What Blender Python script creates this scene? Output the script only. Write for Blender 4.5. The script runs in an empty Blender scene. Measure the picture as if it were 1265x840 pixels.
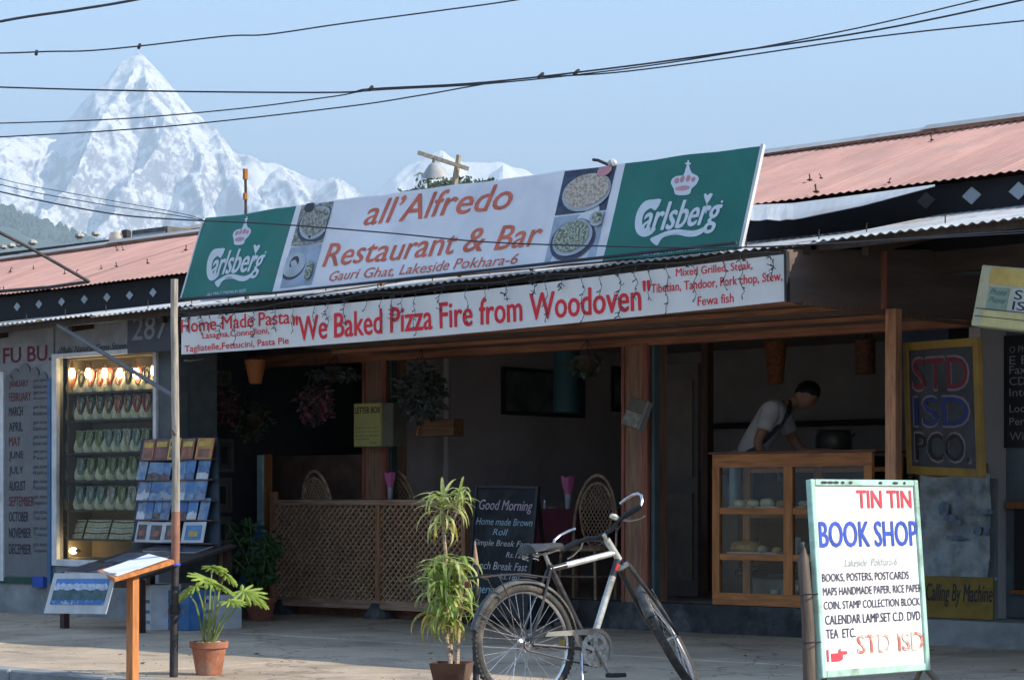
import bpy, math, random
import numpy as np
from mathutils import Vector, Matrix
random.seed(7)
R = math.radians
S = bpy.context.scene
COL = S.collection
# ---------------------------------------------------------------- camera, light
# x runs along the shop fronts (to the right), y away from the street, z up
CA, SA = 0.7579, 0.6524
FPX, H, YH = 2690.0, 1.12, 620.0
cd = bpy.data.cameras.new('camera'); cam = bpy.data.objects.new('camera', cd); COL.objects.link(cam)
cam.location = (0, 0, H); cam.rotation_euler = (R(90), 0, math.atan2(SA, CA))
cd.sensor_width = 36; cd.lens = FPX / 1265 * 36; cd.shift_y = (YH - 420) / 1265
cd.clip_start = 0.2; cd.clip_end = 120000
S.camera = cam
SUN_EL = R(32.7); SUN_AZ = math.atan2(0.892, 0.45)      # azimuth clockwise from +y
w = bpy.data.worlds.new('World'); S.world = w; w.use_nodes = True
nt = w.node_tree; bg = nt.nodes['Background']
sky = nt.nodes.new('ShaderNodeTexSky'); sky.sky_type = 'NISHITA'; sky.sun_disc = False
sky.sun_elevation = SUN_EL; sky.sun_rotation = SUN_AZ; sky.air_density = 1.0; sky.dust_density = 0.3; sky.ozone_density = 2.5
nt.links.new(sky.outputs[0], bg.inputs[0]); bg.inputs[1].default_value = 0.145
sl = bpy.data.lights.new('sun', 'SUN'); sl.energy = 4.8; sl.angle = R(0.5); sl.color = (1, .91, .77)
so = bpy.data.objects.new('sun', sl); COL.objects.link(so)
sd = Vector((math.sin(SUN_AZ) * math.cos(SUN_EL), math.cos(SUN_AZ) * math.cos(SUN_EL), math.sin(SUN_EL)))
so.rotation_euler = sd.to_track_quat('Z', 'Y').to_euler(); so.location = (20, 10, 30)
S.view_settings.view_transform = 'Standard'; S.view_settings.look = 'None'
S.view_settings.exposure = 1.47; S.view_settings.gamma = 1
S.render.engine = 'CYCLES'
cy = S.cycles
cy.use_denoising = True; cy.max_bounces = 7; cy.diffuse_bounces = 4; cy.glossy_bounces = 2
cy.transmission_bounces = 4; cy.transparent_max_bounces = 12; cy.volume_bounces = 0
cy.caustics_reflective = False; cy.caustics_refractive = False; cy.sample_clamp_indirect = 6

# ---------------------------------------------------------------- helpers
def c2f(X, Y, Z=0): return Vector((CA * X - SA * Y, SA * X + CA * Y, Z))
def PT(px, py, t):                       # point seen at a photo pixel at distance t
    return c2f((px - 632.5) / FPX * t, t, H + (YH - py) / FPX * t)
def TD(px, y): return y / (CA + SA * (px - 632.5) / FPX)
def P(px, py, y): return PT(px, py, TD(px, y))           # on a plane parallel to the fronts
def PW(px, py, x):                       # on a plane square to the fronts
    return PT(px, py, x / (CA * (px - 632.5) / FPX - SA))
def PGND(px, py, z=0): return PT(px, py, (H - z) * FPX / (py - YH))
def XP(px, y): return P(px, 600, y).x

def tag(o, label=None, cat=None, group=None, kind=None):
    if label: o['label'] = label
    if cat: o['category'] = cat
    if group: o['group'] = group
    if kind: o['kind'] = kind
    return o
def thing(name, label, cat, loc=(0, 0, 0), rot=(0, 0, 0), group=None):
    o = bpy.data.objects.new(name, None); COL.objects.link(o)
    o.empty_display_size = .1
    o.matrix_basis = Matrix.Translation(loc) @ (rot if isinstance(rot, Matrix) else __import__('mathutils').Euler(rot).to_matrix().to_4x4())
    return tag(o, label, cat, group)
def frame_from(o, xa, za):               # matrix whose x runs along xa and z along za
    xa = xa.normalized(); ya = za.cross(xa).normalized(); za = xa.cross(ya)
    m = Matrix((xa, ya, za)).transposed().to_4x4(); return m

class MB:
    def __init__(s): s.v = []; s.f = []; s.sm = False
    def add(s, vs, fs):
        n = len(s.v); s.v += [tuple(p) for p in vs]; s.f += [tuple(i + n for i in f) for f in fs]; return s
    def box(s, x0, x1, y0, y1, z0, z1, b=0.0):
        if b <= 0:
            vs = [(x, y, z) for z in (z0, z1) for x, y in ((x0, y0), (x1, y0), (x1, y1), (x0, y1))]
            return s.add(vs, [(3, 2, 1, 0), (4, 5, 6, 7), (0, 1, 5, 4), (1, 2, 6, 5), (2, 3, 7, 6), (3, 0, 4, 7)])
        rings = [(z0, b), (z0 + b, 0), (z1 - b, 0), (z1, b)]; vs = []
        for z, i in rings:
            q = b * .6 if i == 0 else 0
            a0, a1, c0, c1 = x0 + i, x1 - i, y0 + i, y1 - i
            k = b if i == 0 else b * .3
            vs += [(a0 + k, c0, z), (a1 - k, c0, z), (a1, c0 + k, z), (a1, c1 - k, z), (a1 - k, c1, z), (a0 + k, c1, z), (a0, c1 - k, z), (a0, c0 + k, z)]
        fs = [tuple(range(7, -1, -1)), tuple(range(24, 32))]
        for r in range(3):
            for i in range(8):
                j = (i + 1) % 8; fs.append((r * 8 + i, r * 8 + j, r * 8 + 8 + j, r * 8 + 8 + i))
        return s.add(vs, fs)
    def bar(s, a, b, wd, th, up=(0, 0, 1)):     # rectangular bar from a to b
        a, b = Vector(a), Vector(b); d = (b - a).normalized(); up = Vector(up)
        if abs(d.dot(up)) > .98: up = Vector((0, 1, 0))
        si = d.cross(up).normalized(); u = si.cross(d)
        vs = []
        for p in (a, b):
            for i, j in ((-1, -1), (1, -1), (1, 1), (-1, 1)): vs.append(p + si * (i * wd / 2) + u * (j * th / 2))
        return s.add(vs, [(3, 2, 1, 0), (4, 5, 6, 7), (0, 1, 5, 4), (1, 2, 6, 5), (2, 3, 7, 6), (3, 0, 4, 7)])
    def tube(s, pts, r, n=8, closed=False, cap=True):
        pts = [Vector(p) for p in pts]; m = len(pts); rr = r if isinstance(r, (list, tuple)) else [r] * m
        vs = []; pu = None
        for i, p in enumerate(pts):
            if closed: d = pts[(i + 1) % m] - pts[i - 1]
            else: d = pts[min(i + 1, m - 1)] - pts[max(i - 1, 0)]
            d.normalize()
            if pu is None:
                pu = Vector((0, 0, 1)) if abs(d.z) < .9 else Vector((1, 0, 0))
            pu = (pu - d * pu.dot(d)).normalized(); q = d.cross(pu)
            for k in range(n):
                a = 2 * math.pi * k / n; vs.append(p + (pu * math.cos(a) + q * math.sin(a)) * rr[i])
        fs = []
        for i in range(m if closed else m - 1):
            j = (i + 1) % m
            for k in range(n): l = (k + 1) % n; fs.append((i * n + k, i * n + l, j * n + l, j * n + k))
        if cap and not closed: fs += [tuple(range(n - 1, -1, -1)), tuple(range((m - 1) * n, m * n))]
        s.sm = True
        return s.add(vs, fs)
    def lathe(s, prof, c=(0, 0, 0), n=20, M=None, cap=True):
        vs = []; m = len(prof)
        for r, z in prof:
            for k in range(n):
                a = 2 * math.pi * k / n; p = Vector((r * math.cos(a), r * math.sin(a), z))
                if M: p = M @ p
                vs.append(p + Vector(c))
        fs = []
        for i in range(m - 1):
            for k in range(n): l = (k + 1) % n; fs.append((i * n + k, i * n + l, (i + 1) * n + l, (i + 1) * n + k))
        if cap: fs += [tuple(range(n - 1, -1, -1)), tuple(range((m - 1) * n, m * n))]
        s.sm = True
        return s.add(vs, fs)
    def poly(s, pts, y0=0.0, y1=.003, M=None):   # outline in local x,z extruded along y
        n = len(pts); vs = [(x, y0, z) for x, z in pts] + [(x, y1, z) for x, z in pts]
        if M: vs = [M @ Vector(v) for v in vs]
        a = sum(pts[i][0] * pts[(i + 1) % n][1] - pts[(i + 1) % n][0] * pts[i][1] for i in range(n))
        f0 = tuple(range(n)); f1 = tuple(range(2 * n - 1, n - 1, -1))
        if a < 0: f0 = f0[::-1]; f1 = f1[::-1]
        fs = [f0, f1] + [((i + 1) % n, i, i + n, (i + 1) % n + n) if a > 0 else (i, (i + 1) % n, (i + 1) % n + n, i + n) for i in range(n)]
        return s.add(vs, fs)
    def xf(s, M): s.v = [tuple(M @ Vector(v)) for v in s.v]; return s
    def build(s, name, mt, parent=None, local=False, origin=None, smooth=None):
        me = bpy.data.meshes.new(name)
        o = bpy.data.objects.new(name, me); vs = s.v
        if parent is not None:
            o.parent = parent
            if not local:
                inv = chain(parent).inverted(); vs = [tuple(inv @ Vector(v)) for v in vs]
        elif not local:
            if origin is None:
                a = np.array(vs); origin = ((a[:, 0].min() + a[:, 0].max()) / 2, (a[:, 1].min() + a[:, 1].max()) / 2, a[:, 2].min())
            o.location = origin; vs = [(v[0] - origin[0], v[1] - origin[1], v[2] - origin[2]) for v in vs]
        me.from_pydata(vs, [], s.f); me.update()
        if smooth if smooth is not None else s.sm:
            for p in me.polygons: p.use_smooth = True
            try: me.set_sharp_from_angle(angle=R(40))
            except Exception: pass
        for m_ in (mt if isinstance(mt, (list, tuple)) else [mt]): me.materials.append(m_)
        COL.objects.link(o); return o
def chain(o):
    m = o.matrix_basis.copy()
    while o.parent: o = o.parent; m = o.matrix_basis @ m
    return m
def copy_tree(o, parent=None, M=None):
    c = o.copy(); COL.objects.link(c); c.parent = parent
    if M is not None: c.matrix_basis = M
    for ch in list(o.children):
        copy_tree(ch, c)
    return c
def struct(o): o['kind'] = 'structure'; return o

# ---------------------------------------------------------------- materials
MATS = {}
def mat(name, col, rough=.7, metal=0, var=.15, scale=6, bump=0.0, bscale=40, stretch=(1, 1, 1), spec=.35, col2=None, lo=.35, hi=.65, emis=0, detail=5, dirt=None, dscale=1.5, back=0, tint=0, crack=0):
    if name in MATS: return MATS[name]
    m = bpy.data.materials.new(name); MATS[name] = m; m.use_nodes = True
    t = m.node_tree; N = t.nodes; L = t.links; b = N['Principled BSDF']
    tc = N.new('ShaderNodeTexCoord'); oi = N.new('ShaderNodeObjectInfo')
    mp = N.new('ShaderNodeMapping'); mp.inputs['Scale'].default_value = tuple(scale * k for k in stretch)
    mu = N.new('ShaderNodeMath'); mu.operation = 'MULTIPLY'; mu.inputs[1].default_value = 37.0
    L.new(oi.outputs['Random'], mu.inputs[0]); L.new(mu.outputs[0], mp.inputs['Location'])
    L.new(tc.outputs['Object'], mp.inputs['Vector'])
    no = N.new('ShaderNodeTexNoise'); no.inputs['Scale'].default_value = 1; no.inputs['Detail'].default_value = detail; no.inputs['Roughness'].default_value = .6
    L.new(mp.outputs[0], no.inputs['Vector'])
    rp = N.new('ShaderNodeMapRange'); rp.inputs[1].default_value = lo; rp.inputs[2].default_value = hi
    L.new(no.outputs[0], rp.inputs[0])
    mx = N.new('ShaderNodeMix'); mx.data_type = 'RGBA'
    ca = [max(0, k * (1 - var)) for k in col]; cb = list(col2) if col2 else [min(1, k * (1 + var)) for k in col]
    mx.inputs[6].default_value = (*ca, 1); mx.inputs[7].default_value = (*cb, 1)
    L.new(rp.outputs[0], mx.inputs[0]); out = mx.outputs[2]
    if dirt:
        n2 = N.new('ShaderNodeTexNoise'); n2.inputs['Scale'].default_value = dscale; n2.inputs['Detail'].default_value = 8; n2.inputs['Roughness'].default_value = .65
        L.new(tc.outputs['Object'], n2.inputs['Vector'])
        r2 = N.new('ShaderNodeMapRange'); r2.inputs[1].default_value = .5; r2.inputs[2].default_value = .72
        L.new(n2.outputs[0], r2.inputs[0])
        m2 = N.new('ShaderNodeMix'); m2.data_type = 'RGBA'; m2.inputs[7].default_value = (*dirt, 1)
        L.new(r2.outputs[0], m2.inputs[0]); L.new(out, m2.inputs[6]); out = m2.outputs[2]
    if tint:                            # each piece of a set a little lighter or darker
        r3 = N.new('ShaderNodeMapRange'); r3.inputs[3].default_value = 1 - tint; r3.inputs[4].default_value = 1 + tint
        L.new(oi.outputs['Random'], r3.inputs[0]); h3 = N.new('ShaderNodeHueSaturation'); L.new(r3.outputs[0], h3.inputs['Value']); L.new(out, h3.inputs['Color']); out = h3.outputs[0]
    if crack:
        vo = N.new('ShaderNodeTexVoronoi'); vo.feature = 'DISTANCE_TO_EDGE'; vo.inputs['Scale'].default_value = crack
        nw = N.new('ShaderNodeTexNoise'); nw.inputs['Scale'].default_value = 3; nw.inputs['Detail'].default_value = 6; L.new(tc.outputs['Object'], nw.inputs['Vector'])
        av = N.new('ShaderNodeMix'); av.data_type = 'RGBA'; av.inputs[0].default_value = .35; L.new(tc.outputs['Object'], av.inputs[6]); L.new(nw.outputs[1], av.inputs[7]); L.new(av.outputs[2], vo.inputs['Vector'])
        c4 = N.new('ShaderNodeMapRange'); c4.inputs[1].default_value = .002; c4.inputs[2].default_value = .010; c4.inputs[3].default_value = .62; c4.inputs[4].default_value = 1; L.new(vo.outputs[0], c4.inputs[0])
        h4 = N.new('ShaderNodeHueSaturation'); L.new(c4.outputs[0], h4.inputs['Value']); L.new(out, h4.inputs['Color']); out = h4.outputs[0]
        n5 = N.new('ShaderNodeTexNoise'); n5.inputs['Scale'].default_value = 90; n5.inputs['Detail'].default_value = 3; L.new(tc.outputs['Object'], n5.inputs['Vector'])
        c5 = N.new('ShaderNodeMapRange'); c5.inputs[1].default_value = .3; c5.inputs[2].default_value = .7; c5.inputs[3].default_value = .8; c5.inputs[4].default_value = 1.2; L.new(n5.outputs[0], c5.inputs[0])
        h5 = N.new('ShaderNodeHueSaturation'); L.new(c5.outputs[0], h5.inputs['Value']); L.new(out, h5.inputs['Color']); out = h5.outputs[0]
    L.new(out, b.inputs['Base Color'])
    b.inputs['Roughness'].default_value = rough; b.inputs['Metallic'].default_value = metal
    b.inputs['Specular IOR Level'].default_value = spec
    if bump:
        n3 = N.new('ShaderNodeTexNoise'); n3.inputs['Scale'].default_value = bscale; n3.inputs['Detail'].default_value = 4
        m3 = N.new('ShaderNodeMapping'); m3.inputs['Scale'].default_value = stretch
        L.new(tc.outputs['Object'], m3.inputs[0]); L.new(m3.outputs[0], n3.inputs['Vector'])
        bp = N.new('ShaderNodeBump'); bp.inputs['Strength'].default_value = bump; bp.inputs['Distance'].default_value = .01
        L.new(n3.outputs[0], bp.inputs['Height']); L.new(bp.outputs[0], b.inputs['Normal'])
    if emis:
        b.inputs['Emission Color'].default_value = (*col, 1); b.inputs['Emission Strength'].default_value = emis
    if back:
        b.inputs['Subsurface Weight'].default_value = 0
        tr = N.new('ShaderNodeBsdfTranslucent'); L.new(out, tr.inputs[0])
        ms = N.new('ShaderNodeMixShader'); ms.inputs[0].default_value = back
        o_ = N['Material Output']; L.new(b.outputs[0], ms.inputs[1]); L.new(tr.outputs[0], ms.inputs[2]); L.new(ms.outputs[0], o_.inputs[0])
    return m
def glass(name='clear_glass'):
    if name in MATS: return MATS[name]
    m = bpy.data.materials.new(name); MATS[name] = m; m.use_nodes = True; t = m.node_tree; N = t.nodes; N.remove(N['Principled BSDF'])
    tr = N.new('ShaderNodeBsdfTransparent'); tr.inputs[0].default_value = (.93, .96, .95, 1)
    gl = N.new('ShaderNodeBsdfGlossy'); gl.inputs['Roughness'].default_value = .03
    fr = N.new('ShaderNodeFresnel'); fr.inputs[0].default_value = 1.35; ms = N.new('ShaderNodeMixShader')
    t.links.new(fr.outputs[0], ms.inputs[0]); t.links.new(tr.outputs[0], ms.inputs[1]); t.links.new(gl.outputs[0], ms.inputs[2])
    t.links.new(ms.outputs[0], N['Material Output'].inputs[0]); return m
WD = lambda n, c, **k: mat(n, c, **{**dict(rough=.6, var=.3, scale=5, stretch=(6, 6, .6), bump=.25, bscale=12), **k})
m_wood = WD('varnished_wood', (.36, .13, .045)); m_wood_d = WD('dark_wood', (.16, .085, .055)); m_wood_x = WD('dark_wood_long', (.13, .062, .035), stretch=(.6, 6, 6))
m_wood_o = WD('orange_wood', (.50, .19, .06), rough=.45); m_wood_ox = WD('orange_wood_long', (.50, .19, .06), rough=.45, stretch=(.6, 6, 6))
m_bark = WD('weathered_pole', (.30, .24, .19), col2=(.10, .08, .07)); m_black = mat('black_paint', (.02, .02, .022), rough=.5)
m_white = mat('white_paint', (.62, .63, .64), rough=.6, dirt=(.4, .39, .37)); m_grey = mat('grey_paint', (.22, .24, .26), rough=.7, dirt=(.14, .14, .14))
m_red = mat('red_lettering', (.72, .03, .045), rough=.6, var=.1); m_orange_l = mat('faded_red_lettering', (.62, .15, .09), rough=.6, var=.2, scale=9)
m_chrome = mat('worn_chrome', (.55, .55, .56), rough=.28, metal=1, var=.3, scale=30, bump=.1)
m_rubber = mat('tyre_rubber', (.055, .05, .045), rough=.85, dirt=(.16, .14, .11), dscale=9, bump=.4, bscale=90)
m_tin = mat('weathered_tin', (.42, .42, .41), rough=.5, metal=.25, var=.15, scale=2, dirt=(.24, .19, .15), dscale=2.2, bump=.15, tint=.12)
m_tin_d = mat('old_dark_tin', (.12, .11, .105), rough=.7, metal=.2, var=.3, scale=3, dirt=(.13, .08, .05))
m_pink = mat('faded_red_roof_paint', (.50, .275, .22), rough=.7, var=.14, scale=1.6, dirt=(.40, .26, .215), dscale=2.2, bump=.1, stretch=(2.5, .5, 1), tint=.07)
m_ply = mat('brown_plywood', (.12, .085, .07), rough=.75, var=.3, scale=2, stretch=(1, .3, 3), bump=.1)
m_ink = mat('black_lettering', (.02, .02, .03), rough=.6)
m_blue_l = mat('blue_lettering', (.04, .09, .48), rough=.5, var=.2, scale=20)
m_terra = mat('terracotta', (.38, .15, .085), rough=.85, var=.2, scale=9, dirt=(.42, .3, .24), dscale=6, bump=.3)
m_iron = mat('dark_iron', (.045, .045, .05), rough=.55, metal=.4, var=.3, scale=20, dirt=(.09, .06, .045), dscale=7)
m_cable = mat('black_cable', (.035, .038, .05), rough=.6)
m_dkwall = mat('dim_wall_paint', (.46, .42, .41), rough=.85, var=.12, scale=1.2, dirt=(.36, .33, .32))

# ---------------------------------------------------------------- lettering and flat print
def txt(s, x0, x1, z0, z1, mt, parent, y=-.004, bold=.0, shear=0, fn=None, name='lettering', rise=0, th=.0015):
    cu = bpy.data.curves.new('t', 'FONT'); cu.body = s; cu.size = 1; cu.shear = shear; cu.resolution_u = 3
    o = bpy.data.objects.new('t', cu); COL.objects.link(o)
    dg = bpy.context.evaluated_depsgraph_get(); me = bpy.data.meshes.new_from_object(o.evaluated_get(dg))
    bpy.data.objects.remove(o); bpy.data.curves.remove(cu)
    n = len(me.vertices); a = np.zeros(n * 3); me.vertices.foreach_get('co', a); a = a.reshape(-1, 3)
    mn = a.min(0); mxx = a.max(0)
    u = (a[:, 0] - mn[0]) / (mxx[0] - mn[0] + 1e-9); v = (a[:, 1] - mn[1]) / (mxx[1] - mn[1] + 1e-9)
    X = x0 + u * (x1 - x0); Z = z0 + v * (z1 - z0) + rise * u
    Y = np.full(n, y)
    if fn: Y = Y + np.array([fn(p, q) for p, q in zip(X, Z)])
    me.vertices.foreach_set('co', np.stack([X, Y, Z], 1).ravel()); me.update()
    if bold > 0:                       # heavier strokes: the outline struck several times, slightly apart
        vs = np.stack([X, Y, Z], 1); fs = [tuple(p.vertices) for p in me.polygons]; d = bold * abs(z1 - z0) * 1.1
        sh = [(-d, 0), (d, 0), (0, d * .6), (0, -d * .6), (-d * .7, d * .4), (d * .7, -d * .4)]
        V = [vs]; F = list(fs)
        for q, (dx, dz) in enumerate(sh):
            F += [tuple(i + n * (q + 1) for i in f) for f in fs]; V.append(vs + np.array([dx, .00012 * (q + 1), dz]))
        bpy.data.meshes.remove(me); me = bpy.data.meshes.new(name); me.from_pydata(np.concatenate(V).tolist(), [], F); me.update()
    me.name = name; ob = bpy.data.objects.new(name, me); me.materials.clear(); me.materials.append(mt)
    COL.objects.link(ob); ob.parent = parent
    return ob
def smooth2(pts, k=3, closed=True):
    out = []; n = len(pts)
    for i in range(n if closed else n - 1):
        p0, p1, p2, p3 = (pts[(i + j - 1) % n] if closed else pts[min(max(i + j - 1, 0), n - 1)] for j in range(4))
        for q in range(k):
            t = q / k
            out.append(tuple(.5 * (2 * p1[d] + (p2[d] - p0[d]) * t + (2 * p0[d] - 5 * p1[d] + 4 * p2[d] - p3[d]) * t * t + (3 * p1[d] - p0[d] - 3 * p2[d] + p3[d]) * t ** 3) for d in (0, 1)))
    return out
def ell(cx, cz, rx, rz, n=24, a0=0): return [(cx + rx * math.cos(a0 + 2 * math.pi * i / n), cz + rz * math.sin(a0 + 2 * math.pi * i / n)) for i in range(n)]
def corr(mb, x0, x1, ya, yb, zf, wl=.076, amp=.0085, rows=2, th=.003):
    """corrugated sheet: front edge y=ya, back edge y=yb, zf(x, y) height"""
    n = max(2, int((x1 - x0) / wl * 6)); vs = []
    for k in range(2):
        for j in range(rows + 1):
            y = ya + (yb - ya) * j / rows
            for i in range(n + 1):
                x = x0 + (x1 - x0) * i / n
                vs.append((x, y, zf(x, y) + amp * math.sin(2 * math.pi * x / wl) - k * th))
    m = (rows + 1) * (n + 1); fs = []
    for j in range(rows):
        for i in range(n):
            q = j * (n + 1) + i; fs.append((q, q + 1, q + n + 2, q + n + 1)); fs.append((m + q, m + q + n + 1, m + q + n + 2, m + q + 1))
    for i in range(n):
        fs.append((i, m + i, m + i + 1, i + 1)); q = rows * (n + 1) + i; fs.append((q, q + 1, m + q + 1, m + q))
    fs.append((0, n + 1, m + n + 1, m)) if rows == 1 else None
    mb.sm = True
    return mb.add(vs, fs)
def leafcloud(mb, n, c, r, ls, rnd, droop=.2):
    for _ in range(n):
        while True:
            q = Vector((rnd.uniform(-1, 1), rnd.uniform(-1, 1), rnd.uniform(-1, 1)))
            if q.length < 1: break
        p = Vector((c[0] + q.x * r[0], c[1] + q.y * r[1], c[2] + q.z * r[2]))
        d = Vector((rnd.uniform(-1, 1), rnd.uniform(-1, 1), rnd.uniform(-1, .6) - droop)).normalized(); e = d.cross(Vector((rnd.uniform(-1, 1), rnd.uniform(-1, 1), rnd.uniform(-1, 1)))).normalized()
        l = ls * rnd.uniform(.6, 1.3)
        k = d.cross(e) * l * .12
        mb.add([p, p + d * l * .5 + e * l * .24 + k, p + d * l, p + d * l * .5 - e * l * .24 + k], [(0, 1, 2), (0, 2, 3)])
    return mb
# ================================================================ THE SETTING
m_ground = mat('bare_ground', (.30, .27, .21), rough=.95, var=.3, scale=.01)
m_asph = mat('asphalt', (.25, .235, .205), rough=.9, var=.35, scale=3, bump=.6, bscale=60, dirt=(.27, .25, .21))
m_pave = mat('worn_concrete_paving', (.44, .35, .255), rough=.9, var=.2, scale=1.1, dirt=(.22, .18, .14), dscale=1.1, bump=.6, bscale=35, detail=9, tint=.06, crack=.55)
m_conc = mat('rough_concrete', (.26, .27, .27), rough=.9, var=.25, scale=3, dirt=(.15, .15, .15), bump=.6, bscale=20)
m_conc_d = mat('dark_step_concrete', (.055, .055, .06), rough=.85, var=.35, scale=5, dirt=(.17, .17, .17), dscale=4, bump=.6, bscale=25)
struct(MB().add([(-60000, -60000, -.14), (60000, -60000, -.14), (60000, 60000, -.14), (-60000, 60000, -.14)], [(0, 1, 2, 3)]).build('ground', m_ground, local=True))
struct(MB().add([(-200, -6, -.132), (200, -6, -.132), (200, 8.8, -.132), (-200, 8.8, -.132)], [(0, 1, 2, 3)]).build('road', m_asph, local=True))
# pavement: cast slabs with open joints, as parts of one pavement
pv = thing('pavement', None, None); pv['kind'] = 'structure'; del pv['kind']; pv['kind'] = 'structure'
rnd = random.Random(3)
def slab(x0, x1, y0, y1, z=0.0):
    g = .009; n = 4
    MB().box(x0 + g, x1 - g, y0 + g, y1 - g, -.13, z + rnd.uniform(-.0025, .0025), b=.006).build('slab', m_pave, pv)
rows = [(8.98, 12.6), (12.6, 15.2)]
for (y0, y1), wv in zip(rows, (3.1, 2.3)):
    x = -27.0 + rnd.uniform(0, 1)
    while x < 3: slab(x, x + wv, y0, y1); x += wv
MB().box(-200, -27.3, 8.98, 17, -.131, -.003).box(4, 200, 8.98, 17, -.131, -.003).build('slab_beyond', m_pave, pv)
MB().box(-27.2, 4, 9.0, 15.2, -.131, -.02).build('joint_fill', mat('joint_dirt', (.06, .055, .05), rough=1), pv)
for i in range(32):
    MB().box(-27 + i + .006, -26 + i - .006, 8.8, 8.98, -.131, .006, b=.012).build('kerbstone', m_conc, pv)

# ---------------------------------------------------------------- mountains (about 28 km away)
def vnoise(X, Y, sc, seed):
    rs = np.random.RandomState(seed); g = rs.rand(256, 256)
    x = X / sc + 1000; y = Y / sc + 1000; xi = np.floor(x).astype(int); yi = np.floor(y).astype(int); fx = x - xi; fy = y - yi
    fx = fx * fx * (3 - 2 * fx); fy = fy * fy * (3 - 2 * fy)
    A = g[xi & 255, yi & 255]; B = g[(xi + 1) & 255, yi & 255]; C = g[xi & 255, (yi + 1) & 255]; D = g[(xi + 1) & 255, (yi + 1) & 255]
    return (A * (1 - fx) + B * fx) * (1 - fy) + (C * (1 - fx) + D * fx) * fy
def ridged(X, Y, sc, seed, oc=5):
    o = 0; a = 1; tot = 0
    for k in range(oc):
        o = o + a * (1 - np.abs(2 * vnoise(X, Y, sc, seed + k) - 1)); tot += a; a *= .52; sc *= .5
    return o / tot
def mzp(px, py, t): return ((px - 632.5) / FPX * t, t, (YH - py) / FPX * t)
def heightfield(name, mt, crest, spurs, X0, X1, Y0, Y1, st, slope, namp, base=-200, nsc=1500, seed=5, det=280):
    xs = np.arange(X0, X1, st); ys = np.arange(Y0, Y1, st); X, Y = np.meshgrid(xs, ys)
    wx = X + 320 * (vnoise(X, Y, 900, seed + 20) - .5); wy = Y + 320 * (vnoise(X, Y, 900, seed + 21) - .5)
    Z = np.full(X.shape, float(base)); Dm = np.full(X.shape, 1e9)
    for li, (line, sl) in enumerate([(crest, slope)] + spurs):
        for (a, b) in zip(line[:-1], line[1:]):
            ax, ay, az = a; bx, by, bz = b; dx, dy = bx - ax, by - ay; L2 = dx * dx + dy * dy + 1e-6
            px_, py_ = (X, Y) if li == 0 else (wx, wy)
            t = np.clip(((px_ - ax) * dx + (py_ - ay) * dy) / L2, 0, 1)
            d = np.hypot(px_ - ax - t * dx, py_ - ay - t * dy)
            hz = az + t * (bz - az)
            z = hz - sl * d * (1 - .35 * np.clip(d / 4000, 0, 1))
            Z = np.maximum(Z, z)
            if li == 0: Dm = np.minimum(Dm, d)
    rn = ridged(X * .9 + Y * .25, Y * .55, nsc, seed) - .62
    fl = ridged(X + .35 * Y, Y * .30, 420, seed + 50, 4) - .62      # gullies running down the faces
    ja = ridged(X, Y, 260, seed + 70, 3) - .62
    fine = vnoise(X, Y, 160, seed + 30) - .5
    k = np.clip(Dm / 600, .14, 1)
    Z = Z + (rn * namp + fl * det) * k + fine * 60 * np.clip(k, .35, 1) + ja * det * .2
    Z = np.maximum(Z, base)
    vs = np.stack([CA * X - SA * Y, SA * X + CA * Y, Z], -1).reshape(-1, 3)
    ny, nx = X.shape; idx = np.arange(ny * nx).reshape(ny, nx)
    fs = np.stack([idx[:-1, :-1], idx[:-1, 1:], idx[1:, 1:], idx[1:, :-1]], -1).reshape(-1, 4)
    me = bpy.data.meshes.new(name); me.vertices.add(len(vs)); me.vertices.foreach_set('co', vs.ravel())
    me.loops.add(len(fs) * 4); me.loops.foreach_set('vertex_index', fs.ravel()); me.polygons.add(len(fs))
    me.polygons.foreach_set('loop_start', np.arange(0, len(fs) * 4, 4)); me.update(calc_edges=True)
    me.polygons.foreach_set('use_smooth', np.zeros(len(fs), bool)); me.materials.append(mt)
    o = bpy.data.objects.new(name, me); COL.objects.link(o); return struct(o)
def snowmat(name, rock, snow, lo, hi):
    m = bpy.data.materials.new(name); m.use_nodes = True; t = m.node_tree; N = t.nodes; L = t.links; b = N['Principled BSDF']
    ge = N.new('ShaderNodeNewGeometry'); sx = N.new('ShaderNodeSeparateXYZ'); L.new(ge.outputs['Normal'], sx.inputs[0])
    tc = N.new('ShaderNodeTexCoord'); no = N.new('ShaderNodeTexNoise'); no.inputs['Scale'].default_value = .006; no.inputs['Detail'].default_value = 10; no.inputs['Roughness'].default_value = .68
    L.new(tc.outputs['Object'], no.inputs['Vector'])
    ad = N.new('ShaderNodeMath'); ad.operation = 'MULTIPLY_ADD'; ad.inputs[1].default_value = 1.1; L.new(no.outputs[0], ad.inputs[0]); L.new(sx.outputs[2], ad.inputs[2])
    mr = N.new('ShaderNodeMapRange'); mr.inputs[1].default_value = lo; mr.inputs[2].default_value = hi; L.new(ad.outputs[0], mr.inputs[0])
    mx = N.new('ShaderNodeMix'); mx.data_type = 'RGBA'; mx.inputs[6].default_value = (*rock, 1); mx.inputs[7].default_value = (*snow, 1)
    L.new(mr.outputs[0], mx.inputs[0]); L.new(mx.outputs[2], b.inputs['Base Color']); b.inputs['Roughness'].default_value = .8; b.inputs['Specular IOR Level'].default_value = .1
    return m
m_snow = snowmat('snow_and_rock', (.27, .27, .305), (.90, .90, .90), 1.01, 1.20)
T = 28000
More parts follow.
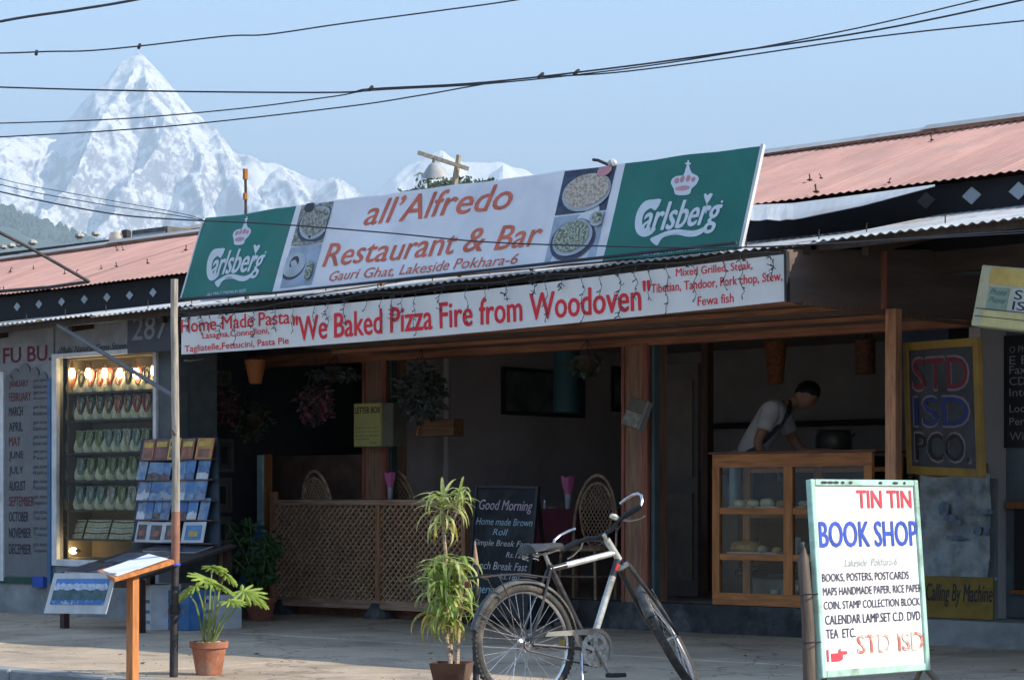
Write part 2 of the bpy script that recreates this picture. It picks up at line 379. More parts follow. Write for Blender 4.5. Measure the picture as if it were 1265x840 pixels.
sil = [(-700, 330), (-420, 260), (-220, 225), (-100, 190), (-40, 178), (0, 171), (38, 169), (68, 172), (82, 164), (92, 150), (98, 139), (112, 116), (126, 108), (140, 88), (148, 80), (158, 74), (165, 69), (170.5, 65), (177, 69), (184, 77), (190, 84), (196, 94), (203, 107), (207, 117), (215, 127), (226, 138), (238, 145), (252, 152), (266, 160), (276, 172), (287, 186), (298, 188), (312, 193), (335, 201), (352, 204), (370, 213), (385, 219), (402, 216), (420, 220), (436, 233), (452, 244), (480, 262), (560, 300), (700, 350), (1000, 420)]
dy_ = {98: -300, 170.5: 0, 266: -400, 312: -900, 370: -700, 420: -900, 0: -1500, 68: -900, -100: -2200}
crest = []
for (a, b) in sil:
    off = np.interp(a, [-700, -100, 0, 68, 98, 170.5, 226, 266, 312, 370, 420, 1000], [-2000, -2200, -1500, -900, -350, 0, -150, -400, -900, -700, -900, -900])
    crest.append(mzp(a, b, T + off))
sp = lambda pts, s_: ([mzp(*q) for q in pts], s_)
spurs = [sp([(168, 75, 27900), (150, 125, 27150), (128, 165, 26300), (95, 215, 25300), (60, 262, 24200)], 1.15),
         sp([(172, 75, 27900), (186, 120, 27200), (196, 165, 26500), (180, 215, 25600), (150, 262, 24300)], 1.2),
         sp([(205, 115, 27800), (232, 170, 27000), (238, 215, 26000), (262, 250, 25000)], 1.1),
         sp([(270, 168, 27500), (262, 205, 26600), (300, 245, 25500), (340, 290, 24500)], 1.0),
         sp([(335, 203, 27100), (350, 235, 26300), (400, 270, 25400)], .95),
         sp([(400, 219, 27100), (420, 250, 26300), (430, 290, 25400)], .95),
         sp([(98, 141, 27600), (88, 175, 26900), (50, 225, 25800), (10, 262, 24800)], 1.0),
         sp([(30, 172, 26600), (10, 210, 25800), (-40, 255, 24800)], .75),
         sp([(-60, 185, 26000), (-90, 230, 25200)], .8)]
heightfield('snow_mountain', m_snow, crest, spurs, -13500, 4200, 23200, 29000, 27, 1.25, 560, base=300, seed=5)
sil2 = [(300, 300), (430, 262), (462, 250), (476, 243), (484, 227), (492, 212), (504, 203), (520, 198), (536, 187), (545, 184), (556, 193), (572, 199), (600, 201), (626, 203), (645, 210), (668, 217), (700, 226), (740, 240), (800, 262), (900, 300), (1200, 380), (1700, 470)]
heightfield('snow_range', snowmat('bright_snow', (.4, .41, .45), (.93, .93, .93), .85, 1.05), [mzp(a, b, 26500) for a, b in sil2],
            [sp([(545, 190, 26300), (520, 225, 25600), (500, 260, 24800)], .8), sp([(626, 206, 26300), (610, 240, 25600), (590, 275, 24900)], .7), sp([(700, 228, 26300), (690, 260, 25600)], .7)],
            -1750, 8500, 24300, 28200, 40, .9, 300, base=300, seed=15, nsc=1100, det=200)
# wooded hills in front of them
m_hill = mat('wooded_hill', (.05, .075, .05), rough=1, var=.35, scale=.004, bump=.0, detail=8)
hs = [(-500, 150), (-250, 200), (-120, 225), (-40, 244), (0, 254), (25, 262), (55, 275), (90, 287), (125, 298), (170, 310), (260, 330), (400, 350), (560, 350), (800, 360), (1300, 330), (1700, 300)]
hill_crest = [mzp(a, b, 13000) for a, b in hs]
heightfield('wooded_ridge', m_hill, hill_crest, [sp([(-60, 245, 13000), (-20, 300, 11800)], .5), sp([(90, 287, 13000), (60, 340, 11800)], .5)], -6200, 5800, 10200, 14600, 60, .5, 260, base=-1, nsc=1200, seed=33, det=60)
# forest cover on the ridge: one mass of small trees
rnd = random.Random(5); fm = MB(); lobes = MB()
for i in range(1100):
    u = rnd.random(); px = -60 + 320 * u; py = np.interp(px, [a for a, b in hs], [b for a, b in hs])
    dn = rnd.random() ** 1.7 * 26; p = PT(px, py + dn + 1.5, 13000 - dn * 22)
    hh = rnd.uniform(18, 44) * (1.25 if rnd.random() < .12 else 1); rr = hh * rnd.uniform(.28, .5)
    fm.lathe([(rr * .5, 0), (rr, hh * .35), (rr * .7, hh * .75), (rr * .12, hh)], c=(p.x, p.y, p.z - 8), n=6)
tag(fm.build('forest', m_hill, local=True), 'dark trees crowding the crest of the far left ridge', 'forest', kind='stuff')

# haze
hz = MB().box(-58000, 58000, -58000, 58000, -1.3, 7600).build('haze', None, local=True); hz.data.materials.clear()
mh = bpy.data.materials.new('haze'); mh.use_nodes = True; tn = mh.node_tree; tn.nodes.remove(tn.nodes['Principled BSDF'])
pvn = tn.nodes.new('ShaderNodeVolumePrincipled'); pvn.inputs['Color'].default_value = (.60, .80, 1, 1); pvn.inputs['Density'].default_value = 6.2e-5
pvn.inputs['Anisotropy'].default_value = 0.0
tn.links.new(pvn.outputs[0], tn.nodes['Material Output'].inputs['Volume']); hz.data.materials.append(mh); hz['kind'] = 'stuff'

# ================================================================ BUILDINGS
XL, XR = -27.0, 5.0                       # extent of the row
XWALL = -14.9                             # wall between left bay and dining room
KS = .0112                                # the roofs climb slightly along the street
zE = lambda x: 2.835 + KS * (x + 14.4)    # awning edge
zB = lambda x: 3.20 + KS * (x + 14.4)     # awning at fascia
zP = lambda x: 3.46 + KS * (x + 14.4)     # pink roof edge
zR = lambda x: 4.37 + KS * (x + 14.4)     # ridge
YE, YF, YRG = 12.72, 14.6, 17.2
row = thing('shop_row', 'long low row of shops under a faded pink corrugated roof', 'building', (-12, 15.4, 0))
rnd = random.Random(11)
x = XL
while x < XR:
    wd = .80; dz = rnd.uniform(-.004, .004); dy = rnd.uniform(-.02, .02)
    corr(MB(), x, x + wd + .03, YF - .12 + dy, YRG - .02, amp=.006, zf=lambda X, Y: zP(X) + dz + (zR(X) - zP(X)) * (Y - YF + .12) / (YRG - YF + .12)).build('roof_sheet', m_pink, row)
    x += wd
x = XL
while x < XR:                             # back slope
    corr(MB(), x, x + .83, YRG + .02, YRG + 3.2, lambda X, Y: zR(X) - .02 - .35 * (Y - YRG)).build('back_roof_sheet', m_pink, row); x += .8
for i in range(17):                       # ridge caps
    a = XL + i * 1.9; b = a + 1.93; j = rnd.uniform(-.006, .012); t_ = .05 + .0 * i
    vs = [(a, YRG - .13, zR(a) + .0 + j), (a, YRG, zR(a) + .062 + j), (a, YRG + .13, zR(a) + j), (b, YRG - .13, zR(b) + j * .2), (b, YRG, zR(b) + .055), (b, YRG + .13, zR(b))]
    vs += [(p[0], p[1], p[2] - .004) for p in vs]
    MB().add(vs, [(0, 3, 4, 1), (1, 4, 5, 2), (6, 7, 10, 9), (7, 8, 11, 10), (0, 6, 9, 3), (0, 1, 7, 6), (3, 9, 10, 4)]).build('ridge_cap', m_tin, row)
bolt = None
for i in range(74):
    x = rnd.uniform(XL + 1, -3); f = rnd.choice([.06, .3, .55, .8]) + rnd.uniform(-.03, .03); y = YF - .12 + f * (YRG - YF + .12)
    z = zP(x) + (zR(x) - zP(x)) * f
    if bolt is None:
        bolt = MB().tube([(0, 0, -.01), (.004, -.004, .03), (.014, -.006, .045), (.02, -.012, .035)], .005, n=5).lathe([(.02, 0), (.021, .004), (.006, .012)], n=8).build('roof_bolt', mat('rusty_bolt', (.06, .035, .025), rough=.8), row, local=True); b_ = bolt
    else: b_ = bolt.copy(); COL.objects.link(b_); b_.parent = row
    b_.matrix_basis = row.matrix_basis.inverted() @ Matrix.Translation((x, y, z + .01)) @ Matrix.Rotation(rnd.uniform(0, 6), 4, 'Z') @ Matrix.Scale(rnd.uniform(.8, 1.3), 4)
# fascia with diamonds
MB().add([(XL, YF, zB(XL) - .25), (XR, YF, zB(XR) - .25), (XR, YF, zP(XR) - .01), (XL, YF, zP(XL) - .01), (XL, YF + .04, zB(XL) - .25), (XR, YF + .04, zB(XR) - .25), (XR, YF + .04, zP(XR) - .01), (XL, YF + .04, zP(XL) - .01)],
         [(0, 1, 2, 3), (7, 6, 5, 4), (3, 2, 6, 7), (0, 4, 5, 1)]).build('fascia', mat('black_fascia', (.012, .012, .016), rough=.7), row)
m_dia = mat('diamond_panel', (.36, .40, .44), rough=.35, var=.1)
m_dia2 = mat('dull_diamond_panel', (.07, .07, .07), rough=.6)
for px, py in [(22, 379), (49, 376), (77, 373), (105, 370), (133, 367.5), (161, 365), (190, 361.5)]:
    p = P(px, py, YF); d = .058
    MB().poly([(p.x - d, p.z), (p.x, p.z - d * .82), (p.x + d, p.z), (p.x, p.z + d * .82)], YF - .012, YF - .001).build('diamond', m_dia, row)
for k, (px, py) in enumerate([(1145, 248), (1201, 242), (1259, 236)]):
    p = P(px, py, YF); d = .080
    MB().poly([(p.x - d, p.z), (p.x, p.z - d * .83), (p.x + d, p.z), (p.x, p.z + d * .83)], YF - .012, YF - .001).build('diamond', m_dia2 if k == 0 else m_dia, row)
x = XP(1259, YF) + .8
while x < XR: MB().poly([(x - .115, zB(x) + .13), (x, zB(x) + .06), (x + .115, zB(x) + .13), (x, zB(x) + .20)], YF - .012, YF - .001).build('diamond', m_dia, row); x += .55
# walls and rooms of the row
def wallbox(name, x0, x1, y0, y1, z0, z1, m, par=None): return MB().box(x0, x1, y0, y1, z0, z1).build(name, m, row if par is None else par)
wallbox('rear_wall', XL, XR, 19.6, 19.8, 0, 3.4, m_dkwall)
wallbox('ceiling', XL, -8.46, 15.45, 19.6, 2.78, 2.86, mat('dim_ceiling', (.40, .35, .31), rough=.9))
wallbox('front_header', XL, XR, YF + .05, YF + .15, 2.86, 3.33, m_ply)
wallbox('end_wall_left', XL, XL + .2, 13.4, 19.6, 0, 3.3, m_grey); wallbox('end_wall_right', XR - .2, XR, 15.3, 19.6, 0, 3.4, m_grey)
wallbox('dining_room_wall', XWALL - .08, XWALL, 15.55, 19.6, 0, 2.78, mat('dining_wall', (.54, .47, .46), rough=.85, var=.1, scale=1, dirt=(.43, .37, .36)))
wallbox('room_floor', -16.4, -8.46, 15.55, 19.6, 0, .235, mat('room_floor', (.34, .30, .26), rough=.6))
wallbox('room_end_wall', -8.46, -8.38, 15.38, 19.6, 0, 2.9, m_dkwall)
wallbox('counter_platform', -11.0, -8.46, 16.06, 18.2, .235, .44, mat('room_floor', ()))
# step in front
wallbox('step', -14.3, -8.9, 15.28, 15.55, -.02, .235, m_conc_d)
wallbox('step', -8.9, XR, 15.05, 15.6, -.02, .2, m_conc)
XS = XP(222, 13.42)                       # corner of the left shop
wallbox('plinth', XL + .2, XS, 13.40, 13.62, -.02, .36, m_conc)
XSW = -16.85
wallbox('side_pier', XS - .25, XS - .02, 13.53, 13.9, 0, 2.9, mat('dim_grey_pier', (.10, .115, .12), rough=.8))
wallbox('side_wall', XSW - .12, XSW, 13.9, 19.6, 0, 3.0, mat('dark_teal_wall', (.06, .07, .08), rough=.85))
wallbox('bay_floor', XSW, -14.3, 15.3, 19.6, -.05, .2, mat('room_floor', ()))
# thin blue-grey jamb, pillars, beam
pil1 = [XP(455, 15.4), XP(486, 15.4)]; pil2 = [XP(775, 15.4), XP(809, 15.4)]
m_pil = WD('pillar_boards', (.34, .19, .12), dirt=(.2, .12, .09)); m_pil2 = WD('pillar_edges', (.34, .12, .08))
for (a, b), yb in ((pil1, 0.12), (pil2, .235)):
    wallbox('pillar', a + .03, b - .03, 15.33, 15.62, yb, 2.52, m_pil)
    wallbox('pillar_edge', a, a + .03, 15.31, 15.64, yb, 2.52, m_pil2); wallbox('pillar_edge', b - .06, b, 15.29, 15.33, yb, 2.52, m_pil2)
m_jamb = mat('blue_grey_jamb', (.10, .145, .16), rough=.5)
wallbox('door_jamb', pil2[1] + .005, pil2[1] + .04, 15.34, 15.42, .235, 2.5, m_jamb)
wallbox('door_jamb', pil1[1] + .005, pil1[1] + .03, 15.34, 15.42, .12, 2.5, mat('green_jamb', (.05, .09, .08)))
wallbox('beam', XSW, -8.46, 15.30, 15.44, 2.50, 2.62, WD('beam_wood', (.36, .15, .08), stretch=(.6, 6, 6)))
wallbox('lintel_board', XSW, -8.46, 15.36, 15.44, 2.62, 2.95, m_ply)
# dark door leaf standing open beside the second pillar, with panels
dl = wallbox('door_leaf', XP(818, 16.3), XP(862, 16.3), 16.3, 16.35, .25, 2.4, mat('dark_brown_door', (.12, .10, .09), rough=.6))
for z0, z1 in ((.4, 1.2), (1.35, 2.25)):
    wallbox('door_panel', XP(824, 16.29), XP(856, 16.29), 16.28, 16.3, z0, z1, mat('dark_brown_door_panel', (.15, .12, .10), rough=.6), dl)
wallbox('door_frame_post', XP(866, 17.4), XP(874, 17.4), 17.4, 17.5, .25, 2.7, m_wood_d)
for i, (z, pa, pb) in enumerate(((1.92, 862, 962), (1.42, 862, 930), (1.0, 862, 930))):
    wallbox('wall_shelf', XP(pa, 19.3), XP(pb + 130, 19.3), 19.25, 19.6, z, z + .05, mat('shelf_black', (.02, .02, .022)))
# outer panels and posts of the awning end
XE = -8.38
ep = MB().add([(XE, 12.62, 2.50), (XE, 15.4, 2.54), (XE, 15.4, 3.1), (XE, 12.62, 2.86)], [(0, 1, 2, 3)])
ep.add([(XE + .02, 12.62, 2.50), (XE + .02, 15.4, 2.54), (XE + .02, 15.4, 3.1), (XE + .02, 12.62, 2.86)], [(3, 2, 1, 0)]); ep.f += [(0, 4, 5, 1), (3, 2, 6, 7), (0, 3, 7, 4)]
ep.build('awning_end_panel', m_ply, row)
yb_ = PW(1088, 500, XE).y
wallbox('panel_batten', XE + .02, XE + .035, yb_ - .03, yb_ + .03, 2.53, 2.97, m_pil2)
wallbox('panel_edge', XE + .02, XE + .04, 15.34, 15.4, 2.5, 3.1, m_wood_d)
wallbox('panel_edge', XE - .0, XE + .03, 12.8, 15.4, 2.49, 2.52, m_wood_d)

# ---------------------------------------------------------------- awnings (lean-to sheets)
def awning(name, label, x0, x1, mt, ye, ze, soft=0, zb=None):
    zB = zb or globals()['zB']; m_wood_x = m_wood_d = WD('dark_awning_wood', (.06, .04, .03))  # darker wood colour for the awning battens and rafters
    a = thing(name, label, 'awning', ((x0 + x1) / 2, YF, 3.1))
    x = x0
    while x < x1 - .01:
        x2 = min(x + .8, x1); dz = rnd.uniform(-.012, .008); dy = rnd.uniform(-.05, .03)
        corr(MB(), x, x2 + .02, ye + dy, YF - .005, lambda X, Y: ze(X) + dz + (zB(X) - .03 - ze(X)) * (Y - ye) / (YF - ye)).build('tin_sheet', mt if not isinstance(mt, list) else rnd.choice(mt), a); x = x2
    for y in (ye + .12, ye + .9, YF - .15):
        z = lambda X: ze(X) + (zB(X) - .03 - ze(X)) * (y - ye) / (YF - ye) - .05
        MB().bar((x0, y, z(x0)), (x1, y, z(x1)), .045, .06).build('batten', m_wood_x, a)
    xx = x0 + .3
    while xx < x1:
        MB().bar((xx, ye + .25, ze(xx) - .07), (xx, YF, zB(xx) - .13), .05, .06).build('rafter', m_wood_d, a); xx += 1.35
    hk = None
    xx = x0 + .25
    while xx < x1:
        z0 = ze(xx) + .02
        MB().tube([(xx, ye + .35, z0 + .02), (xx, ye + .35, z0 + .10), (xx + .01, ye + .34, z0 + .115)], .005, n=5).build('hook_bolt', m_iron, a); xx += .62
    return a
XA0, XA1 = XP(222, YE), XE + .06
m_tins = [m_tin, mat('bright_tin', (.55, .55, .54), rough=.45, metal=.25, var=.1, scale=2, dirt=(.35, .3, .26)), m_tin]
awL = awning('tin_awning', 'pale corrugated tin awning over the jewellery shop at far left', XL + .3, XA0 - .02, m_tins, 12.9, lambda x: 2.86 + KS * (x + 17))
awM = awning('tin_awning', 'corrugated tin awning that carries the restaurant banners', XA0, XA1, m_tins, YE, zE)
awR = awning('tin_awning', 'bright corrugated tin awning right of the restaurant banners', XA1 + .02, XR - .2, m_tins, 12.8, lambda x: 2.93 + .022 * (x + 8), zb=lambda x: zB(x) + .05)
yp_ = PW(1092, 500, XE).y
tag(MB().box(XE + .035, XE + .125, yp_ - .045, yp_ + .045, 0, 2.535, b=.004).build('awning_post', WD('orange_post_wood', (.48, .22, .11)), None), 'tall orange brown wooden post carrying the awning end right of the pastry case', 'post')
# flat ceiling boards under the restaurant awning
x = XA0 + .1; cb = []
while x < XE - .02:
    x2 = min(x + 1.0, XE - .02)
    MB().box(x + .004, x2 - .004, YE + .12, 15.3, 2.56 + rnd.uniform(0, .008), 2.575 + rnd.uniform(0, .006)).build('ceiling_board', WD('awning_ceiling', (.25, .17, .125), tint=.15, stretch=(3, .5, 3), dirt=(.18, .12, .09)), awM); x = x2
MB().box(XA0, XE, YE + .02, YE + .10, 2.49, 2.555).build('edge_beam', WD('beam_wood', ()), awM)
for y in (13.6, 14.5): MB().box(XA0 + .1, XE - .02, y, y + .04, 2.52, 2.555).build('ceiling_batten', WD('beam_wood', ()), awM)
# loose bent sheet right of the banner
ls = MB(); A_ = [P(918, 270, 13.75), P(985, 273, 13.6), P(1150, 229, 14.0), P(1160, 236, 14.3), P(1060, 243, 14.5), P(918, 256, 14.45)]
pA = [P(915, 272, 13.9), P(980, 271.5, 13.9), P(1065, 254, 13.95), P(1155, 230, 14.05)]; pB = [P(915, 254, 14.42), P(980, 251, 14.42), P(1065, 240, 14.42), P(1155, 228, 14.42)]
n = 24; vs = []
for k in range(2):
    for L_ in (pA, pB):
        for i in range(n + 1):
            f = i / n * 3; j = min(int(f), 2); q = L_[j].lerp(L_[j + 1], f - j); vs.append((q.x, q.y, q.z - k * .005 + (.006 * math.sin(i * 1.9) if L_ is pA and i < 9 else 0)))
m_ = n + 1; ls.add(vs, [(i, i + 1, m_ + i + 1, m_ + i) for i in range(n)] + [(2 * m_ + i, 3 * m_ + i, 3 * m_ + i + 1, 2 * m_ + i + 1) for i in range(n)] + [(i, 2 * m_ + i, 2 * m_ + i + 1, i + 1) for i in range(n)])
tag(ls.build('loose_tin_sheet', m_tins[1]), 'loose bent white tin sheet lying under the pink roof edge', 'tin sheet')

# roofs seen beyond the ridge
rb = thing('roof_beyond', 'dark old tin roof weighted with stones behind the pink ridge', 'building', P(50, 310, 22))
p0, p1 = P(-90, 318, 22), P(138, 301, 22)
for i in range(8):
    a = p0.lerp(p1, i / 8); b = p0.lerp(p1, (i + 1) / 8)
    corr(MB(), a.x, b.x + .02, 22, 25, lambda X, Y: a.z + (X - a.x) * .01 - .05 + .12 * (Y - 22) / 3, amp=.02).build('roof_sheet', m_tin_d, rb)
MB().box(p0.x, p1.x, 22.05, 24.9, 0, p0.z - .25).build('wall', m_dkwall, rb)
MB().box(p0.x, p1.x, 22.0, 22.05, p0.z - .35, p0.z - .08).build('eave_board', m_black, rb)
for px in (4, 14, 24, 40, 98, 118):
    p = P(px, 297, 22.2); r = rnd.uniform(.06, .11)
    q = MB().lathe([(r * .5, -r * .5), (r, -.1 * r), (r * .8, .4 * r), (r * .3, .6 * r)], c=(p.x, p.y, p0.z + .0 + r * .4 + (p.x - p0.x) * .01), n=7).build('roof_stone', mat('pale_stone', (.4, .38, .34), rough=.9), smooth=False)
    tag(q, '%s pale stone from the left holding down the dark roof behind the ridge' % {4: 'first', 14: 'second', 24: 'third', 40: 'fourth', 98: 'fifth', 118: 'sixth'}[px], 'stone', 'stones on the far dark roof')
gb = thing('roof_beyond', 'grey hipped roof with tan gable rising behind the pink ridge', 'building', P(210, 285, 27))
c0 = P(160, 292, 27); c1 = P(262, 292, 27); zt = P(225, 263, 27).z
ph = MB().add([(c0.x, 27, c0.z), (c1.x, 27, c0.z), (c1.x, 31, c0.z), (c0.x, 31, c0.z), (c0.x + 1.0, 29, zt + .15), (c1.x - .3, 29, zt + .2)], [(0, 1, 5, 4), (1, 2, 5), (2, 3, 4, 5), (3, 0, 4), (3, 2, 1, 0)])
ph.build('hip_roof', mat('tan_slates', (.30, .26, .21), rough=.85, var=.3, scale=9), gb)
MB().box(c0.x + .1, c1.x - .1, 27.2, 30.9, 0, c0.z - .02).build('wall', m_grey, gb)
pw0 = P(163, 293, 26); pw1 = P(207, 285, 26)
MB().box(pw0.x, pw1.x, 26, 26.9, pw0.z - .4, pw0.z + .12).build('dark_dormer', m_tin_d, gb)
MB().box(pw0.x + .05, pw1.x - .05, 25.97, 26, pw0.z - .3, pw0.z + .03).build('dormer_window', mat('pale_window', (.3, .33, .35), rough=.3), gb)
p = P(147, 296, 20.2)
tk = MB().lathe([(.10, -.02), (.14, .02), (.15, .10), (.12, .18), (.05, .21)], c=(p.x, p.y, p.z - .08), n=14).build('water_pot', mat('cream_enamel', (.6, .55, .45), rough=.5)); tag(tk, 'round cream pot standing on the roof left of the grey gable', 'pot')
MB().box(p.x + .08, p.x + .2, p.y - .04, p.y + .08, p.z, p.z + .13, b=.02).build('spout', m_black, tk)
# support for the pot
MB().box(p.x - .2, p.x + .25, p.y - .2, p.y + .2, 3.3, p.z - .1).build('base_block', m_tin_d, tk)
# ================================================================ SIGNS
m_ban = mat('vinyl_white', (.84, .84, .87), rough=.45, var=.06, scale=1.5, back=.22, dirt=(.74, .74, .77), dscale=2.5)
m_green = mat('vinyl_green', (.022, .185, .145), rough=.4, var=.15, scale=1.2, back=.15, dirt=(.05, .19, .15), dscale=3)
m_logo = mat('logo_white', (.62, .66, .70), rough=.5, var=.04)
m_pinkl = mat('logo_pink', (.55, .25, .27), rough=.5)
# big leaning banner
BX0, BX1 = -14.94, -8.90; BW = BX1 - BX0; BH = .815
bn = thing('restaurant_banner', 'long leaning vinyl banner with green ends and red restaurant name, above the awning', 'banner', (BX0, 12.82, 2.925), (-R(20), 0, 0))
rip = lambda x, z: .006 * math.sin(x * 5.1 + z * 3) + .005 * math.sin(x * 11 - z * 5) + .010 * math.exp(-((x - .25) / .35) ** 2) * math.sin(z * 9)
def cloth(x0, x1, z0, z1, mt, name, y=0, nx=None, nz=6, th=.004, sag=0):
    nx = nx or max(2, int((x1 - x0) * 12)); vs = []
    for k in range(2):
        for j in range(nz + 1):
            for i in range(nx + 1):
                x = x0 + (x1 - x0) * i / nx; z = z0 + (z1 - z0) * j / nz
                dz = -sag * math.sin(min(1, max(0, (x / .95))) * math.pi) * (z / BH) if sag else 0
                vs.append((x, y + rip(x, z) + k * th, z + dz))
    m = (nx + 1) * (nz + 1); fs = []
    for j in range(nz):
        for i in range(nx): q = j * (nx + 1) + i; fs += [(q, q + 1, q + nx + 2, q + nx + 1), (m + q, m + q + nx + 1, m + q + nx + 2, m + q + 1)]
    for i in range(nx): q = nz * (nx + 1) + i; fs += [(i, m + i, m + i + 1, i + 1), (q, q + 1, m + q + 1, m + q)]
    for j in range(nz): q = j * (nx + 1); e = q + nx; fs += [(q, q + nx + 1, m + q + nx + 1, m + q), (e, m + e, m + e + nx + 1, e + nx + 1)]
    mb = MB(); mb.sm = True; mb.add(vs, fs); return mb.build(name, mt, bn, local=True)
g1, p0_, p1_, p2_, p3_, g2 = 1.19, 1.25, 1.665, 4.22, 4.72, 4.80
cloth(0, g1, 0, BH, m_green, 'green_panel', sag=.02); cloth(g1, g2, 0, BH, m_ban, 'white_panel'); cloth(g2, BW, 0, BH, m_green, 'green_panel')
MB().box(BW, BW + .025, -.01, .02, 0, BH + .01).build('white_edging', m_white, bn, local=True)
MB().box(-.015, .0, -.005, .012, 0, BH - .01).build('white_edging', m_white, bn, local=True)
for x, z0, z1 in ((2.6, 0, BH), (4.05, 0, BH), (3.3, 0, BH)):      # battens of the frame behind, edge showing as a faint crease
    MB().box(x, x + .03, .02, .05, z0, z1).build('frame_batten', m_wood_d, bn, local=True)
MB().box(0, BW, .02, .05, BH - .05, BH - .012).box(0, BW, .02, .05, .01, .05).build('frame_rail', m_wood_x, bn, local=True)
for x in (.3, 2.0, 3.6, 5.2): MB().bar((x, .05, BH - .04), (x, .62, .02), .03, .03).build('prop', m_wood_d, bn, local=True)
def pl(pts, mt, name, y=-.004, par=None, fn=rip):
    cx_ = sum(a for a, b in pts) / len(pts)
    mb = MB().poly(pts, y, y + .0015); mb.v = [(a, b + fn(a, c), c) for a, b, c in mb.v]
    return mb.build(name, mt, par or bn, local=True)
def logo(sx0, sx1, z1):                       # wordmark, crown and hop leaf, in the proportions of the green panel
    den = 742 * -566 - (-99) * 120
    def A(x, y, hoff=0):
        dx, dy = x - 175, y - 790; u = (dx * -566 - dy * 120) / den; v = (742 * dy + 99 * dx) / den
        return (sx0 + (.03 + .94 * u) * (sx1 - sx0), v * z1 * .98)
    G = lambda L, k=3: smooth2([A(*p) for p in L], k)
    pl(G([(500, 428), (455, 427), (405, 434), (372, 462), (350, 505), (341, 555), (345, 600), (362, 630), (392, 644), (425, 636), (455, 612), (466, 592), (450, 590), (435, 604), (412, 610), (395, 598), (386, 570), (387, 535), (398, 505), (418, 487), (440, 478), (465, 490)], 2), m_logo, 'logo_initial')
    pl(G([(432, 655), (475, 630), (530, 605), (590, 594), (650, 600), (700, 600), (740, 585), (768, 568), (760, 592), (735, 618), (700, 634), (650, 636), (600, 625), (550, 628), (510, 640), (492, 658), (470, 688)], 3), m_logo, 'logo_swash')
    pl(G([(765, 445), (750, 412), (747, 394), (757, 388), (768, 399), (782, 388), (797, 391), (786, 418)], 3), m_logo, 'logo_leaf')
    pl(G([(762, 440), (766, 440), (770, 470), (765, 500), (758, 500), (765, 470)], 2), m_logo, 'logo_leaf_stem')
    pl(G([(572, 365), (555, 335), (563, 308), (590, 292), (628, 285), (640, 250), (648, 225), (638, 222), (640, 214), (650, 213), (652, 200), (660, 200), (660, 212), (670, 214), (668, 223), (660, 224), (664, 245), (676, 272), (702, 284), (714, 302), (700, 335), (672, 362), (664, 390), (625, 400), (580, 396)], 2), m_logo, 'logo_crown')
    for cx_, cy_, rx_, ry_ in ((590, 318, 13, 16), (622, 308, 12, 20), (655, 304, 12, 19), (684, 308, 11, 14), (622, 360, 40, 14)):
        a, b = A(cx_, cy_); k = (sx1 - sx0) / 742
        pl(ell(a, b, rx_ * k, ry_ * z1 / 566, 12), m_pinkl, 'logo_crown_gem', y=-.006)
    a = A(384, 590); b = A(835, 530); r_ = A(400, 470)
    zt_ = A(540, 452)[1]; zb = A(790, 600)[1] + .0
    txt('arlsberg', a[0], b[0], zb - .02 * z1, zt_ + .02 * z1, m_logo, bn, y=-.0055, bold=0.018, shear=.2, fn=rip)
    a = A(375, 752); b = A(722, 712)
    txt('ALL MALT PREMIUM BEER', a[0], b[0], a[1] + .0 * z1, a[1] + .035 * z1, m_logo, bn, y=-.004, fn=rip)
    pl(ell(*A(850, 433), .010, .010, 10), m_logo, 'registered_mark')
logo(0, g1, BH); logo(g2, BW, BH)
txt("all\u2019Alfredo", 2.10, 3.72, .54, .775, m_orange_l, bn, bold=0.017, shear=.16, fn=rip)
txt('Restaurant & Bar', 1.74, 4.13, .185, .395, m_orange_l, bn, bold=0.017, shear=.16, fn=rip)
txt('Gauri Ghat, Lakeside Pokhara-6', 1.86, 3.94, .03, .135, m_orange_l, bn, bold=0.007, shear=.2, fn=rip)
# food pictures
m_navy = mat('print_navy', (.05, .06, .10), rough=.5, var=.3, scale=20); m_plate = mat('print_plate', (.40, .43, .46), rough=.5)
m_pizza = mat('print_pizza', (.42, .26, .17), rough=.5, col2=(.55, .50, .42), scale=45, lo=.42, hi=.56)
m_salad = mat('print_salad', (.10, .13, .07), rough=.5, col2=(.45, .45, .36), scale=50, lo=.42, hi=.58)
m_stew = mat('print_stew', (.14, .13, .10), rough=.5, col2=(.42, .41, .36), scale=40, lo=.40, hi=.6)
m_pale = mat('print_pale_blue', (.33, .39, .48), rough=.5, var=.2, scale=6); m_choc = mat('print_choc', (.05, .05, .06), rough=.5)
def rect(x0, x1, z0, z1): return [(x0, z0), (x1, z0), (x1, z1), (x0, z1)]
def photo(x0, x1, z0, z1, bgm, plates, name='food_photo'):
    b = pl(rect(x0, x1, z0, z1), bgm, name)
    for k, (cx_, cz, rx_, rz_, m) in enumerate(plates):
        pts = [(min(x1, max(x0, a)), min(z1, max(z0, c))) for a, c in ell(cx_, cz, rx_, rz_, 28)]
        pl(pts, m, 'printed_dish', y=-.006 - .004 * (k + 1))
photo(p2_ + .0, p3_, .43, BH - .01, m_navy, [(4.49, .60, .235, .165, m_plate), (4.49, .615, .215, .145, m_pizza), (4.62, .77, .07, .05, m_pinkl)])
photo(p2_ + .0, p3_, .02, .415, m_pale, [(4.46, .20, .22, .175, m_navy), (4.46, .215, .195, .155, m_plate), (4.45, .225, .17, .13, m_salad), (4.67, .36, .07, .07, m_plate), (4.67, .36, .045, .045, m_salad)])
photo(p0_ + .02, p1_, .42, BH - .01, m_stew, [(1.52, .60, .22, .175, m_navy), (1.52, .615, .195, .155, m_plate), (1.51, .625, .165, .13, m_stew), (1.4, .77, .06, .05, m_choc)])
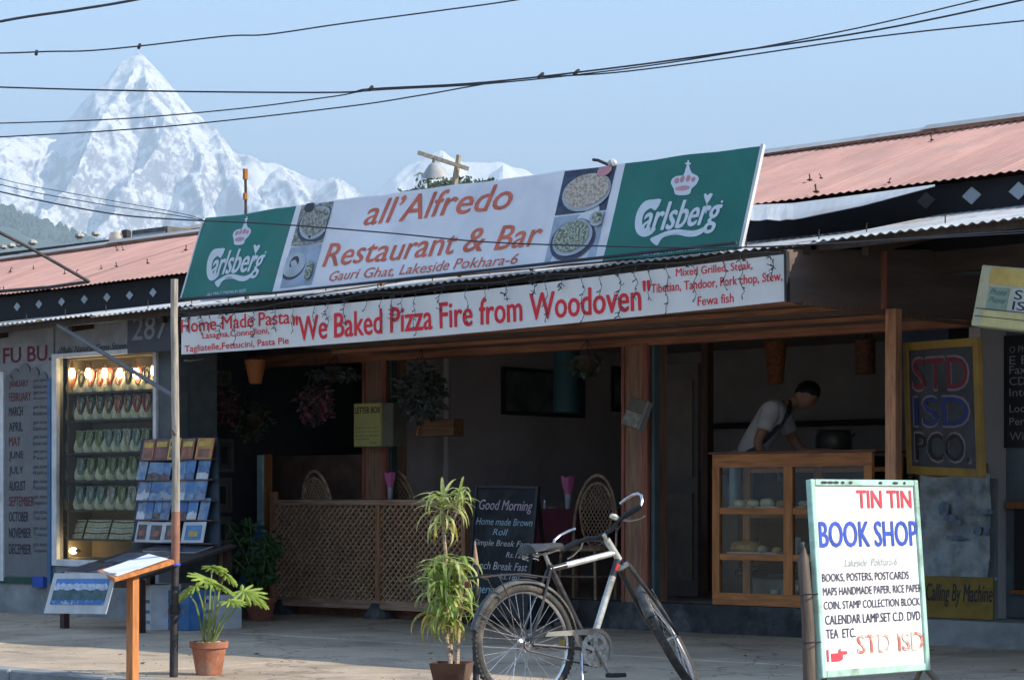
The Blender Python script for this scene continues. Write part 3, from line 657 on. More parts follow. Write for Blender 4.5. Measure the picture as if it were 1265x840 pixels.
photo(p0_ + .02, p1_, .03, .405, m_pale, [(1.37, .22, .15, .125, m_choc), (1.38, .235, .14, .115, m_plate), (1.38, .25, .055, .065, m_choc), (1.60, .16, .045, .09, m_salad)])
tag(MB().tube([(bn.location.x - .05, 12.8, 2.93), (bn.location.x + 1.2, 12.78, 2.905), (BX1 - 2, 12.74, 2.93), (BX1 + .02, 12.76, 2.96)], .012, n=6).build('tie_rope', m_cable), 'dark rope running along the foot of the big banner', 'rope')
# clamp light on the banner's top edge
q = P(752, 204, 13.1)
cl = thing('spotlight', 'small pale spotlight clamped to the top edge of the big banner', 'lamp', q)
MB().lathe([(.012, 0), (.03, .015), (.034, .05), (.014, .07)], c=q, n=10, M=Matrix.Rotation(R(75), 3, 'Y')).build('lamp_head', m_tin, cl)
MB().tube([q, q + Vector((-.12, .02, .05)), q + Vector((-.17, .02, .06))], .012, n=6).build('arm', m_iron, cl)
MB().tube([q + Vector((.02, .02, 0)), q + Vector((.02, .03, -.12))], .01, n=6).build('clamp', m_iron, cl)

# strip banner under the awning edge
SY = 12.6; SX0, SX1 = XP(224, SY), XP(970, SY); zb0, zb1 = P(224, 438, SY).z, P(970, 372, SY).z
ang = math.atan2(zb1 - zb0, SX1 - SX0); SW = (SX1 - SX0); SH = .325
st = thing('menu_banner', 'white strip banner with red pizza and menu lettering hanging under the awning edge', 'banner', (SX0, SY, zb0), (0, -ang, 0))
m_strip = mat('strip_white', (.84, .82, .79), rough=.6, var=.04, scale=2, dirt=(.74, .71, .67), back=.12)
sr = lambda x, z: .008 * math.sin(x * 2.3) + .004 * math.sin(x * 9 + z * 6)
def dz_(x): return -.03 * math.sin(math.pi * min(1, max(0, x / SW)))
vs = []; nx = 90
for k in range(2):
    for j in range(5):
        for i in range(nx + 1):
            x = SW * i / nx; z = SH * j / 4; vs.append((x, sr(x, z) + k * .004, z + dz_(x)))
m_ = 5 * (nx + 1); fs = []
for j in range(4):
    for i in range(nx): q = j * (nx + 1) + i; fs += [(q, q + 1, q + nx + 2, q + nx + 1), (m_ + q, m_ + q + nx + 1, m_ + q + nx + 2, m_ + q + 1)]
for i in range(nx): q = 4 * (nx + 1) + i; fs += [(i, m_ + i, m_ + i + 1, i + 1), (q, q + 1, m_ + q + 1, m_ + q)]
mb = MB(); mb.sm = True; mb.add(vs, fs).build('sheet', m_strip, st, local=True)
MB().box(SW, SW + .02, -.01, .03, 0, SH + .02).build('end_batten', m_black, st, local=True)
def stx(s, pa, pb, z0, z1, m=m_red, **k):
    x0 = XP(pa, SY) - SX0; x1 = XP(pb, SY) - SX0; d = dz_((x0 + x1) / 2)
    o = txt(s, x0, x1, z0 + d, z1 + d, m, st, fn=sr, **k); return o
stx('Home Made Pasta', 222.5 + 1.5, 358, .20, .315, bold=0.018, rise=-.01)
stx('Lasagna,Connelloni,', 250, 333, .115, .185, bold=0.012, rise=-.008)
stx('Tagliatelle,Fettucini, Pasta Pie', 228, 357, .012, .085, bold=0.012, rise=-.008)
stx('"We Baked Pizza Fire from Woodoven"', 362, 804, .055, .265, bold=0.021)
stx('Mixed Grilled, Steak,', 836, 930, .245, .31, bold=0.012, rise=.0)
stx('Tibetian, Tandoor, Pork chop, Stew,', 806, 966, .13, .215, bold=0.011, rise=.004)
stx('Fewa fish', 862, 906, .03, .095, bold=0.012, rise=.004)
for i in range(26):                            # staples
    x = .1 + i * (SW - .2) / 25; MB().box(x, x + .02, -.012, .0, SH - .02, SH - .005).build('staple', m_black, st, local=True) if i % 2 == 0 else None
# unlit string lights over the strip
sl_ = thing('string_lights', 'unlit black fairy light wires dangling over the white strip banner', 'string lights', (SX0 + SW / 2, SY - .03, 2.8))
zt = lambda x: zb0 + (zb1 - zb0) * (x - SX0) / SW + SH
pts = []; x = SX0
while x < SX1: pts.append((x, SY - .035, zt(x) + .02 + .012 * math.sin(x * 7))); x += .1
MB().tube(pts, .004, n=5).build('main_wire', m_cable, sl_)
rnd = random.Random(21); x = SX0 + .12
while x < SX1 - .05:
    L_ = rnd.uniform(.10, .36); pp = []; n = int(L_ / .03)
    for i in range(n + 1): pp.append((x + .015 * math.sin(i * 1.3 + x) + rnd.uniform(-.006, .006), SY - .03 - rnd.uniform(0, .012), zt(x) + .02 - i * L_ / n))
    d = MB().tube(pp, .0028, n=4)
    for p in pp[1::2]:
        e = Vector((rnd.uniform(-.03, .03), -.01, -rnd.uniform(.01, .025))); d.tube([p, Vector(p) + e], [.003, .005], n=4)
    if rnd.random() < .3:
        for _ in range(14):
            p = Vector(rnd.choice(pp)); e = Vector((rnd.uniform(-.05, .05), -.012, rnd.uniform(-.03, .03))); d.tube([p, p + e], .003, n=4)
    d.build('light_drop', m_cable, sl_); x += rnd.uniform(.10, .28)

# ---------------------------------------------------------------- book shop sandwich board
C0 = (.5 * (1014 + 0) - 0, 0)
bl = PT(1014.5, 837.5, 11.7); br = PT(1148, 828, 12.27); br.z = bl.z; tl = PT(999.5, 592, 11.82)
xa = (br - bl); za = (tl - bl); za = za - xa.normalized() * za.dot(xa.normalized()) * .55
Wb, Hb = xa.length, za.length
tn_ = thing('book_shop_sign', 'bright white book shop sign board on wooden legs with mint green frame', 'sign', bl, frame_from(None, xa, za))
xs = (tl - bl).dot(xa.normalized())               # sideways skew of the old frame
m_sb = mat('sign_white', (.78, .78, .76), rough=.5, var=.02, dirt=(.72, .70, .62)); m_mint = mat('mint_frame', (.42, .66, .56), rough=.5, var=.15, scale=9, dirt=(.2, .28, .22), dscale=6)
def sk(mb, k=1): mb.v = [(a + xs * c / Hb * k, b, c) for a, b, c in mb.v]; return mb
sk(MB().box(.02, Wb - .02, .0, .015, .02, Hb - .02)).build('board', m_sb, tn_, local=True)
for a in ((0, .035, 0, Hb), (Wb - .035, Wb, 0, Hb), (.037, Wb - .037, 0, .04), (.037, Wb - .037, Hb - .035, Hb)):
    sk(MB().box(a[0], a[1], -.012, .028, a[2], a[3], b=.004)).build('frame_rail', m_mint, tn_, local=True)
for i in range(9):                                # chipped paint along the top
    x = .08 + rnd.uniform(0, Wb - .2); sk(MB().poly(ell(x, Hb - .018, rnd.uniform(.01, .03), .008, 7), -.0145, -.0122)).build('paint_chip', m_iron, tn_, local=True)
def bt(s, x0, x1, z0, z1, m, **k):
    o = txt(s, x0 * Wb, x1 * Wb, z0 * Hb, z1 * Hb, m, tn_, **k)
    for v in o.data.vertices: v.co.x += xs * v.co.z / Hb
    return o
m_rl = mat('red_sign_paint', (.72, .06, .09), rough=.5, var=.25, scale=25); m_dk = mat('ink_sign_paint', (.05, .04, .10), rough=.5, var=.2)
m_wash = mat('washed_red_paint', (.72, .18, .12), rough=.6, col2=(.76, .62, .58), scale=14, lo=.45, hi=.55); m_palegrey = mat('washed_grey_paint', (.42, .46, .48), rough=.6)
bt('TIN TIN', .42, .93, .855, .945, m_rl, bold=0.030); bt('BOOK SHOP', .06, .965, .655, .785, m_blue_l, bold=0.024)
bt('Lakeside  Pokhara-6', .27, .76, .555, .595, m_palegrey, shear=.3)
for i, (s, a, b, z) in enumerate((('BOOKS, POSTERS, POSTCARDS', .06, .86, .475), ('MAPS HANDMADE PAPER, RICE PAPER', .06, .975, .405), ('COIN, STAMP COLLECTION BLOCK', .06, .95, .335), ('CALENDAR LAMP.SET C.D. DVD', .065, .945, .265), ('TEA  ETC.', .065, .33, .195))):
    bt(s, a, b, z, z + .047, m_dk, bold=0.005)
bt('STD ISD', .34, .96, .11, .205, m_wash, bold=0.021)
def hand(x, z, s_):                               # pointing hand mark
    L_ = [(0, .3), (.45, .3), (.5, .45), (.6, .5), (.6, .38), (1.0, .36), (1.0, .24), (.7, .22), (.72, .1), (.66, .0), (.5, -.05), (.0, -.05)]
    sk(MB().poly([((x + a * s_) * Wb, z * Hb + b * s_ * Wb) for a, b in L_], -.0045, -.003)).build('hand_mark', m_rl, tn_, local=True)
hand(.10, .085, .14)
sk(MB().box(.06 * Wb, .075 * Wb, -.0045, -.003, .08 * Hb, .14 * Hb)).build('painted_bar', m_rl, tn_, local=True)
M_ = chain(tn_)
lt = M_ @ Vector((xs * .62, .02, Hb * .62)); lb_ = M_ @ Vector((-.03, .02, 0)); gl = Vector((lb_.x, lb_.y, 0)); 
MB().tube([gl + Vector((-.025, 0, 0)), M_ @ Vector((-.045 + xs * .3, .03, Hb * .3)), M_ @ Vector((-.05 + xs * .62, .035, Hb * .60)), M_ @ Vector((-.04 + xs * .66, .03, Hb * .66))], [.038, .034, .032, .006], n=9).build('leg', WD('dark_post_wood', (.10, .075, .06)), tn_)
rb_ = M_ @ Vector((Wb - .01, .03, .03))
MB().tube([rb_, Vector((rb_.x + .10, rb_.y + .16, 0))], .018, n=7).build('leg', m_bark, tn_)
MB().tube([rb_ + Vector((0, 0, .02)), Vector((rb_.x - .12, rb_.y + .05, 0))], .015, n=7).build('leg', m_bark, tn_)
MB().tube([M_ @ Vector((Wb * .5, .03, Hb * .9)), M_ @ Vector((Wb * .5, .45, -bl.z + .0))], .016, n=7).build('rear_leg', m_bark, tn_)
for k in (.18, .42): MB().tube([M_ @ Vector((xs * k - .05 + .05 * math.cos(a), .0 + .045 * math.sin(a), Hb * k)) for a in np.linspace(0, 6, 8)], .004, n=4).build('wire_tie', m_iron, tn_)

# ---------------------------------------------------------------- chalkboard
m_chb = mat('chalkboard', (.022, .026, .033), rough=.75, var=.35, scale=4, dirt=(.06, .065, .07), dscale=3)
m_ch1 = mat('chalk_pink', (.62, .50, .62), rough=.9); m_ch2 = mat('chalk_blue', (.40, .56, .68), rough=.9); m_ch3 = mat('chalk_white', (.58, .58, .58), rough=.9)
Dc = 14.6; cbl = P(573, 736, Dc); cbr = P(651, 740, Dc); cbl.z = cbr.z = .02; ctl = P(581, 601, Dc)
ck = thing('chalkboard', 'black chalkboard with handwritten breakfast menu standing at the entrance', 'menu board', cbl, (R(-6), R(1.2), 0))
cw = (cbr - cbl).length; chh = ctl.z / math.cos(R(6)) + .0
MB().box(.02, cw - .02, 0, .012, .10, chh - .02).build('board', m_chb, ck, local=True)
for a in ((0, .03, 0, chh), (cw - .03, cw, 0, chh), (.031, cw - .031, chh - .03, chh), (.031, cw - .031, .08, .11)):
    MB().box(a[0], a[1], -.012, .025, a[2], a[3], b=.003).build('frame_rail', mat('black_frame', (.02, .022, .028), rough=.4), ck, local=True)
MB().bar((.04, .03, chh - .05), (.04, .42, .02), .025, .025).bar((cw - .04, .03, chh - .05), (cw - .04, .42, .02), .025, .025).build('rear_legs', m_black, ck, local=True)
CT = lambda s, a, b, z0, z1, m, **k: txt(s, a * cw, b * cw, z0 * chh, z1 * chh, m, ck, y=-.003, shear=.25, **k)
CT('Good Morning', .09, .93, .80, .895, m_ch1, bold=0.002); CT('Home made Brown', .06, .95, .715, .765, m_ch2); CT('Roll', .34, .58, .645, .69, m_ch2)
CT('Simple Break Fast', .05, .93, .555, .61, m_ch3); CT('Rs.120', .58, .88, .49, .53, m_ch3); CT('Lunch Break Fast', .05, .93, .40, .455, m_ch3)
CT('Rs.180', .50, .82, .335, .375, m_ch3); CT('American', .05, .55, .23, .29, m_ch2)

# ---------------------------------------------------------------- other boards
def quad_sign(name, label, cat, BL, BR, TL, th=.03, group=None):
    xa = BR - BL; za = TL - BL; t = thing(name, label, cat, BL, frame_from(None, xa, za), group); return t, xa.length, za.length
m_yel = mat('yellow_frame', (.24, .13, .02), rough=.6, var=.15, dirt=(.15, .09, .02)); m_brd = mat('dark_board', (.035, .037, .04), rough=.6, var=.3, scale=6)
sb, sw, sh = quad_sign('phone_board', 'tall yellow framed dark board lettered STD ISD PCO beside the restaurant', 'sign', PT(1122, 585, 16.1), PT(1214, 590, 15.0), PT(1113, 424, 16.1))
MB().box(.05, sw - .05, 0, .015, .05, sh - .05).build('board', m_brd, sb, local=True)
for a in ((0, .07, 0, sh), (sw - .07, sw, 0, sh), (.071, sw - .071, 0, .06), (.071, sw - .071, sh - .06, sh)):
    MB().box(a[0], a[1], -.012, .03, a[2], a[3], b=.004).build('frame_rail', m_yel, sb, local=True)
m_lo = mat('letter_outline', (.17, .13, .13), rough=.6); m_lr = mat('dim_red_letter', (.13, .012, .02), rough=.6); m_lb = mat('dim_blue_letter', (.014, .022, .10), rough=.6); m_lk = mat('black_letter', (.012, .012, .014), rough=.6)
for s, z0, z1, m in (('STD', .64, .87, m_lr), ('ISD', .37, .58, m_lb), ('PCO.', .11, .31, m_lk)):
    txt(s, .11 * sw, .87 * sw, (z0 - .012) * sh, (z1 + .012) * sh, m_lo, sb, bold=0.042, y=-.003); txt(s, .125 * sw, .855 * sw, z0 * sh, z1 * sh, m, sb, bold=0.018, y=-.006)
q0, q1 = P(1135, 612, 15.45), P(1219, 575, 15.45)
tag(MB().box(q0.x, q1.x, 15.45, 15.48, .2, q1.z + .02, b=.004).build('yellow_board', m_yel), 'plain yellow board standing behind the plastic covered rack', 'board')
q0, q1 = P(1112, 428, 16.4), P(1172, 392, 16.4)
bp = thing('blue_board', 'dark blue board with white edge above the phone board', 'board', (q0.x, 16.4, q0.z))
MB().box(q0.x, q1.x, 16.4, 16.43, q0.z - .2, q1.z).build('panel', mat('dark_blue_panel', (.03, .055, .10), rough=.5), bp); MB().box(q0.x - .02, q0.x, 16.38, 16.43, q0.z, q1.z).build('edge', mat('white_edge', (.5, .5, .5)), bp)
MB().bar((q0.x + .1, 16.42, q0.z - .2), (q0.x + .1, 16.42, .2), .04, .04).build('post', m_wood_d, bp)
# hanging light box
la = PT(1199, 402, 14.6); lb2 = PT(1209, 327, 14.6); rb2 = PT(1290, 412, 14.1)
lx, lw, lh = quad_sign('light_box_sign', 'yellow and cream hanging box sign lettered STD ISD at the right edge', 'sign', la, rb2, lb2)
sk2 = (lb2 - la).dot((rb2 - la).normalized())
lh = (lb2 - la).length
MB().box(0, lw, 0, .14, 0, lh, b=.006).build('box', mat('cream_box', (.50, .46, .30), rough=.5, dirt=(.4, .33, .2)), lx, local=True)
m_yp = mat('yellow_print', (.55, .38, .10), rough=.5, var=.2)
for x0, x1, z0, z1, m, n_ in ((.09, lw - .01, .70, .97, m_yp, 'yellow_band'), (.10, .28, .30, .66, mat('green_print', (.22, .30, .22), rough=.5), 'green_patch'), (.30, lw - .01, .30, .66, mat('cream_patch', (.45, .45, .40), rough=.5), 'cream_patch'), (.09, lw - .01, .02, .26, mat('pale_yellow_print', (.55, .47, .2), rough=.5), 'lower_band')):
    MB().poly(rect(x0, x1, z0 * lh, z1 * lh), -.003, -.001).build(n_, m, lx, local=True)
for z in (.285, .16): MB().poly(rect(.02, lw, z * lh, (z + .012) * lh), -.0045, -.0032).build('rule_line', m_ink, lx, local=True)
txt('STD', .33, lw * 1.0, .49 * lh, .64 * lh, m_ink, lx, bold=0.012, y=-.005); txt('ISD', .33, lw * .9, .32 * lh, .46 * lh, m_ink, lx, bold=0.012, y=-.005)
for i, z in enumerate((.58, .45)): txt('Phone', .12, .26, z * lh - .02, z * lh + .02, mat('dim_green_ink', (.08, .14, .12)), lx, y=-.005, shear=.3)

# right shop front
rs = thing('right_shop_front', 'grey painted shop front with dark notice board at the right edge', 'shop front', (-5, 15.8, .2))
m_gp = mat('blue_grey_front', (.15, .18, .20), rough=.7, dirt=(.10, .115, .125)); m_gd = mat('dark_grey_front', (.05, .055, .062), rough=.7)
X = lambda p, y=15.8: XP(p, y)
MB().box(X(1060), X(1203), 16.9, 16.95, .2, 3.1).build('recess_wall', m_gd, rs)
MB().box(X(1204), X(1238), 15.75, 15.9, .2, 2.95).build('pilaster', m_gp, rs)
MB().box(X(1240), 4.6, 15.8, 15.95, .2, 2.95).build('front_wall', m_gp, rs)
MB().box(X(1203), X(1204) + .015, 15.72, 15.75, .2, 2.9).build('corner_trim', m_white, rs)
MB().box(X(1237), X(1240), 15.7, 15.9, .2, 2.9).build('black_strip', m_black, rs)
MB().box(X(1243), X(1330), 15.76, 15.8, P(1250, 553, 15.8).z, P(1250, 415, 15.8).z).build('notice_board', m_black, rs)
t_ = thing('x', None, None, (X(1247), 15.755, P(1250, 553, 15.8).z)); bpy.data.objects.remove(t_)
m_chg = mat('pale_chalk', (.30, .31, .33), rough=.9)
def wtxt(s, pa, pb, ya, yb, y, m, par, **k):
    a = P(pa, ya, y); b = P(pb, yb, y); o = txt(s, a.x, b.x, min(a.z, b.z), max(a.z, b.z), m, par, y=y, **k); o.matrix_parent_inverse = chain(par).inverted(); return o
for i, (s, ya) in enumerate((('O Photocopy', 428), ('E Email', 440), ('Fax Scan', 452), ('CD Burn', 466), ('Internet', 480), ('Local Call', 500), ('Per Hour', 516))): wtxt(s, 1247, 1300, ya, ya + 8, 15.752, m_chg, rs)
wtxt('Winter', 1247, 1290, 534, 543, 15.752, m_chg, rs)
MB().box(X(1253), X(1330), 15.74, 15.8, P(1256, 733, 15.8).z, P(1256, 728, 15.8).z).build('window_sill', m_wood, rs); MB().box(X(1249), X(1330), 15.72, 15.8, P(1256, 628, 15.8).z, P(1256, 620, 15.8).z).build('window_head', m_wood, rs)
MB().box(X(1256), X(1330), 15.76, 15.8, P(1256, 727, 15.8).z, P(1256, 629, 15.8).z).build('window_shutter', mat('dark_shutter', (.03, .028, .028)), rs)
MB().box(X(1180, 15.0), 4.6, 14.9, 15.0, 2.86, 2.93).build('eave_rail', m_gp, rs)
# plastic covered rack
rk = thing('covered_rack', 'low rack covered with clear blue printed plastic sheet, right of the sign', 'display rack', P(1185, 750, 15.3))
a = P(1138, 712, 15.35); b = P(1226, 586, 15.35)
m_plas = mat('cloudy_plastic', (.13, .16, .18), rough=.3, var=.3, scale=5, col2=(.24, .28, .29), lo=.4, hi=.6, bump=.5, bscale=8, spec=.6)
vs = []; nx, nz = 26, 22
for k in range(2):
    for j in range(nz + 1):
        for i in range(nx + 1):
            u, v = i / nx, j / nz
            vs.append((a.x + (b.x - a.x) * u + .02 * math.sin(v * 5) * (u - .5), 15.33 + .012 * math.sin(u * 17 + v * 4) + .01 * math.sin(v * 13 - u * 7) - .05 * (1 - v) + k * .003, a.z + (b.z - a.z) * v - .02 * math.sin(u * 6) * v))
m_ = (nx + 1) * (nz + 1); fs = []
for j in range(nz):
    for i in range(nx): q = j * (nx + 1) + i; fs += [(q, q + 1, q + nx + 2, q + nx + 1), (m_ + q, m_ + q + nx + 1, m_ + q + nx + 2, m_ + q + 1)]
mb = MB(); mb.sm = True; mb.add(vs, fs).build('plastic_cover', m_plas, rk)
m_pb = mat('faded_blue_print', (.05, .12, .22), rough=.4, var=.3, scale=20, col2=(.14, .18, .22))
for px, py, rx, ry in ((1165, 628, .05, .06), (1173, 640, .06, .03), (1207, 655, .04, .04), (1218, 657, .025, .03), (1183, 645, .03, .025), (1180, 664, .09, .02), (1216, 632, .08, .02)):
    q = P(px, py, 15.26); MB().poly(ell(q.x, q.z, rx, ry, 9, rx * 90), 15.262, 15.266).build('blue_print', m_pb, rk)
MB().box(a.x, b.x, 15.4, 15.44, .2, b.z - .03).build('rack_back', m_grey, rk)
MB().bar((a.x - .03, 15.3, a.z), (b.x + .06, 15.3, a.z + .0), .03, .02).build('bottom_rail', m_white, rk)
for i in range(5): z = .45 + i * .18; MB().box(a.x + .04, b.x - .04, 15.34, 15.40, z, z + .02).build('rack_shelf', m_wood_d, rk)
# yellow machine board
a = P(1142, 752, 15.28); b = P(1229, 713, 15.28)
yb2 = thing('machine_board', 'low dark yellow board with black script under the covered rack', 'sign', (a.x, 15.26, a.z))
MB().box(a.x, b.x, 15.25, 15.28, .205, b.z, b=.003).build('board', mat('dim_yellow', (.22, .14, .02), rough=.6, var=.25, scale=5), yb2)
wtxt('Calling By Machine', 1144, 1226, 748, 722, 15.247, m_ink, yb2, shear=.25, bold=0.006)
# ================================================================ LEFT SHOP
LY = 13.4
ls_ = thing('jewellery_shop_front', 'grey and white jewellery shop front with painted name and list of months', 'shop front', (P(60, 700, LY).x, LY, .36))
X = lambda p, y=LY: XP(p, y)
m_pg = mat('pale_grey_wall', (.27, .285, .31), rough=.8, dirt=(.2, .2, .21)); m_cal = mat('calendar_grey', (.155, .16, .17), rough=.7, var=.08)
zq = lambda px, py, y=LY: P(px, py, y).z
MB().box(XL + .2, X(66), LY, LY + .12, .36, 2.9).build('front_wall', m_pg, ls_)
MB().box(X(66), X(196), LY + .02, LY + .12, zq(130, 434), 2.9).build('header_board', m_pg, ls_)
MB().box(X(196), XS, LY, LY + .12, .36, 2.9).build('end_pier', mat('dim_grey_pier', (.10, .115, .12), rough=.8), ls_)
MB().box(X(66), X(196), LY + .02, LY + .12, .36, zq(130, 697)).build('lower_board', m_pg, ls_)
wtxt('FU BU.', 4, 63, 449, 426, LY - .004, mat('maroon_lettering', (.13, .015, .025), rough=.6), ls_, bold=0.030)
wtxt('(Multi Natural Gems Stone)', 72, 158, 440, 422, LY + .012, m_ink, ls_, shear=.3)
# scalloped calendar board
z0, z1 = zq(30, 712), zq(30, 470); xa_, xb_ = X(8), X(60); w_ = xb_ - xa_
top = [(xb_, z1), (xb_, z1 + .10)] + [(xb_ - .05 - .05 * math.cos(a) * 0 - .08 * k, z1 + .13 + .0) for k, a in ((0, 0),)] 
pts = [(xa_, z0), (xb_, z0), (xb_, z1)]
for cx_, cz, r_ in ((xb_ - .07, z1, .07), (xb_ - .21, z1 + .05, .075), (xb_ - .37, z1 + .08, .09), (xb_ - .53, z1 + .05, .075), (xa_ + .07, z1, .07)):
    pts += [(cx_ + r_ * math.cos(a), cz + r_ * math.sin(a)) for a in np.linspace(.15, 2.99, 7)]
pts.append((xa_, z1)); MB().poly(pts, LY - .02, LY - .001).build('months_board', m_cal, ls_)
MB().box(X(2), X(7), LY - .03, LY, z0 - .05, z1 + .1).build('side_trim', m_white, ls_)
MB().box(X(61), X(65.5), LY - .03, LY, z0 - .05, z1).build('blue_trim', mat('blue_trim', (.05, .12, .24), rough=.5), ls_)
m_mar = mat('maroon_lettering', ()); m_tiny = mat('small_print', (.05, .05, .06))
for i, (s, yy) in enumerate(zip('JANUARY FEBRUARY MARCH APRIL MAY JUNE JULY AUGUST SEPTEMBER OCTOBER NOVEMBER DECEMBER'.split(), (475, 490, 508, 527, 545, 563, 582, 600, 619, 638, 658, 678))):
    yo = yy + 0
    wtxt(s, 11, 11 + 3.4 * len(s) + (4 if len(s) < 5 else 0), yo + 6, yo - 6, LY - .023, m_mar if i in (0, 1, 4, 8) else m_ink, ls_, bold=0.012)
    for k in (0, 1): wtxt(['Garnet red', 'Amethyst', 'Bloodstone', 'Diamond', 'Emerald', 'Pearl', 'Ruby', 'Peridot', 'Sapphire', 'Opal pink', 'Topaz', 'Turquoise'][i] if k == 0 else 'gem stone', 41, 58, yo + 5 - 7 * k, yo - .5 - 7 * k, LY - .023, m_tiny, ls_)
MB().box(X(45), X(58), LY - .05, LY, .27, .38).build('blue_box', mat('bright_blue', (.03, .09, .4)), ls_)
MB().box(X(-40), X(44), LY - .02, LY, .30, .36).build('green_rail', mat('dark_green', (.02, .07, .05)), ls_)
# dark number board
nb, nw, nh = quad_sign('number_board', 'dark grey number board hanging high at the end of the jewellery shop', 'sign', P(157, 437, 13.2), P(221, 433, 13.2), P(155, 389, 13.2))
MB().box(0, nw, 0, .03, 0, nh, b=.004).build('board', mat('slate_board', (.06, .06, .075), rough=.6), nb, local=True)
txt('2871', .10 * nw, .95 * nw, .33 * nh, .93 * nh, mat('board_numerals', (.22, .23, .24)), nb, bold=0.012, shear=.1)
# jewellery showcase
jc = thing('showcase', 'white framed lit jewellery showcase with rows of necklace busts', 'showcase', (X(130), LY, zq(130, 695)))
m_lin = mat('showcase_lining', (.20, .16, .10), rough=.8, var=.1); m_shelf = mat('showcase_shelf', (.05, .05, .045), rough=.7)
jx0, jx1 = X(70), X(194); jz0, jz1 = zq(130, 694), zq(130, 437)
MB().box(jx0, jx1, LY + .42, LY + .44, jz0, jz1).build('back', m_lin, jc)
MB().box(jx0, jx0 + .02, LY + .13, LY + .42, jz0, jz1).build('side', m_lin, jc); MB().box(jx1 - .02, jx1, LY + .13, LY + .42, jz0, jz1).build('side', m_lin, jc)
MB().box(jx0 + .02, jx1 - .02, LY + .13, LY + .42, jz1 - .02, jz1).build('top', m_lin, jc); MB().box(jx0 + .02, jx1 - .02, LY + .13, LY + .42, jz0, jz0 + .03).build('floor', m_lin, jc)
for a in ((X(66.5), jx0 + .03, jz0 - .05, jz1 + .03), (jx1 - .03, jx1 + .02, jz0 - .05, jz1 + .03), (jx0 + .031, jx1 - .031, jz0 - .05, jz0 + .015), (jx0 + .031, jx1 - .031, jz1 - .015, jz1 + .03)):
    MB().box(a[0], a[1], LY - .03, LY + .02, a[2], a[3], b=.004).build('frame_rail', m_white, jc)
MB().add([(jx0 + .03, LY + .005, jz0), (jx1 - .03, LY + .005, jz0), (jx1 - .03, LY + .005, jz1), (jx0 + .03, LY + .005, jz1)], [(0, 1, 2, 3)]).build('glass_pane', glass(), jc)
rowsj = [(481, 455), (516, 489), (557, 532), (592, 567), (629, 603)]
m_bust = mat('cream_bust', (.64, .62, .42), rough=.8, var=.2, scale=20); jewel = [mat('jewel_%s' % n, c, rough=.35, var=.4, scale=60, spec=.6) for n, c in (('red', (.35, .05, .04)), ('green', (.24, .33, .13)), ('blue', (.05, .14, .28)), ('pearl', (.55, .53, .46)), ('amber', (.4, .16, .03)), ('dark', (.06, .05, .05)), ('turquoise', (.22, .36, .33)))]
jw = 'red green blue pearl amber dark turquoise'.split()
def bust(s=1.0):
    mb = MB(); o = smooth2([(-.05, 0), (.05, 0), (.075, .07), (.055, .15), (.042, .23), (.052, .27), (.0, .255), (-.052, .27), (-.042, .23), (-.055, .15), (-.075, .07)], 2)
    c = (0, .13); n = len(o); vs = []
    for sc, y in ((1, .0), (.96, -.012), (.6, -.035)): vs += [(c[0] + (a - c[0]) * sc, y, c[1] + (b - c[1]) * sc) for a, b in o]
    vs.append((0, -.045, .13)); fs = []
    for k in range(2):
        for i in range(n): j = (i + 1) % n; fs.append((k * n + i, k * n + j, k * n + n + j, k * n + n + i))
    fs += [(2 * n + i, 2 * n + (i + 1) % n, 3 * n) for i in range(n)]; fs.append(tuple(range(n - 1, -1, -1)))
    mb.sm = True; return mb.add(vs, fs)
rnd = random.Random(8); ordn = 'first second third fourth fifth sixth seventh eighth ninth'.split(); rown = ['top', 'second', 'third', 'fourth', 'fifth']
bp_ = None; nk = None
for r_, (yb, yt) in enumerate(rowsj):
    z = zq(130, yb + 1); yy = LY + .12
    MB().box(jx0 + .021, jx1 - .021, yy, LY + .419, z - .02, z).build('shelf', m_shelf, jc)
    MB().box(jx0 + .021, jx1 - .021, LY + .40, LY + .418, z + .0, z + .05 + .16).build('shelf_back', m_shelf, jc) if r_ < 3 else None
    hgt = (zq(130, yt) - z) * 1.16
    n = 9 if r_ < 3 else 8
    for i in range(n):
        px = 88 + i * (104 / n) - r_ * 1.0; x = XP(px, LY + .2) + .03
        col_ = rnd.choice([[0, 0, 4, 5], [0, 3, 5, 5], [1, 1, 3, 6], [1, 1, 1, 6], [3, 1, 6, 6]][r_])
        t = thing('necklace_bust', '%s cream bust from the left in the %s row of the showcase, with %s beads' % (ordn[i], rown[r_], jw[col_]), 'necklace display', (x, LY + .19, z + .001), (R(-14), 0, R(rnd.uniform(34, 44))), 'necklace busts in the showcase')
        sc = hgt / .27
        if bp_ is None: b_ = bust().build('bust', m_bust, t, local=True); bp_ = b_
        else: b_ = bp_.copy(); COL.objects.link(b_); b_.parent = t
        b_.matrix_basis = Matrix.Diagonal((sc * 1.02, sc, sc, 1))
        if nk is None or True:
            if nk is None:
                pp = [(.034 * math.cos(a) * (1 + .35 * math.sin(a)), -.046 , .155 + .095 * math.sin(a)) for a in np.linspace(0, 2 * math.pi, 19)[:-1]]
                q = MB().tube(pp, .009, n=5, closed=True).tube([(.6 * a, b - .006, .145 + (c_ - .155) * .6) for a, b, c_ in pp], .006, n=5, closed=True).build('necklace', None, t, local=True); q.data.materials.clear(); q.data.materials.append(jewel[0]); nk = q
                q.material_slots[0].link = 'OBJECT'
            else: q = nk.copy(); COL.objects.link(q); q.parent = t
            q.material_slots[0].link = 'OBJECT'; q.material_slots[0].material = jewel[col_]; q.matrix_basis = b_.matrix_basis
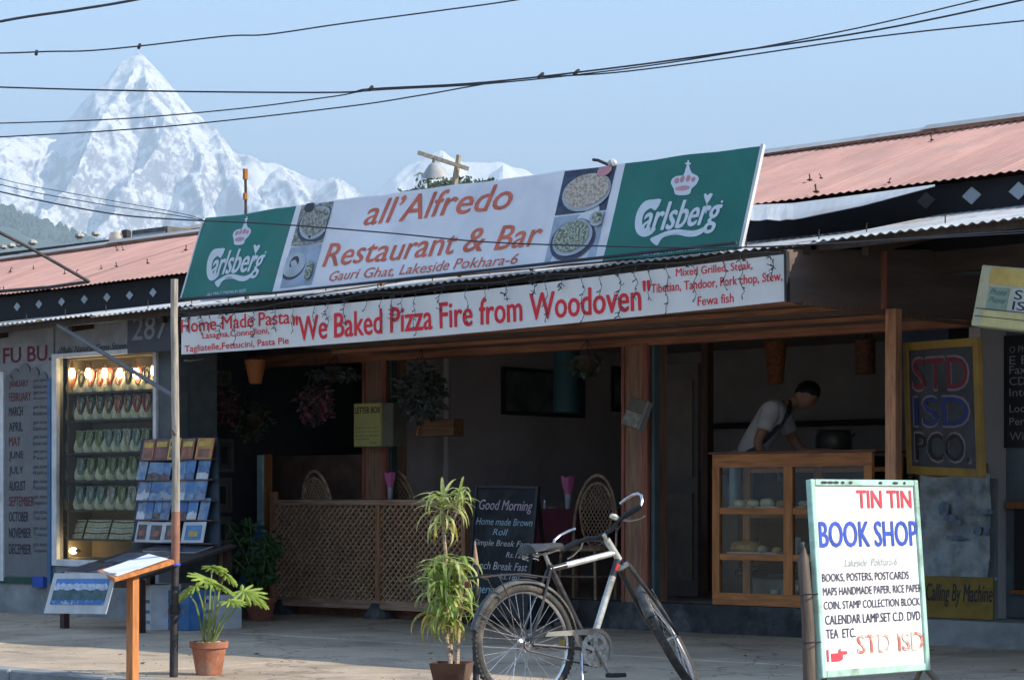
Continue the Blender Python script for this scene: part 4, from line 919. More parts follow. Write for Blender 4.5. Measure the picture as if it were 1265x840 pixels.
# flat cards of bead strings in the sixth row
z = zq(130, 666); MB().box(jx0 + .021, jx1 - .021, LY + .12, LY + .419, z - .02, z).build('shelf', m_shelf, jc)
for i in range(3):
    xa0 = XP(74 + i * 31, LY + .2); xb0 = XP(74 + i * 31 + 28, LY + .2); zt_ = zq(130, 641)
    t = thing('bead_card', '%s cream card of bead strings on the sixth showcase shelf' % ['left', 'middle', 'right'][i], 'bead card', (xa0, LY + .18, z), (R(-20), 0, 0), 'bead cards in the showcase')
    MB().box(0, xb0 - xa0, 0, .01, 0, zt_ - z).build('card', m_bust, t, local=True)
    for k in range(6): zz = .03 + k * (zt_ - z - .05) / 5; MB().tube([(.01, -.006, zz), ((xb0 - xa0) * .5, -.008, zz - .01), (xb0 - xa0 - .01, -.006, zz)], .007, n=5).build('bead_string', jewel[[3, 5, 3, 6, 3, 5][k]], t, local=True)
# lamps
m_bulb = mat('lit_bulb', (1, .72, .36), emis=11); m_hold = mat('lamp_holder', (.2, .12, .06))
bo = None
for i, px in enumerate((89, 109, 129, 148, 168, 190)):
    q = P(px, 461 - (3 if i == 5 else 0), LY + .14)
    t = thing('bulb', '%s lit bulb from the left along the top of the showcase' % ordn[i], 'light bulb', (q.x, q.y, q.z), (0, 0, 0), 'lit bulbs in the showcase')
    if bo is None:
        bo = [MB().lathe([(.008, -.05), (.024, -.04), (.03, -.02), (.029, .015), (.018, .045)], n=12).build('glass_bulb', m_bulb, t, local=True), MB().lathe([(.018, .046), (.02, .08), (.012, .09), (.005, .12)], n=10).build('holder', m_hold, t, local=True)]
    else:
        for b_ in bo: c_ = b_.copy(); COL.objects.link(c_); c_.parent = t
q = P(91, 680, LY + .12)
t = thing('bulb', 'lone lit bulb low in the left corner of the showcase', 'light bulb', q, (0, R(90), 0), 'lit bulbs in the showcase')
for b_ in bo: c_ = b_.copy(); COL.objects.link(c_); c_.parent = t
# slanting pipe prop and iron stay
a = P(72, 402, 12.95); b = PT(214, 489, TD(214, 12.3))
tag(MB().tube([a, b], .021, n=8).build('awning_prop', mat('grey_pipe', (.13, .13, .13), rough=.5, metal=.3)), 'slanting grey pipe propping the awning in front of the showcase', 'pipe')
a = PT(-30, 272, 15.5); b = PT(110, 348, 16.3); c_ = PT(-30, 362.5, 17.0)
tag(MB().tube([a, PT(40, 308, 15.9), b], .013, n=6).tube([b, PT(60, 355, 16.6), c_], .013, n=6).build('iron_stay', m_iron), 'thin dark bent iron stay in front of the left pink roof', 'stay')

# ---------------------------------------------------------------- souvenirs on the dark side wall
XW = XSW
def wallitem(name, label, cat, px0, px1, py0, py1, kind, mts, group=None):
    a = PW(px0, py1, XW + .01); b = PW(px1, py0, XW + .01)
    w_ = b.y - a.y; zc = (a.z + b.z) / 2; h_ = abs(PW((px0 + px1) / 2, py0, XW).z - PW((px0 + px1) / 2, py1, XW).z)
    t = thing(name, label, cat, (XW + .004, a.y, zc - h_ / 2), (0, 0, R(90)), group)
    if kind == 'disc':
        M = Matrix.Rotation(R(90), 3, 'X'); r = h_ / 2
        for k, (rr, z0, z1) in enumerate(((1, 0, .02), (.8, .021, .026), (.45, .027, .03))):
            MB().lathe([(r * rr, z0), (r * rr * .96, z1)], c=(w_ / 2, 0, h_ / 2), n=24, M=Matrix.Rotation(R(90), 3, 'X') @ Matrix.Diagonal((w_ / h_ * 1.0, 1, 1))).build(['rim', 'face', 'centre'][k], mts[k], t, local=True)
    else:
        f = min(.05, w_ * .15)
        MB().box(0, w_, -.012, 0, 0, h_).build('backing', mts[1], t, local=True)
        for q in ((0, f, 0, h_), (w_ - f, w_, 0, h_), (f, w_ - f, 0, f), (f, w_ - f, h_ - f, h_)): MB().box(q[0], q[1], -.03, -.0125, q[2], q[3]).build('frame_rail', mts[0], t, local=True)
        MB().box(w_ * .3, w_ * .7, -.016, -.0125, h_ * .25, h_ * .75).build('picture', mts[2], t, local=True)
    return t
md = [mat('souvenir_%d' % i, c, rough=.6, var=.4, scale=14) for i, c in enumerate([(.05, .11, .12), (.11, .14, .14), (.16, .15, .13), (.25, .03, .05), (.07, .09, .14), (.22, .2, .17), (.10, .10, .11)])]
m_fr = mat('pale_picture_frame', (.19, .18, .16), rough=.7); m_mt = mat('picture_mount', (.12, .12, .115)); m_im = mat('picture_image', (.04, .045, .05), var=.6, scale=25)
wallitem('plate', 'upper round painted plate with grey face on the dark side wall', 'plate', 231, 254, 459, 480, 'disc', md[0:3], 'painted plates on the side wall')
wallitem('plate', 'middle round pale painted plate on the dark side wall', 'plate', 231, 253, 482, 506, 'disc', [md[1], md[2], md[5]], 'painted plates on the side wall')
wallitem('plate', 'lower round blue mandala plate just above the postcard rack', 'plate', 231, 256, 510, 536, 'disc', [md[4], md[0], md[6]], 'painted plates on the side wall')
wallitem('red_hanging', 'crimson round cloth hanging above the plates on the side wall', 'wall hanging', 231, 248, 446, 460, 'disc', [md[3]] * 3)
wallitem('red_hanging', 'smaller dark red cloth hanging right of the crimson one', 'wall hanging', 252, 264, 447, 460, 'disc', [mat('souvenir_dark_red', (.12, .02, .03))] * 3)
wallitem('framed_card', 'small grey framed card hanging right of the upper plate', 'picture', 264, 284, 458, 477, 'frame', [md[5], m_mt, md[2]])
for i, (x0, x1, y0, y1) in enumerate(((266, 287, 542, 583), (263, 285, 590, 633), (261, 284, 638, 676))):
    wallitem('framed_picture', '%s pale framed picture hanging right of the postcard rack' % ['topmost', 'middle', 'lowest'][i], 'picture', x0, x1, y0, y1, 'frame', [m_fr, m_fr, m_im] if i else [m_fr, m_mt, m_im], 'pale framed pictures beside the rack')

# ---------------------------------------------------------------- postcard rack
RY = 12.95
pr = thing('postcard_rack', 'leaning stand holding rows of blue postcards and orange booklets', 'display rack', (XP(215, RY), RY, .55), (0, 0, 0))
ra, rb3 = XP(160, RY), XP(268, RY); zr0, zr1 = P(215, 676, RY).z, P(215, 540, RY).z
lean = lambda z: (z - zr0) * .22
MB().add([(ra, RY + .03, zr0 - .02), (rb3, RY + .03, zr0 - .02), (XP(268, RY + .03 + lean(zr1)), RY + .03 + lean(zr1), zr1), (XP(174, RY + .03 + lean(zr1)), RY + .03 + lean(zr1), zr1), (ra, RY + .05, zr0 - .02), (rb3, RY + .05, zr0 - .02), (XP(268, RY + .03 + lean(zr1)), RY + .05 + lean(zr1), zr1), (XP(174, RY + .03 + lean(zr1)), RY + .05 + lean(zr1), zr1)], [(0, 1, 2, 3), (7, 6, 5, 4), (1, 5, 6, 2), (0, 3, 7, 4)]).build('back_board', mat('rack_back', (.035, .05, .07)), pr)
m_sky2 = [mat('print_blue_%d' % i, c, rough=.35, col2=c2, scale=7, lo=.4, hi=.6, spec=.5) for i, (c, c2) in enumerate([((.03, .10, .28), (.14, .24, .38)), ((.04, .16, .40), (.07, .20, .42)), ((.03, .07, .20), (.16, .22, .30)), ((.06, .18, .36), (.26, .30, .32)), ((.02, .08, .28), (.04, .11, .32))])]
m_bk = {'orange': mat('print_orange', (.48, .20, .04), rough=.4, var=.25, scale=9), 'rust': mat('print_rust', (.30, .10, .05), rough=.4, var=.4, scale=9), 'maroon': mat('print_maroon', (.17, .06, .06), rough=.4, var=.5, scale=9), 'yellow': mat('print_yellow', (.50, .36, .05), rough=.4, var=.3, scale=9), 'brown': mat('print_brown', (.20, .09, .06), rough=.4, var=.4, scale=9)}
m_wcard = mat('white_card', (.50, .52, .53), rough=.5); m_dkpic = mat('print_dark', (.10, .07, .07), rough=.4, var=.7, scale=12)
rowdef = [(567, 541, [('booklet', 'rust', 177, 192), ('booklet', 'maroon', 192, 209), ('booklet', 'yellow', 209, 224), ('booklet', 'brown', 225, 241), ('booklet', 'orange', 243, 264)]),
          (592, 569, [('postcard', 3, 171, 183), ('postcard', 0, 184, 214), ('postcard', 3, 222, 231), ('postcard', 1, 229, 243), ('postcard', 0, 245, 260)]),
          (618, 591, [('postcard', 2, 171, 186), ('postcard', 0, 187, 214), ('postcard', 3, 222, 233), ('postcard', 1, 230, 242), ('postcard', 0, 241, 257)]),
          (642, 615, [('postcard', 2, 171, 181), ('postcard', 4, 181, 191), ('postcard', 0, 191, 200), ('postcard', 2, 200, 212), ('postcard', 4, 221, 232), ('postcard', 1, 233, 246), ('postcard', 3, 247, 259)]),
          (670, 644, [('framed_print', 0, 169, 184), ('framed_print', 1, 184, 203), ('framed_print', 2, 203, 222), ('framed_print', 3, 226, 256)])]
for r_, (yb, yt, items) in enumerate(rowdef):
    zl = P(215, yb, RY).z; yy = RY + lean(zl)
    MB().box(XP(166 + 3 * (4 - r_), yy), XP(267, yy), yy - .05, yy + .02, zl - .007, zl).build('ledge', m_wood_d, pr)
    for i, (kind, c, pa, pb) in enumerate(items):
        a = XP(pa, yy); b = XP(pb, yy) - .006; hh = P(215, yt, yy).z - zl + rnd.uniform(-.01, .012)
        if kind == 'booklet': lab = '%s covered booklet in the top row of the postcard rack' % c; cat = 'booklet'; gp = 'booklets on the rack'
        elif kind == 'postcard': lab = '%s blue mountain postcard from the left in the %s row of the rack' % (ordn[i], ['', 'second', 'third', 'fourth'][r_]); cat = 'postcard'; gp = 'blue postcards on the rack'
        else: lab = '%s white bordered print from the left in the bottom row of the rack' % ordn[i]; cat = 'print'; gp = 'white bordered prints on the rack'
        t = thing(kind, lab, cat, (a, yy - .03 + .0, zl + .001), (R(-13), R(rnd.uniform(-2, 2)), R(rnd.uniform(-3, 3))), gp)
        wv = b - a
        if kind == 'booklet':
            MB().box(0, wv, 0, .012, 0, hh, b=.001).build('cover', m_bk[c], t, local=True); MB().box(wv * .12, wv * .88, -.0015, -.0003, hh * .62, hh * .86).build('title_patch', m_bk['yellow' if c != 'yellow' else 'maroon'], t, local=True)
            MB().box(wv * .15, wv * .85, -.0015, -.0003, hh * .1, hh * .5).build('cover_picture', m_bk['brown' if c != 'brown' else 'rust'], t, local=True)
        elif kind == 'postcard':
            MB().box(0, wv, 0, .004, 0, hh).build('card', m_sky2[c], t, local=True)
            rg = [(.02, 0)] + [(wv * (k / 7), hh * (.25 + .3 * rnd.random() * (1 - abs(k - 3.5) / 5))) for k in range(8)] + [(wv, 0)]
            MB().poly([(0, .004)] + [(min(max(p, 0), wv), max(q, .006)) for p, q in rg[1:-1]] + [(wv, .004)], -.0012, -.0003).build('mountain_picture', rnd.choice([m_sky2[2], m_dkpic, m_wcard, m_sky2[3]]), t, local=True)
        else:
            MB().box(0, wv, 0, .006, 0, hh).build('mount', m_wcard, t, local=True); MB().box(wv * .14, wv * .86, -.0015, -.0003, hh * .12, hh * .84).build('picture', m_dkpic if c != 3 else m_sky2[1], t, local=True)
            MB().box(wv * .3, wv * .7, -.003, -.0018, hh * .3, hh * .55).build('bright_detail', m_bk['rust' if c != 3 else 'yellow'], t, local=True)
for px in (164, 266): MB().bar((XP(px, RY), RY + .04, 0.0), (XP(px, RY) + .02, RY + .06, zr0), .035, .035).build('leg', m_wood_d, pr)
# book table
TY0, TY1 = 12.0, 13.1; TZ = .66
tb = thing('book_table', 'low wooden table covered with flat dark books under the postcard rack', 'table', (XP(200, 12.5), 12.5, 0))
ta, tb_ = XP(68, TY0), XP(292, 13.1)
TM = Matrix.Translation((ta, TY0, .48)) @ Matrix.Rotation(R(13.5), 4, 'X')
MB().box(0, tb_ - ta, 0, 1.13, -.03, 0, b=.004).xf(TM).build('tabletop', mat('dark_tabletop', (.05, .035, .03)), tb)
for px_ in (ta + .06, tb_ - .06):
    for yy, zt2 in ((TY0 + .06, .455), (TY1 - .06, .70)): MB().box(px_ - .03, px_ + .03, yy - .03, yy + .03, 0, zt2).build('leg', WD('table_leg', (.05, .025, .02)), tb)
MB().box(ta + .09, tb_ - .09, TY0 + .04, TY0 + .06, .38, .445).build('apron', WD('table_leg', ()), tb)
cols = [(.05, .06, .09), (.09, .09, .10), (.03, .09, .20), (.12, .12, .13), (.05, .05, .07), (.10, .14, .2)]
dn = ['navy', 'charcoal', 'blue', 'grey', 'black', 'slate blue']; k = 0
for j, yy in enumerate((TY0 + .04, TY0 + .42, TY0 + .78)):
    x = ta + .08 + .1 * j; i = 0
    while x < tb_ - .45:
        wv = rnd.uniform(.24, .36); c = (k * 2 + j) % 6; hh = rnd.uniform(.012, .03)
        t = thing('flat_book', '%s book, %s from the left in the %s row on the book table' % (dn[c], (ordn + ['tenth', 'eleventh', 'twelfth'])[i], ['front', 'middle', 'back'][j]), 'book', (0, 0, 0), (0, 0, 0), 'books lying on the book table')
        t.matrix_basis = TM @ Matrix.Translation((x - ta, yy - TY0, .002)) @ Matrix.Rotation(R(rnd.uniform(-6, 6)), 4, 'Z')
        MB().box(.004, wv - .006, .004, .296, .003, hh - .003).build('pages', m_wcard, t, local=True)
        MB().box(0, wv, 0, .3, hh - .003, hh).box(0, wv, 0, .3, 0, .003).build('cover', mat('flat_cover_%d' % c, cols[c], rough=.3, var=.5, scale=9, spec=.5), t, local=True)
        x += wv + .03; i += 1; k += 1
for i, (pa, pb, py, m, nm, yy) in enumerate(((168, 186, 738, m_white, 'white', 12.3), (188, 232, 734, m_sky2[1], 'blue', 12.5), (236, 262, 730, m_wcard, 'pale', 12.7))):
    a = XP(pa, yy); b = XP(pb, yy); t = MB().box(a, b, yy, yy + .35, 0, .40 - .05 * i, b=.006).build('carton', m)
    tag(t, '%s carton standing on the pavement under the book table' % nm, 'box', 'cartons under the book table')
    for k in range(3): MB().box(a + .01, b - .01, yy - .004, yy - .001, .06 + .09 * k, .09 + .09 * k).build('print_band', m_sky2[(k + i) % 5], t, local=False)
# lectern with papers, in the street
A_, B_, C_, D_ = PT(120, 704.5, 13.85), PT(141.5, 713.5, 13.5), PT(215, 691.5, 13.9), PT(186, 685, 14.3)
lc = thing('lectern', 'orange wooden stand with tilted board holding white papers', 'stand', (PGND(163, 866, -.13).x, PGND(163, 866, -.13).y, -.132))
nr = (B_ - A_).cross(D_ - A_).normalized(); nr = nr if nr.z > 0 else -nr
E_ = [A_, B_, C_, D_]; MB().add([p for p in E_] + [p - nr * .026 for p in E_], [(0, 1, 2, 3), (7, 6, 5, 4), (0, 4, 5, 1), (1, 5, 6, 2), (2, 6, 7, 3), (3, 7, 4, 0)]).build('tilted_board', m_wood_ox, lc)
ft = PGND(163.5, 866, -.13); tp = PT(163.5, 706, ft.length and 13.75)
MB().bar(ft, tp - nr * .03, .062, .05, up=(0, 1, 0)).build('post', m_wood_o, lc)
for i, f in enumerate((.0, .35)):
    def on(u, v, e): return A_.lerp(B_, v).lerp(D_.lerp(C_, v), u) + nr * e
    q = [on(.06 + f, .12, .003 + i * .003), on(.06 + f, .95, .003 + i * .003), on(.60 + f * .95, .92, .01 + i * .004), on(.60 + f * .95, .08, .012 + i * .004)]
    t = MB().add(q + [p - nr * .002 for p in q], [(0, 1, 2, 3), (7, 6, 5, 4), (0, 4, 5, 1), (1, 5, 6, 2), (2, 6, 7, 3), (3, 7, 4, 0)]).build('paper_sheet', mat('white_paper', (.74, .75, .78), rough=.7, var=.03))
    tag(t, ['white paper stack on the left half of the tilted stand', 'upper white paper sheets on the right half of the tilted stand'][i], 'paper', 'papers on the tilted stand')
# hanging mountain print
hp, hw, hh_ = quad_sign('mountain_print', 'white bordered blue lake and mountain print hanging below the tilted stand', 'print', PT(54, 757, 14.0), PT(130.5, 758, 13.6), PT(67, 709, 14.0))
skx = (PT(67, 709, 14.0) - PT(54, 757, 14.0)).dot((PT(130.5, 758, 13.6) - PT(54, 757, 14.0)).normalized())
def hsk(mb): mb.v = [(a + skx * c / hh_, b, c) for a, b, c in mb.v]; return mb
hh_ = (PT(67, 709, 14.0) - PT(54, 757, 14.0)).length
hsk(MB().box(0, hw, 0, .006, 0, hh_)).build('white_mount', m_wcard, hp, local=True)
i0, i1, j0, j1 = .07 * hw, .93 * hw, .22 * hh_, .86 * hh_
hsk(MB().poly(rect(i0, i1, j0, j1), -.0015, -.0003)).build('sky_print', mat('print_sky', (.06, .20, .50), var=.2, rough=.35), hp, local=True)
rg = [(i0, j0 + .72 * (j1 - j0))] + [(i0 + (i1 - i0) * k / 20, j0 + (j1 - j0) * (.74 + .10 * abs(math.sin(k * 1.3)) + .05 * math.sin(k * 2.7))) for k in range(1, 20)] + [(i1, j0 + .7 * (j1 - j0))]
hsk(MB().poly([(i0, j0 + .55 * (j1 - j0))] + rg + [(i1, j0 + .55 * (j1 - j0))], -.0028, -.0018)).build('snow_print', mat('print_snow', (.45, .52, .66), var=.3, scale=30), hp, local=True)
hsk(MB().poly([(i0, j0 + .18 * (j1 - j0))] + [(i0 + (i1 - i0) * k / 16, j0 + (j1 - j0) * (.62 - .08 * abs(math.sin(k * .9 + 1)))) for k in range(17)] + [(i1, j0 + .18 * (j1 - j0))], -.004, -.003)).build('hill_print', mat('print_hills', (.04, .11, .10), col2=(.10, .16, .2), scale=18), hp, local=True)
hsk(MB().poly([(i0, j0), (i1, j0)] + [(i1 - (i1 - i0) * k / 12, j0 + (j1 - j0) * (.14 + .05 * abs(math.sin(k * 1.7)))) for k in range(13)], -.0052, -.0042)).build('lake_print', mat('print_lake', (.07, .20, .48), col2=(.4, .5, .65), scale=22, lo=.5, hi=.65), hp, local=True)
# pole
pb = PGND(214.5, 835.5)
pp = [pb, PT(215.5, 740, 14.0), PT(217, 640, 14.02), PT(216.5, 500, 14.0), PT(215, 400, 14.0), PT(215.5, 345, 14.0)]
po = thing('pole', 'thin upright pole, dark below and pale wood above, beside the paper stand', 'pole', pb)
MB().tube(pp[:2] + [PT(216.3, 700, 14.01)], [.028, .027, .027], n=10).build('dark_lower_part', m_iron, po)
MB().tube([PT(216.3, 700, 14.01), PT(217, 670, 14.02), PT(217, 632, 14.02)], [.0285, .028, .028], n=10).build('painted_band', mat('orange_band', (.30, .14, .09), rough=.7, var=.2), po)
MB().tube([PT(217, 632, 14.02), PT(217.5, 575, 14.02), PT(216.5, 500, 14.0), PT(216, 440, 14), PT(215, 400, 14.0), PT(215.5, 345, 14.0)], [.027, .025, .025, .024, .024, .024], n=9).build('bare_upper_part', WD('pale_pole_wood', (.33, .29, .24), stretch=(8, 8, 1)), po)
MB().lathe([(.034, -.008), (.036, .0), (.034, .008)], c=PT(216.3, 697, 14.0), n=10).build('wire_binding', m_blue_l, po); MB().lathe([(.036, -.03), (.042, .0), (.036, .03)], c=PT(215.5, 752, 14.0), n=10).build('wire_binding', m_black, po)
MB().tube([PT(216, 537, 13.98), PT(213, 529, 13.95)], [.014, .006], n=6).build('branch_stub', m_bark, po)
# ================================================================ RESTAURANT
# lattice railing
LT = 15.0
la = thing('lattice_railing', 'brown wooden lattice railing standing before the dining terrace', 'railing', (XP(440, LT), LT, 0))
m_lat = WD('lattice_wood', (.56, .36, .23), var=.3, dirt=(.32, .22, .16)); m_rail = WD('rail_wood', (.46, .29, .2), stretch=(.6, 6, 6), var=.35); m_latp = WD('lattice_post', (.42, .21, .12))
x0, xm, x1 = XP(337, LT), XP(467, LT), XP(578, LT); zT = P(440, 617, LT).z; zB_ = P(440, 740, LT).z
MB().box(x0, x1, LT - .04, LT + .04, zT - .055, zT, b=.005).build('top_rail', m_rail, la)
MB().box(x0, x1, LT - .04, LT + .05, zB_ - .09, zB_, b=.004).build('bottom_rail', m_rail, la)
for x, e in ((x0, .08), (xm, -.055), (x1 - .05, -.055)): MB().box(x, x + .055, LT - .045, LT + .03, zB_ if e < 0 else .02, zT + e, b=.003).build('post', m_latp, la)
def clip(p, q, rx0, rx1, rz0, rz1):
    t0, t1 = 0, 1; dx, dz = q[0] - p[0], q[1] - p[1]
    for pp, qq in ((-dx, p[0] - rx0), (dx, rx1 - p[0]), (-dz, p[1] - rz0), (dz, rz1 - p[1])):
        if pp == 0:
            if qq < 0: return None
        else:
            r = qq / pp
            if pp < 0: t0 = max(t0, r)
            else: t1 = min(t1, r)
    return None if t0 >= t1 - .02 else ((p[0] + dx * t0, p[1] + dz * t0), (p[0] + dx * t1, p[1] + dz * t1))
for a, b in ((x0 + .055, xm), (xm + .055, x1 - .05)):
    z0, z1 = zB_, zT - .055; hh = z1 - z0; s_ = .072
    for sgn, yy in ((1, LT - .012), (-1, LT + .004)):
        k = -hh
        while k < (b - a):
            p = (a + k, z0) if sgn > 0 else (a + k, z1); q = (a + k + hh, z1) if sgn > 0 else (a + k + hh, z0)
            c_ = clip(p, q, a, b, z0, z1)
            if c_: j = rnd.uniform(-.002, .002); MB().bar((c_[0][0] + j, yy, c_[0][1]), (c_[1][0] + j, yy, c_[1][1]), .012, .026, up=(0, 1, 0)).build('slat', m_lat, la)
            k += s_
for x in (x0 + .1, xm - .02, x1 - .2): MB().add([(x - .09, LT - .1, 0), (x + .13, LT - .1, 0), (x + .13, LT + .12, 0), (x - .09, LT + .12, 0), (x - .02, LT - .05, .15), (x + .07, LT - .05, .15), (x + .07, LT + .05, .15), (x - .02, LT + .05, .15)], [(3, 2, 1, 0), (4, 5, 6, 7), (0, 1, 5, 4), (1, 2, 6, 5), (2, 3, 7, 6), (3, 0, 4, 7)]).build('foot', m_conc_d, la)
MB().box(x0 - .1, x1, 15.2, 15.28, -.01, .13).build('terrace_edge', mat('terrace_edge', (.4, .2, .13), rough=.9, var=.3), row)
# half wall behind
hw0, hw1 = XP(333, 15.75), XP(457, 15.75)
hwl = thing('half_wall', 'brown plywood half wall behind the left end of the lattice', 'wall', (hw0, 15.75, .2))
MB().box(hw0, hw1, 15.75, 15.79, .2, P(400, 562, 15.75).z).build('board', mat('half_wall_ply', (.20, .12, .09), rough=.7, var=.2), hwl)
MB().box(XP(325, 15.14), XP(331, 15.14), 15.14, 15.2, .0, P(330, 561, 15.14).z).build('orange_post', m_wood_o, hwl)
q = P(318, 562, 15.3); q2 = PGND(287, 764)
tag(MB().bar(q2 + Vector((0, 0, .0)), P(322, 650, 15.1), .09, .03).build('blue_plank', mat('bright_blue_plank', (.06, .17, .34), rough=.6)), 'slanting blue plank leaning behind the two potted plants', 'plank')
tag(MB().box(XP(317.5, 15.12), XP(324.5, 15.12), 15.12, 15.16, .0, P(320, 562, 15.12).z).build('pale_blue_post', mat('pale_blue_post', (.50, .80, .86), rough=.6)), 'pale blue painted post at the left end of the half wall', 'post')
# letter box on the pillar
q = P(437, 552, 15.1); q1_ = P(471, 497, 15.1)
lb = thing('letter_box', 'yellow letter box with printed notice fixed to the left brown pillar', 'letter box', (q.x, 15.1, q.z))
MB().box(q.x, q1_.x, 15.1, 15.3, q.z, q1_.z, b=.003).build('box', mat('box_yellow', (.40, .37, .16), rough=.6), lb)
MB().box(q.x + .01, q1_.x - .01, 15.094, 15.099, q.z + .01, q1_.z - .01).build('notice', mat('notice_yellow', (.50, .46, .16), rough=.6, var=.06), lb)
MB().box(q1_.x, q1_.x + .14, 15.12, 15.3, q.z, q1_.z - .01).build('side_flap', mat('box_grey_green', (.15, .15, .11)), lb)
wtxt('LETTER BOX', 438.5, 469.5, 511, 502, 15.092, mat('dim_red_letter', ()), lb, bold=.03)
for i, s in enumerate(('Please drop your letters', 'cards and post into', 'this box we will send', 'them daily')): wtxt(s, 439, 468 - (12 if i == 3 else 0), 530 + i * 4.6, 527 + i * 4.6, 15.092, m_ink, lb)
wtxt('Thanks', 457, 466, 548, 545, 15.092, m_ink, lb)
# terracotta hanging pot, orange hanging lampshades
def hanging(name, label, cat, px, py0, py1, r0, r1, y, m):
    a = P(px, py1, y); b = P(px, py0, y)
    t = thing(name, label, cat, a)
    MB().lathe([(r1 * .9, 0), (r1, .01), (r0, b.z - a.z - .03), (r0 * 1.06, b.z - a.z - .028), (r0 * 1.06, b.z - a.z), (r0 * .9, b.z - a.z)], c=a, n=22).build('body', m, t)
    for k in range(3): an = k * 2.1; MB().tube([(a.x + r0 * math.cos(an), a.y + r0 * math.sin(an), b.z), (a.x, a.y, max(b.z + .2, 2.5))], .004, n=4).build('hanging_wire', m_cable, t)
    return t
hanging('hanging_pot', 'orange terracotta pot hanging empty at the left end under the banner', 'pot', 315.5, 445, 474, .10, .062, 14.3, mat('orange_terracotta', (.45, .16, .055), rough=.7))
hanging('woven_lantern', 'long orange woven shade hanging above the man in the restaurant', 'lampshade', 958, 422, 474, .10, .07, 16.6, mat('woven_orange', (.22, .075, .03), rough=.8, var=.4, scale=30))
hanging('woven_lantern', 'dim brown woven shade hanging right of the long orange one', 'lampshade', 1069, 420, 462, .09, .09, 16.9, mat('woven_brown', (.15, .06, .035), rough=.8, var=.4, scale=30))
# hanging plants
def hplant(label, px, py, y, rx, rz, cols_, n, ls_=.10, basket=None, seed=1):
    c = P(px, py, y); t = thing('hanging_plant', label, 'hanging plant', (c.x, c.y, c.z - rz), (0, 0, 0), 'hanging plants under the awning')
    rr = random.Random(seed)
    MB().lathe([(.05, -.05), (.10, .0), (.12, .09), (.11, .09)], c=(c.x, c.y, c.z - .02), n=12).build('basket', basket or mat('dark_basket', (.06, .04, .03)), t)
    for k, m in enumerate(cols_):
        o = leafcloud(MB(), n // len(cols_), c, (rx, rx * .8, rz), ls_, rr).build('foliage', m, t); tag(o, kind='stuff')
    for k in range(3): a = k * 2.1; MB().tube([(c.x + .11 * math.cos(a), c.y + .11 * math.sin(a), c.z + .07), (c.x, c.y, 2.56)], .004, n=4).build('hanging_wire', m_cable, t)
    return t
L_ = lambda n, c, **k: mat(n, c, **{**dict(rough=.55, var=.35, scale=9, back=.25), **k})
m_lpur = L_('purple_leaf', (.17, .10, .12)); m_ldk = L_('dark_leaf', (.08, .11, .08)); m_lmag = L_('magenta_petal', (.38, .11, .17)); m_lteal = L_('dusky_leaf', (.13, .15, .16)); m_loli = L_('olive_leaf', (.20, .20, .09)); m_lgrn = L_('deep_green_leaf', (.035, .085, .03))
hplant('large dark bushy hanging plant right of the yellow letter box', 520, 484, 14.9, .25, .27, [m_ldk, m_lteal], 520, seed=2)
hplant('reddish flowering hanging plant left of the letter box', 390, 497, 15.0, .22, .20, [m_ldk, m_lmag, m_lpur], 330, .08, seed=3)
hplant('rusty purple hanging plant beside the painted plates', 276, 500, 14.4, .13, .20, [m_lpur, m_lmag, m_ldk], 240, .08, seed=4)
hplant('olive green trailing hanging plant above the framed pictures', 312, 520, 14.8, .20, .22, [m_ldk, m_loli, m_ldk], 300, .07, seed=5)
hplant('wispy dark plant hanging high near the brown pillar', 725, 450, 15.1, .16, .10, [m_ldk], 100, .08, seed=6)
hplant('tangled dark creeper hanging from the ceiling at the left bay', 415, 462, 15.1, .30, .07, [m_ldk, m_lteal], 200, .07, seed=7)
q = P(530, 528, 15.2)
wb = thing('wooden_planter', 'small orange wooden planter box under the large hanging plant', 'planter', (q.x, 15.15, q.z - .08))
MB().box(XP(515, 15.15), XP(560, 15.15), 15.15, 15.3, P(530, 539, 15.15).z, P(530, 518, 15.15).z, b=.004).build('box', WD('planter_wood', (.17, .085, .04), stretch=(.6, 6, 6)), wb)
MB().bar(P(516, 538, 15.13), P(523, 510, 15.13), .03, .02).build('cross_stick', m_wood, wb)
MB().tube([P(520, 518, 15.2), P(520, 440, 15.2)], .005, n=4).tube([P(556, 518, 15.2), P(556, 440, 15.2)], .005, n=4).build('hanging_wires', m_cable, wb)
# wall behind the planter
MB().box(XP(548, 16.0), XP(553, 16.0), 16.0, 16.05, .24, 2.75).build('wall_pipe', m_dkwall, row)
# framed picture on the dining room wall
a = PW(620, 512, XWALL + .02); b = PW(721, 458, XWALL + .02); zA, zB2 = PW(620, 512, XWALL).z, PW(620, 453, XWALL).z
pf = thing('wall_picture', 'large dark framed picture on the dining room wall', 'picture', (XWALL + .003, a.y, zA), (0, 0, R(90)))
w_ = b.y - a.y; h_ = zB2 - zA
MB().box(.03, w_ - .03, -.015, 0, .03, h_ - .03).build('picture', mat('dim_picture', (.06, .09, .10), rough=.25, var=.5, scale=2.5, col2=(.16, .18, .18), spec=.7), pf, local=True)
for k in ((0, .04, 0, h_), (w_ - .04, w_, 0, h_), (.041, w_ - .041, 0, .04), (.041, w_ - .041, h_ - .04, h_)): MB().box(k[0], k[1], -.04, -.0005, k[2], k[3]).build('frame_rail', m_black, pf, local=True)
a = PW(756, 508, XWALL + .02); b = PW(800, 455, XWALL + .02)
p2 = thing('wall_picture', 'second smaller framed picture mostly hidden by the brown pillar', 'picture', (XWALL + .003, a.y, a.z), (0, 0, R(90)))
MB().box(0, b.y - a.y, -.02, 0, 0, .5).build('frame', m_black, p2, local=True); MB().box(.04, b.y - a.y - .04, -.024, -.021, .04, .46).build('picture', mat('dim_picture', ()), p2, local=True)
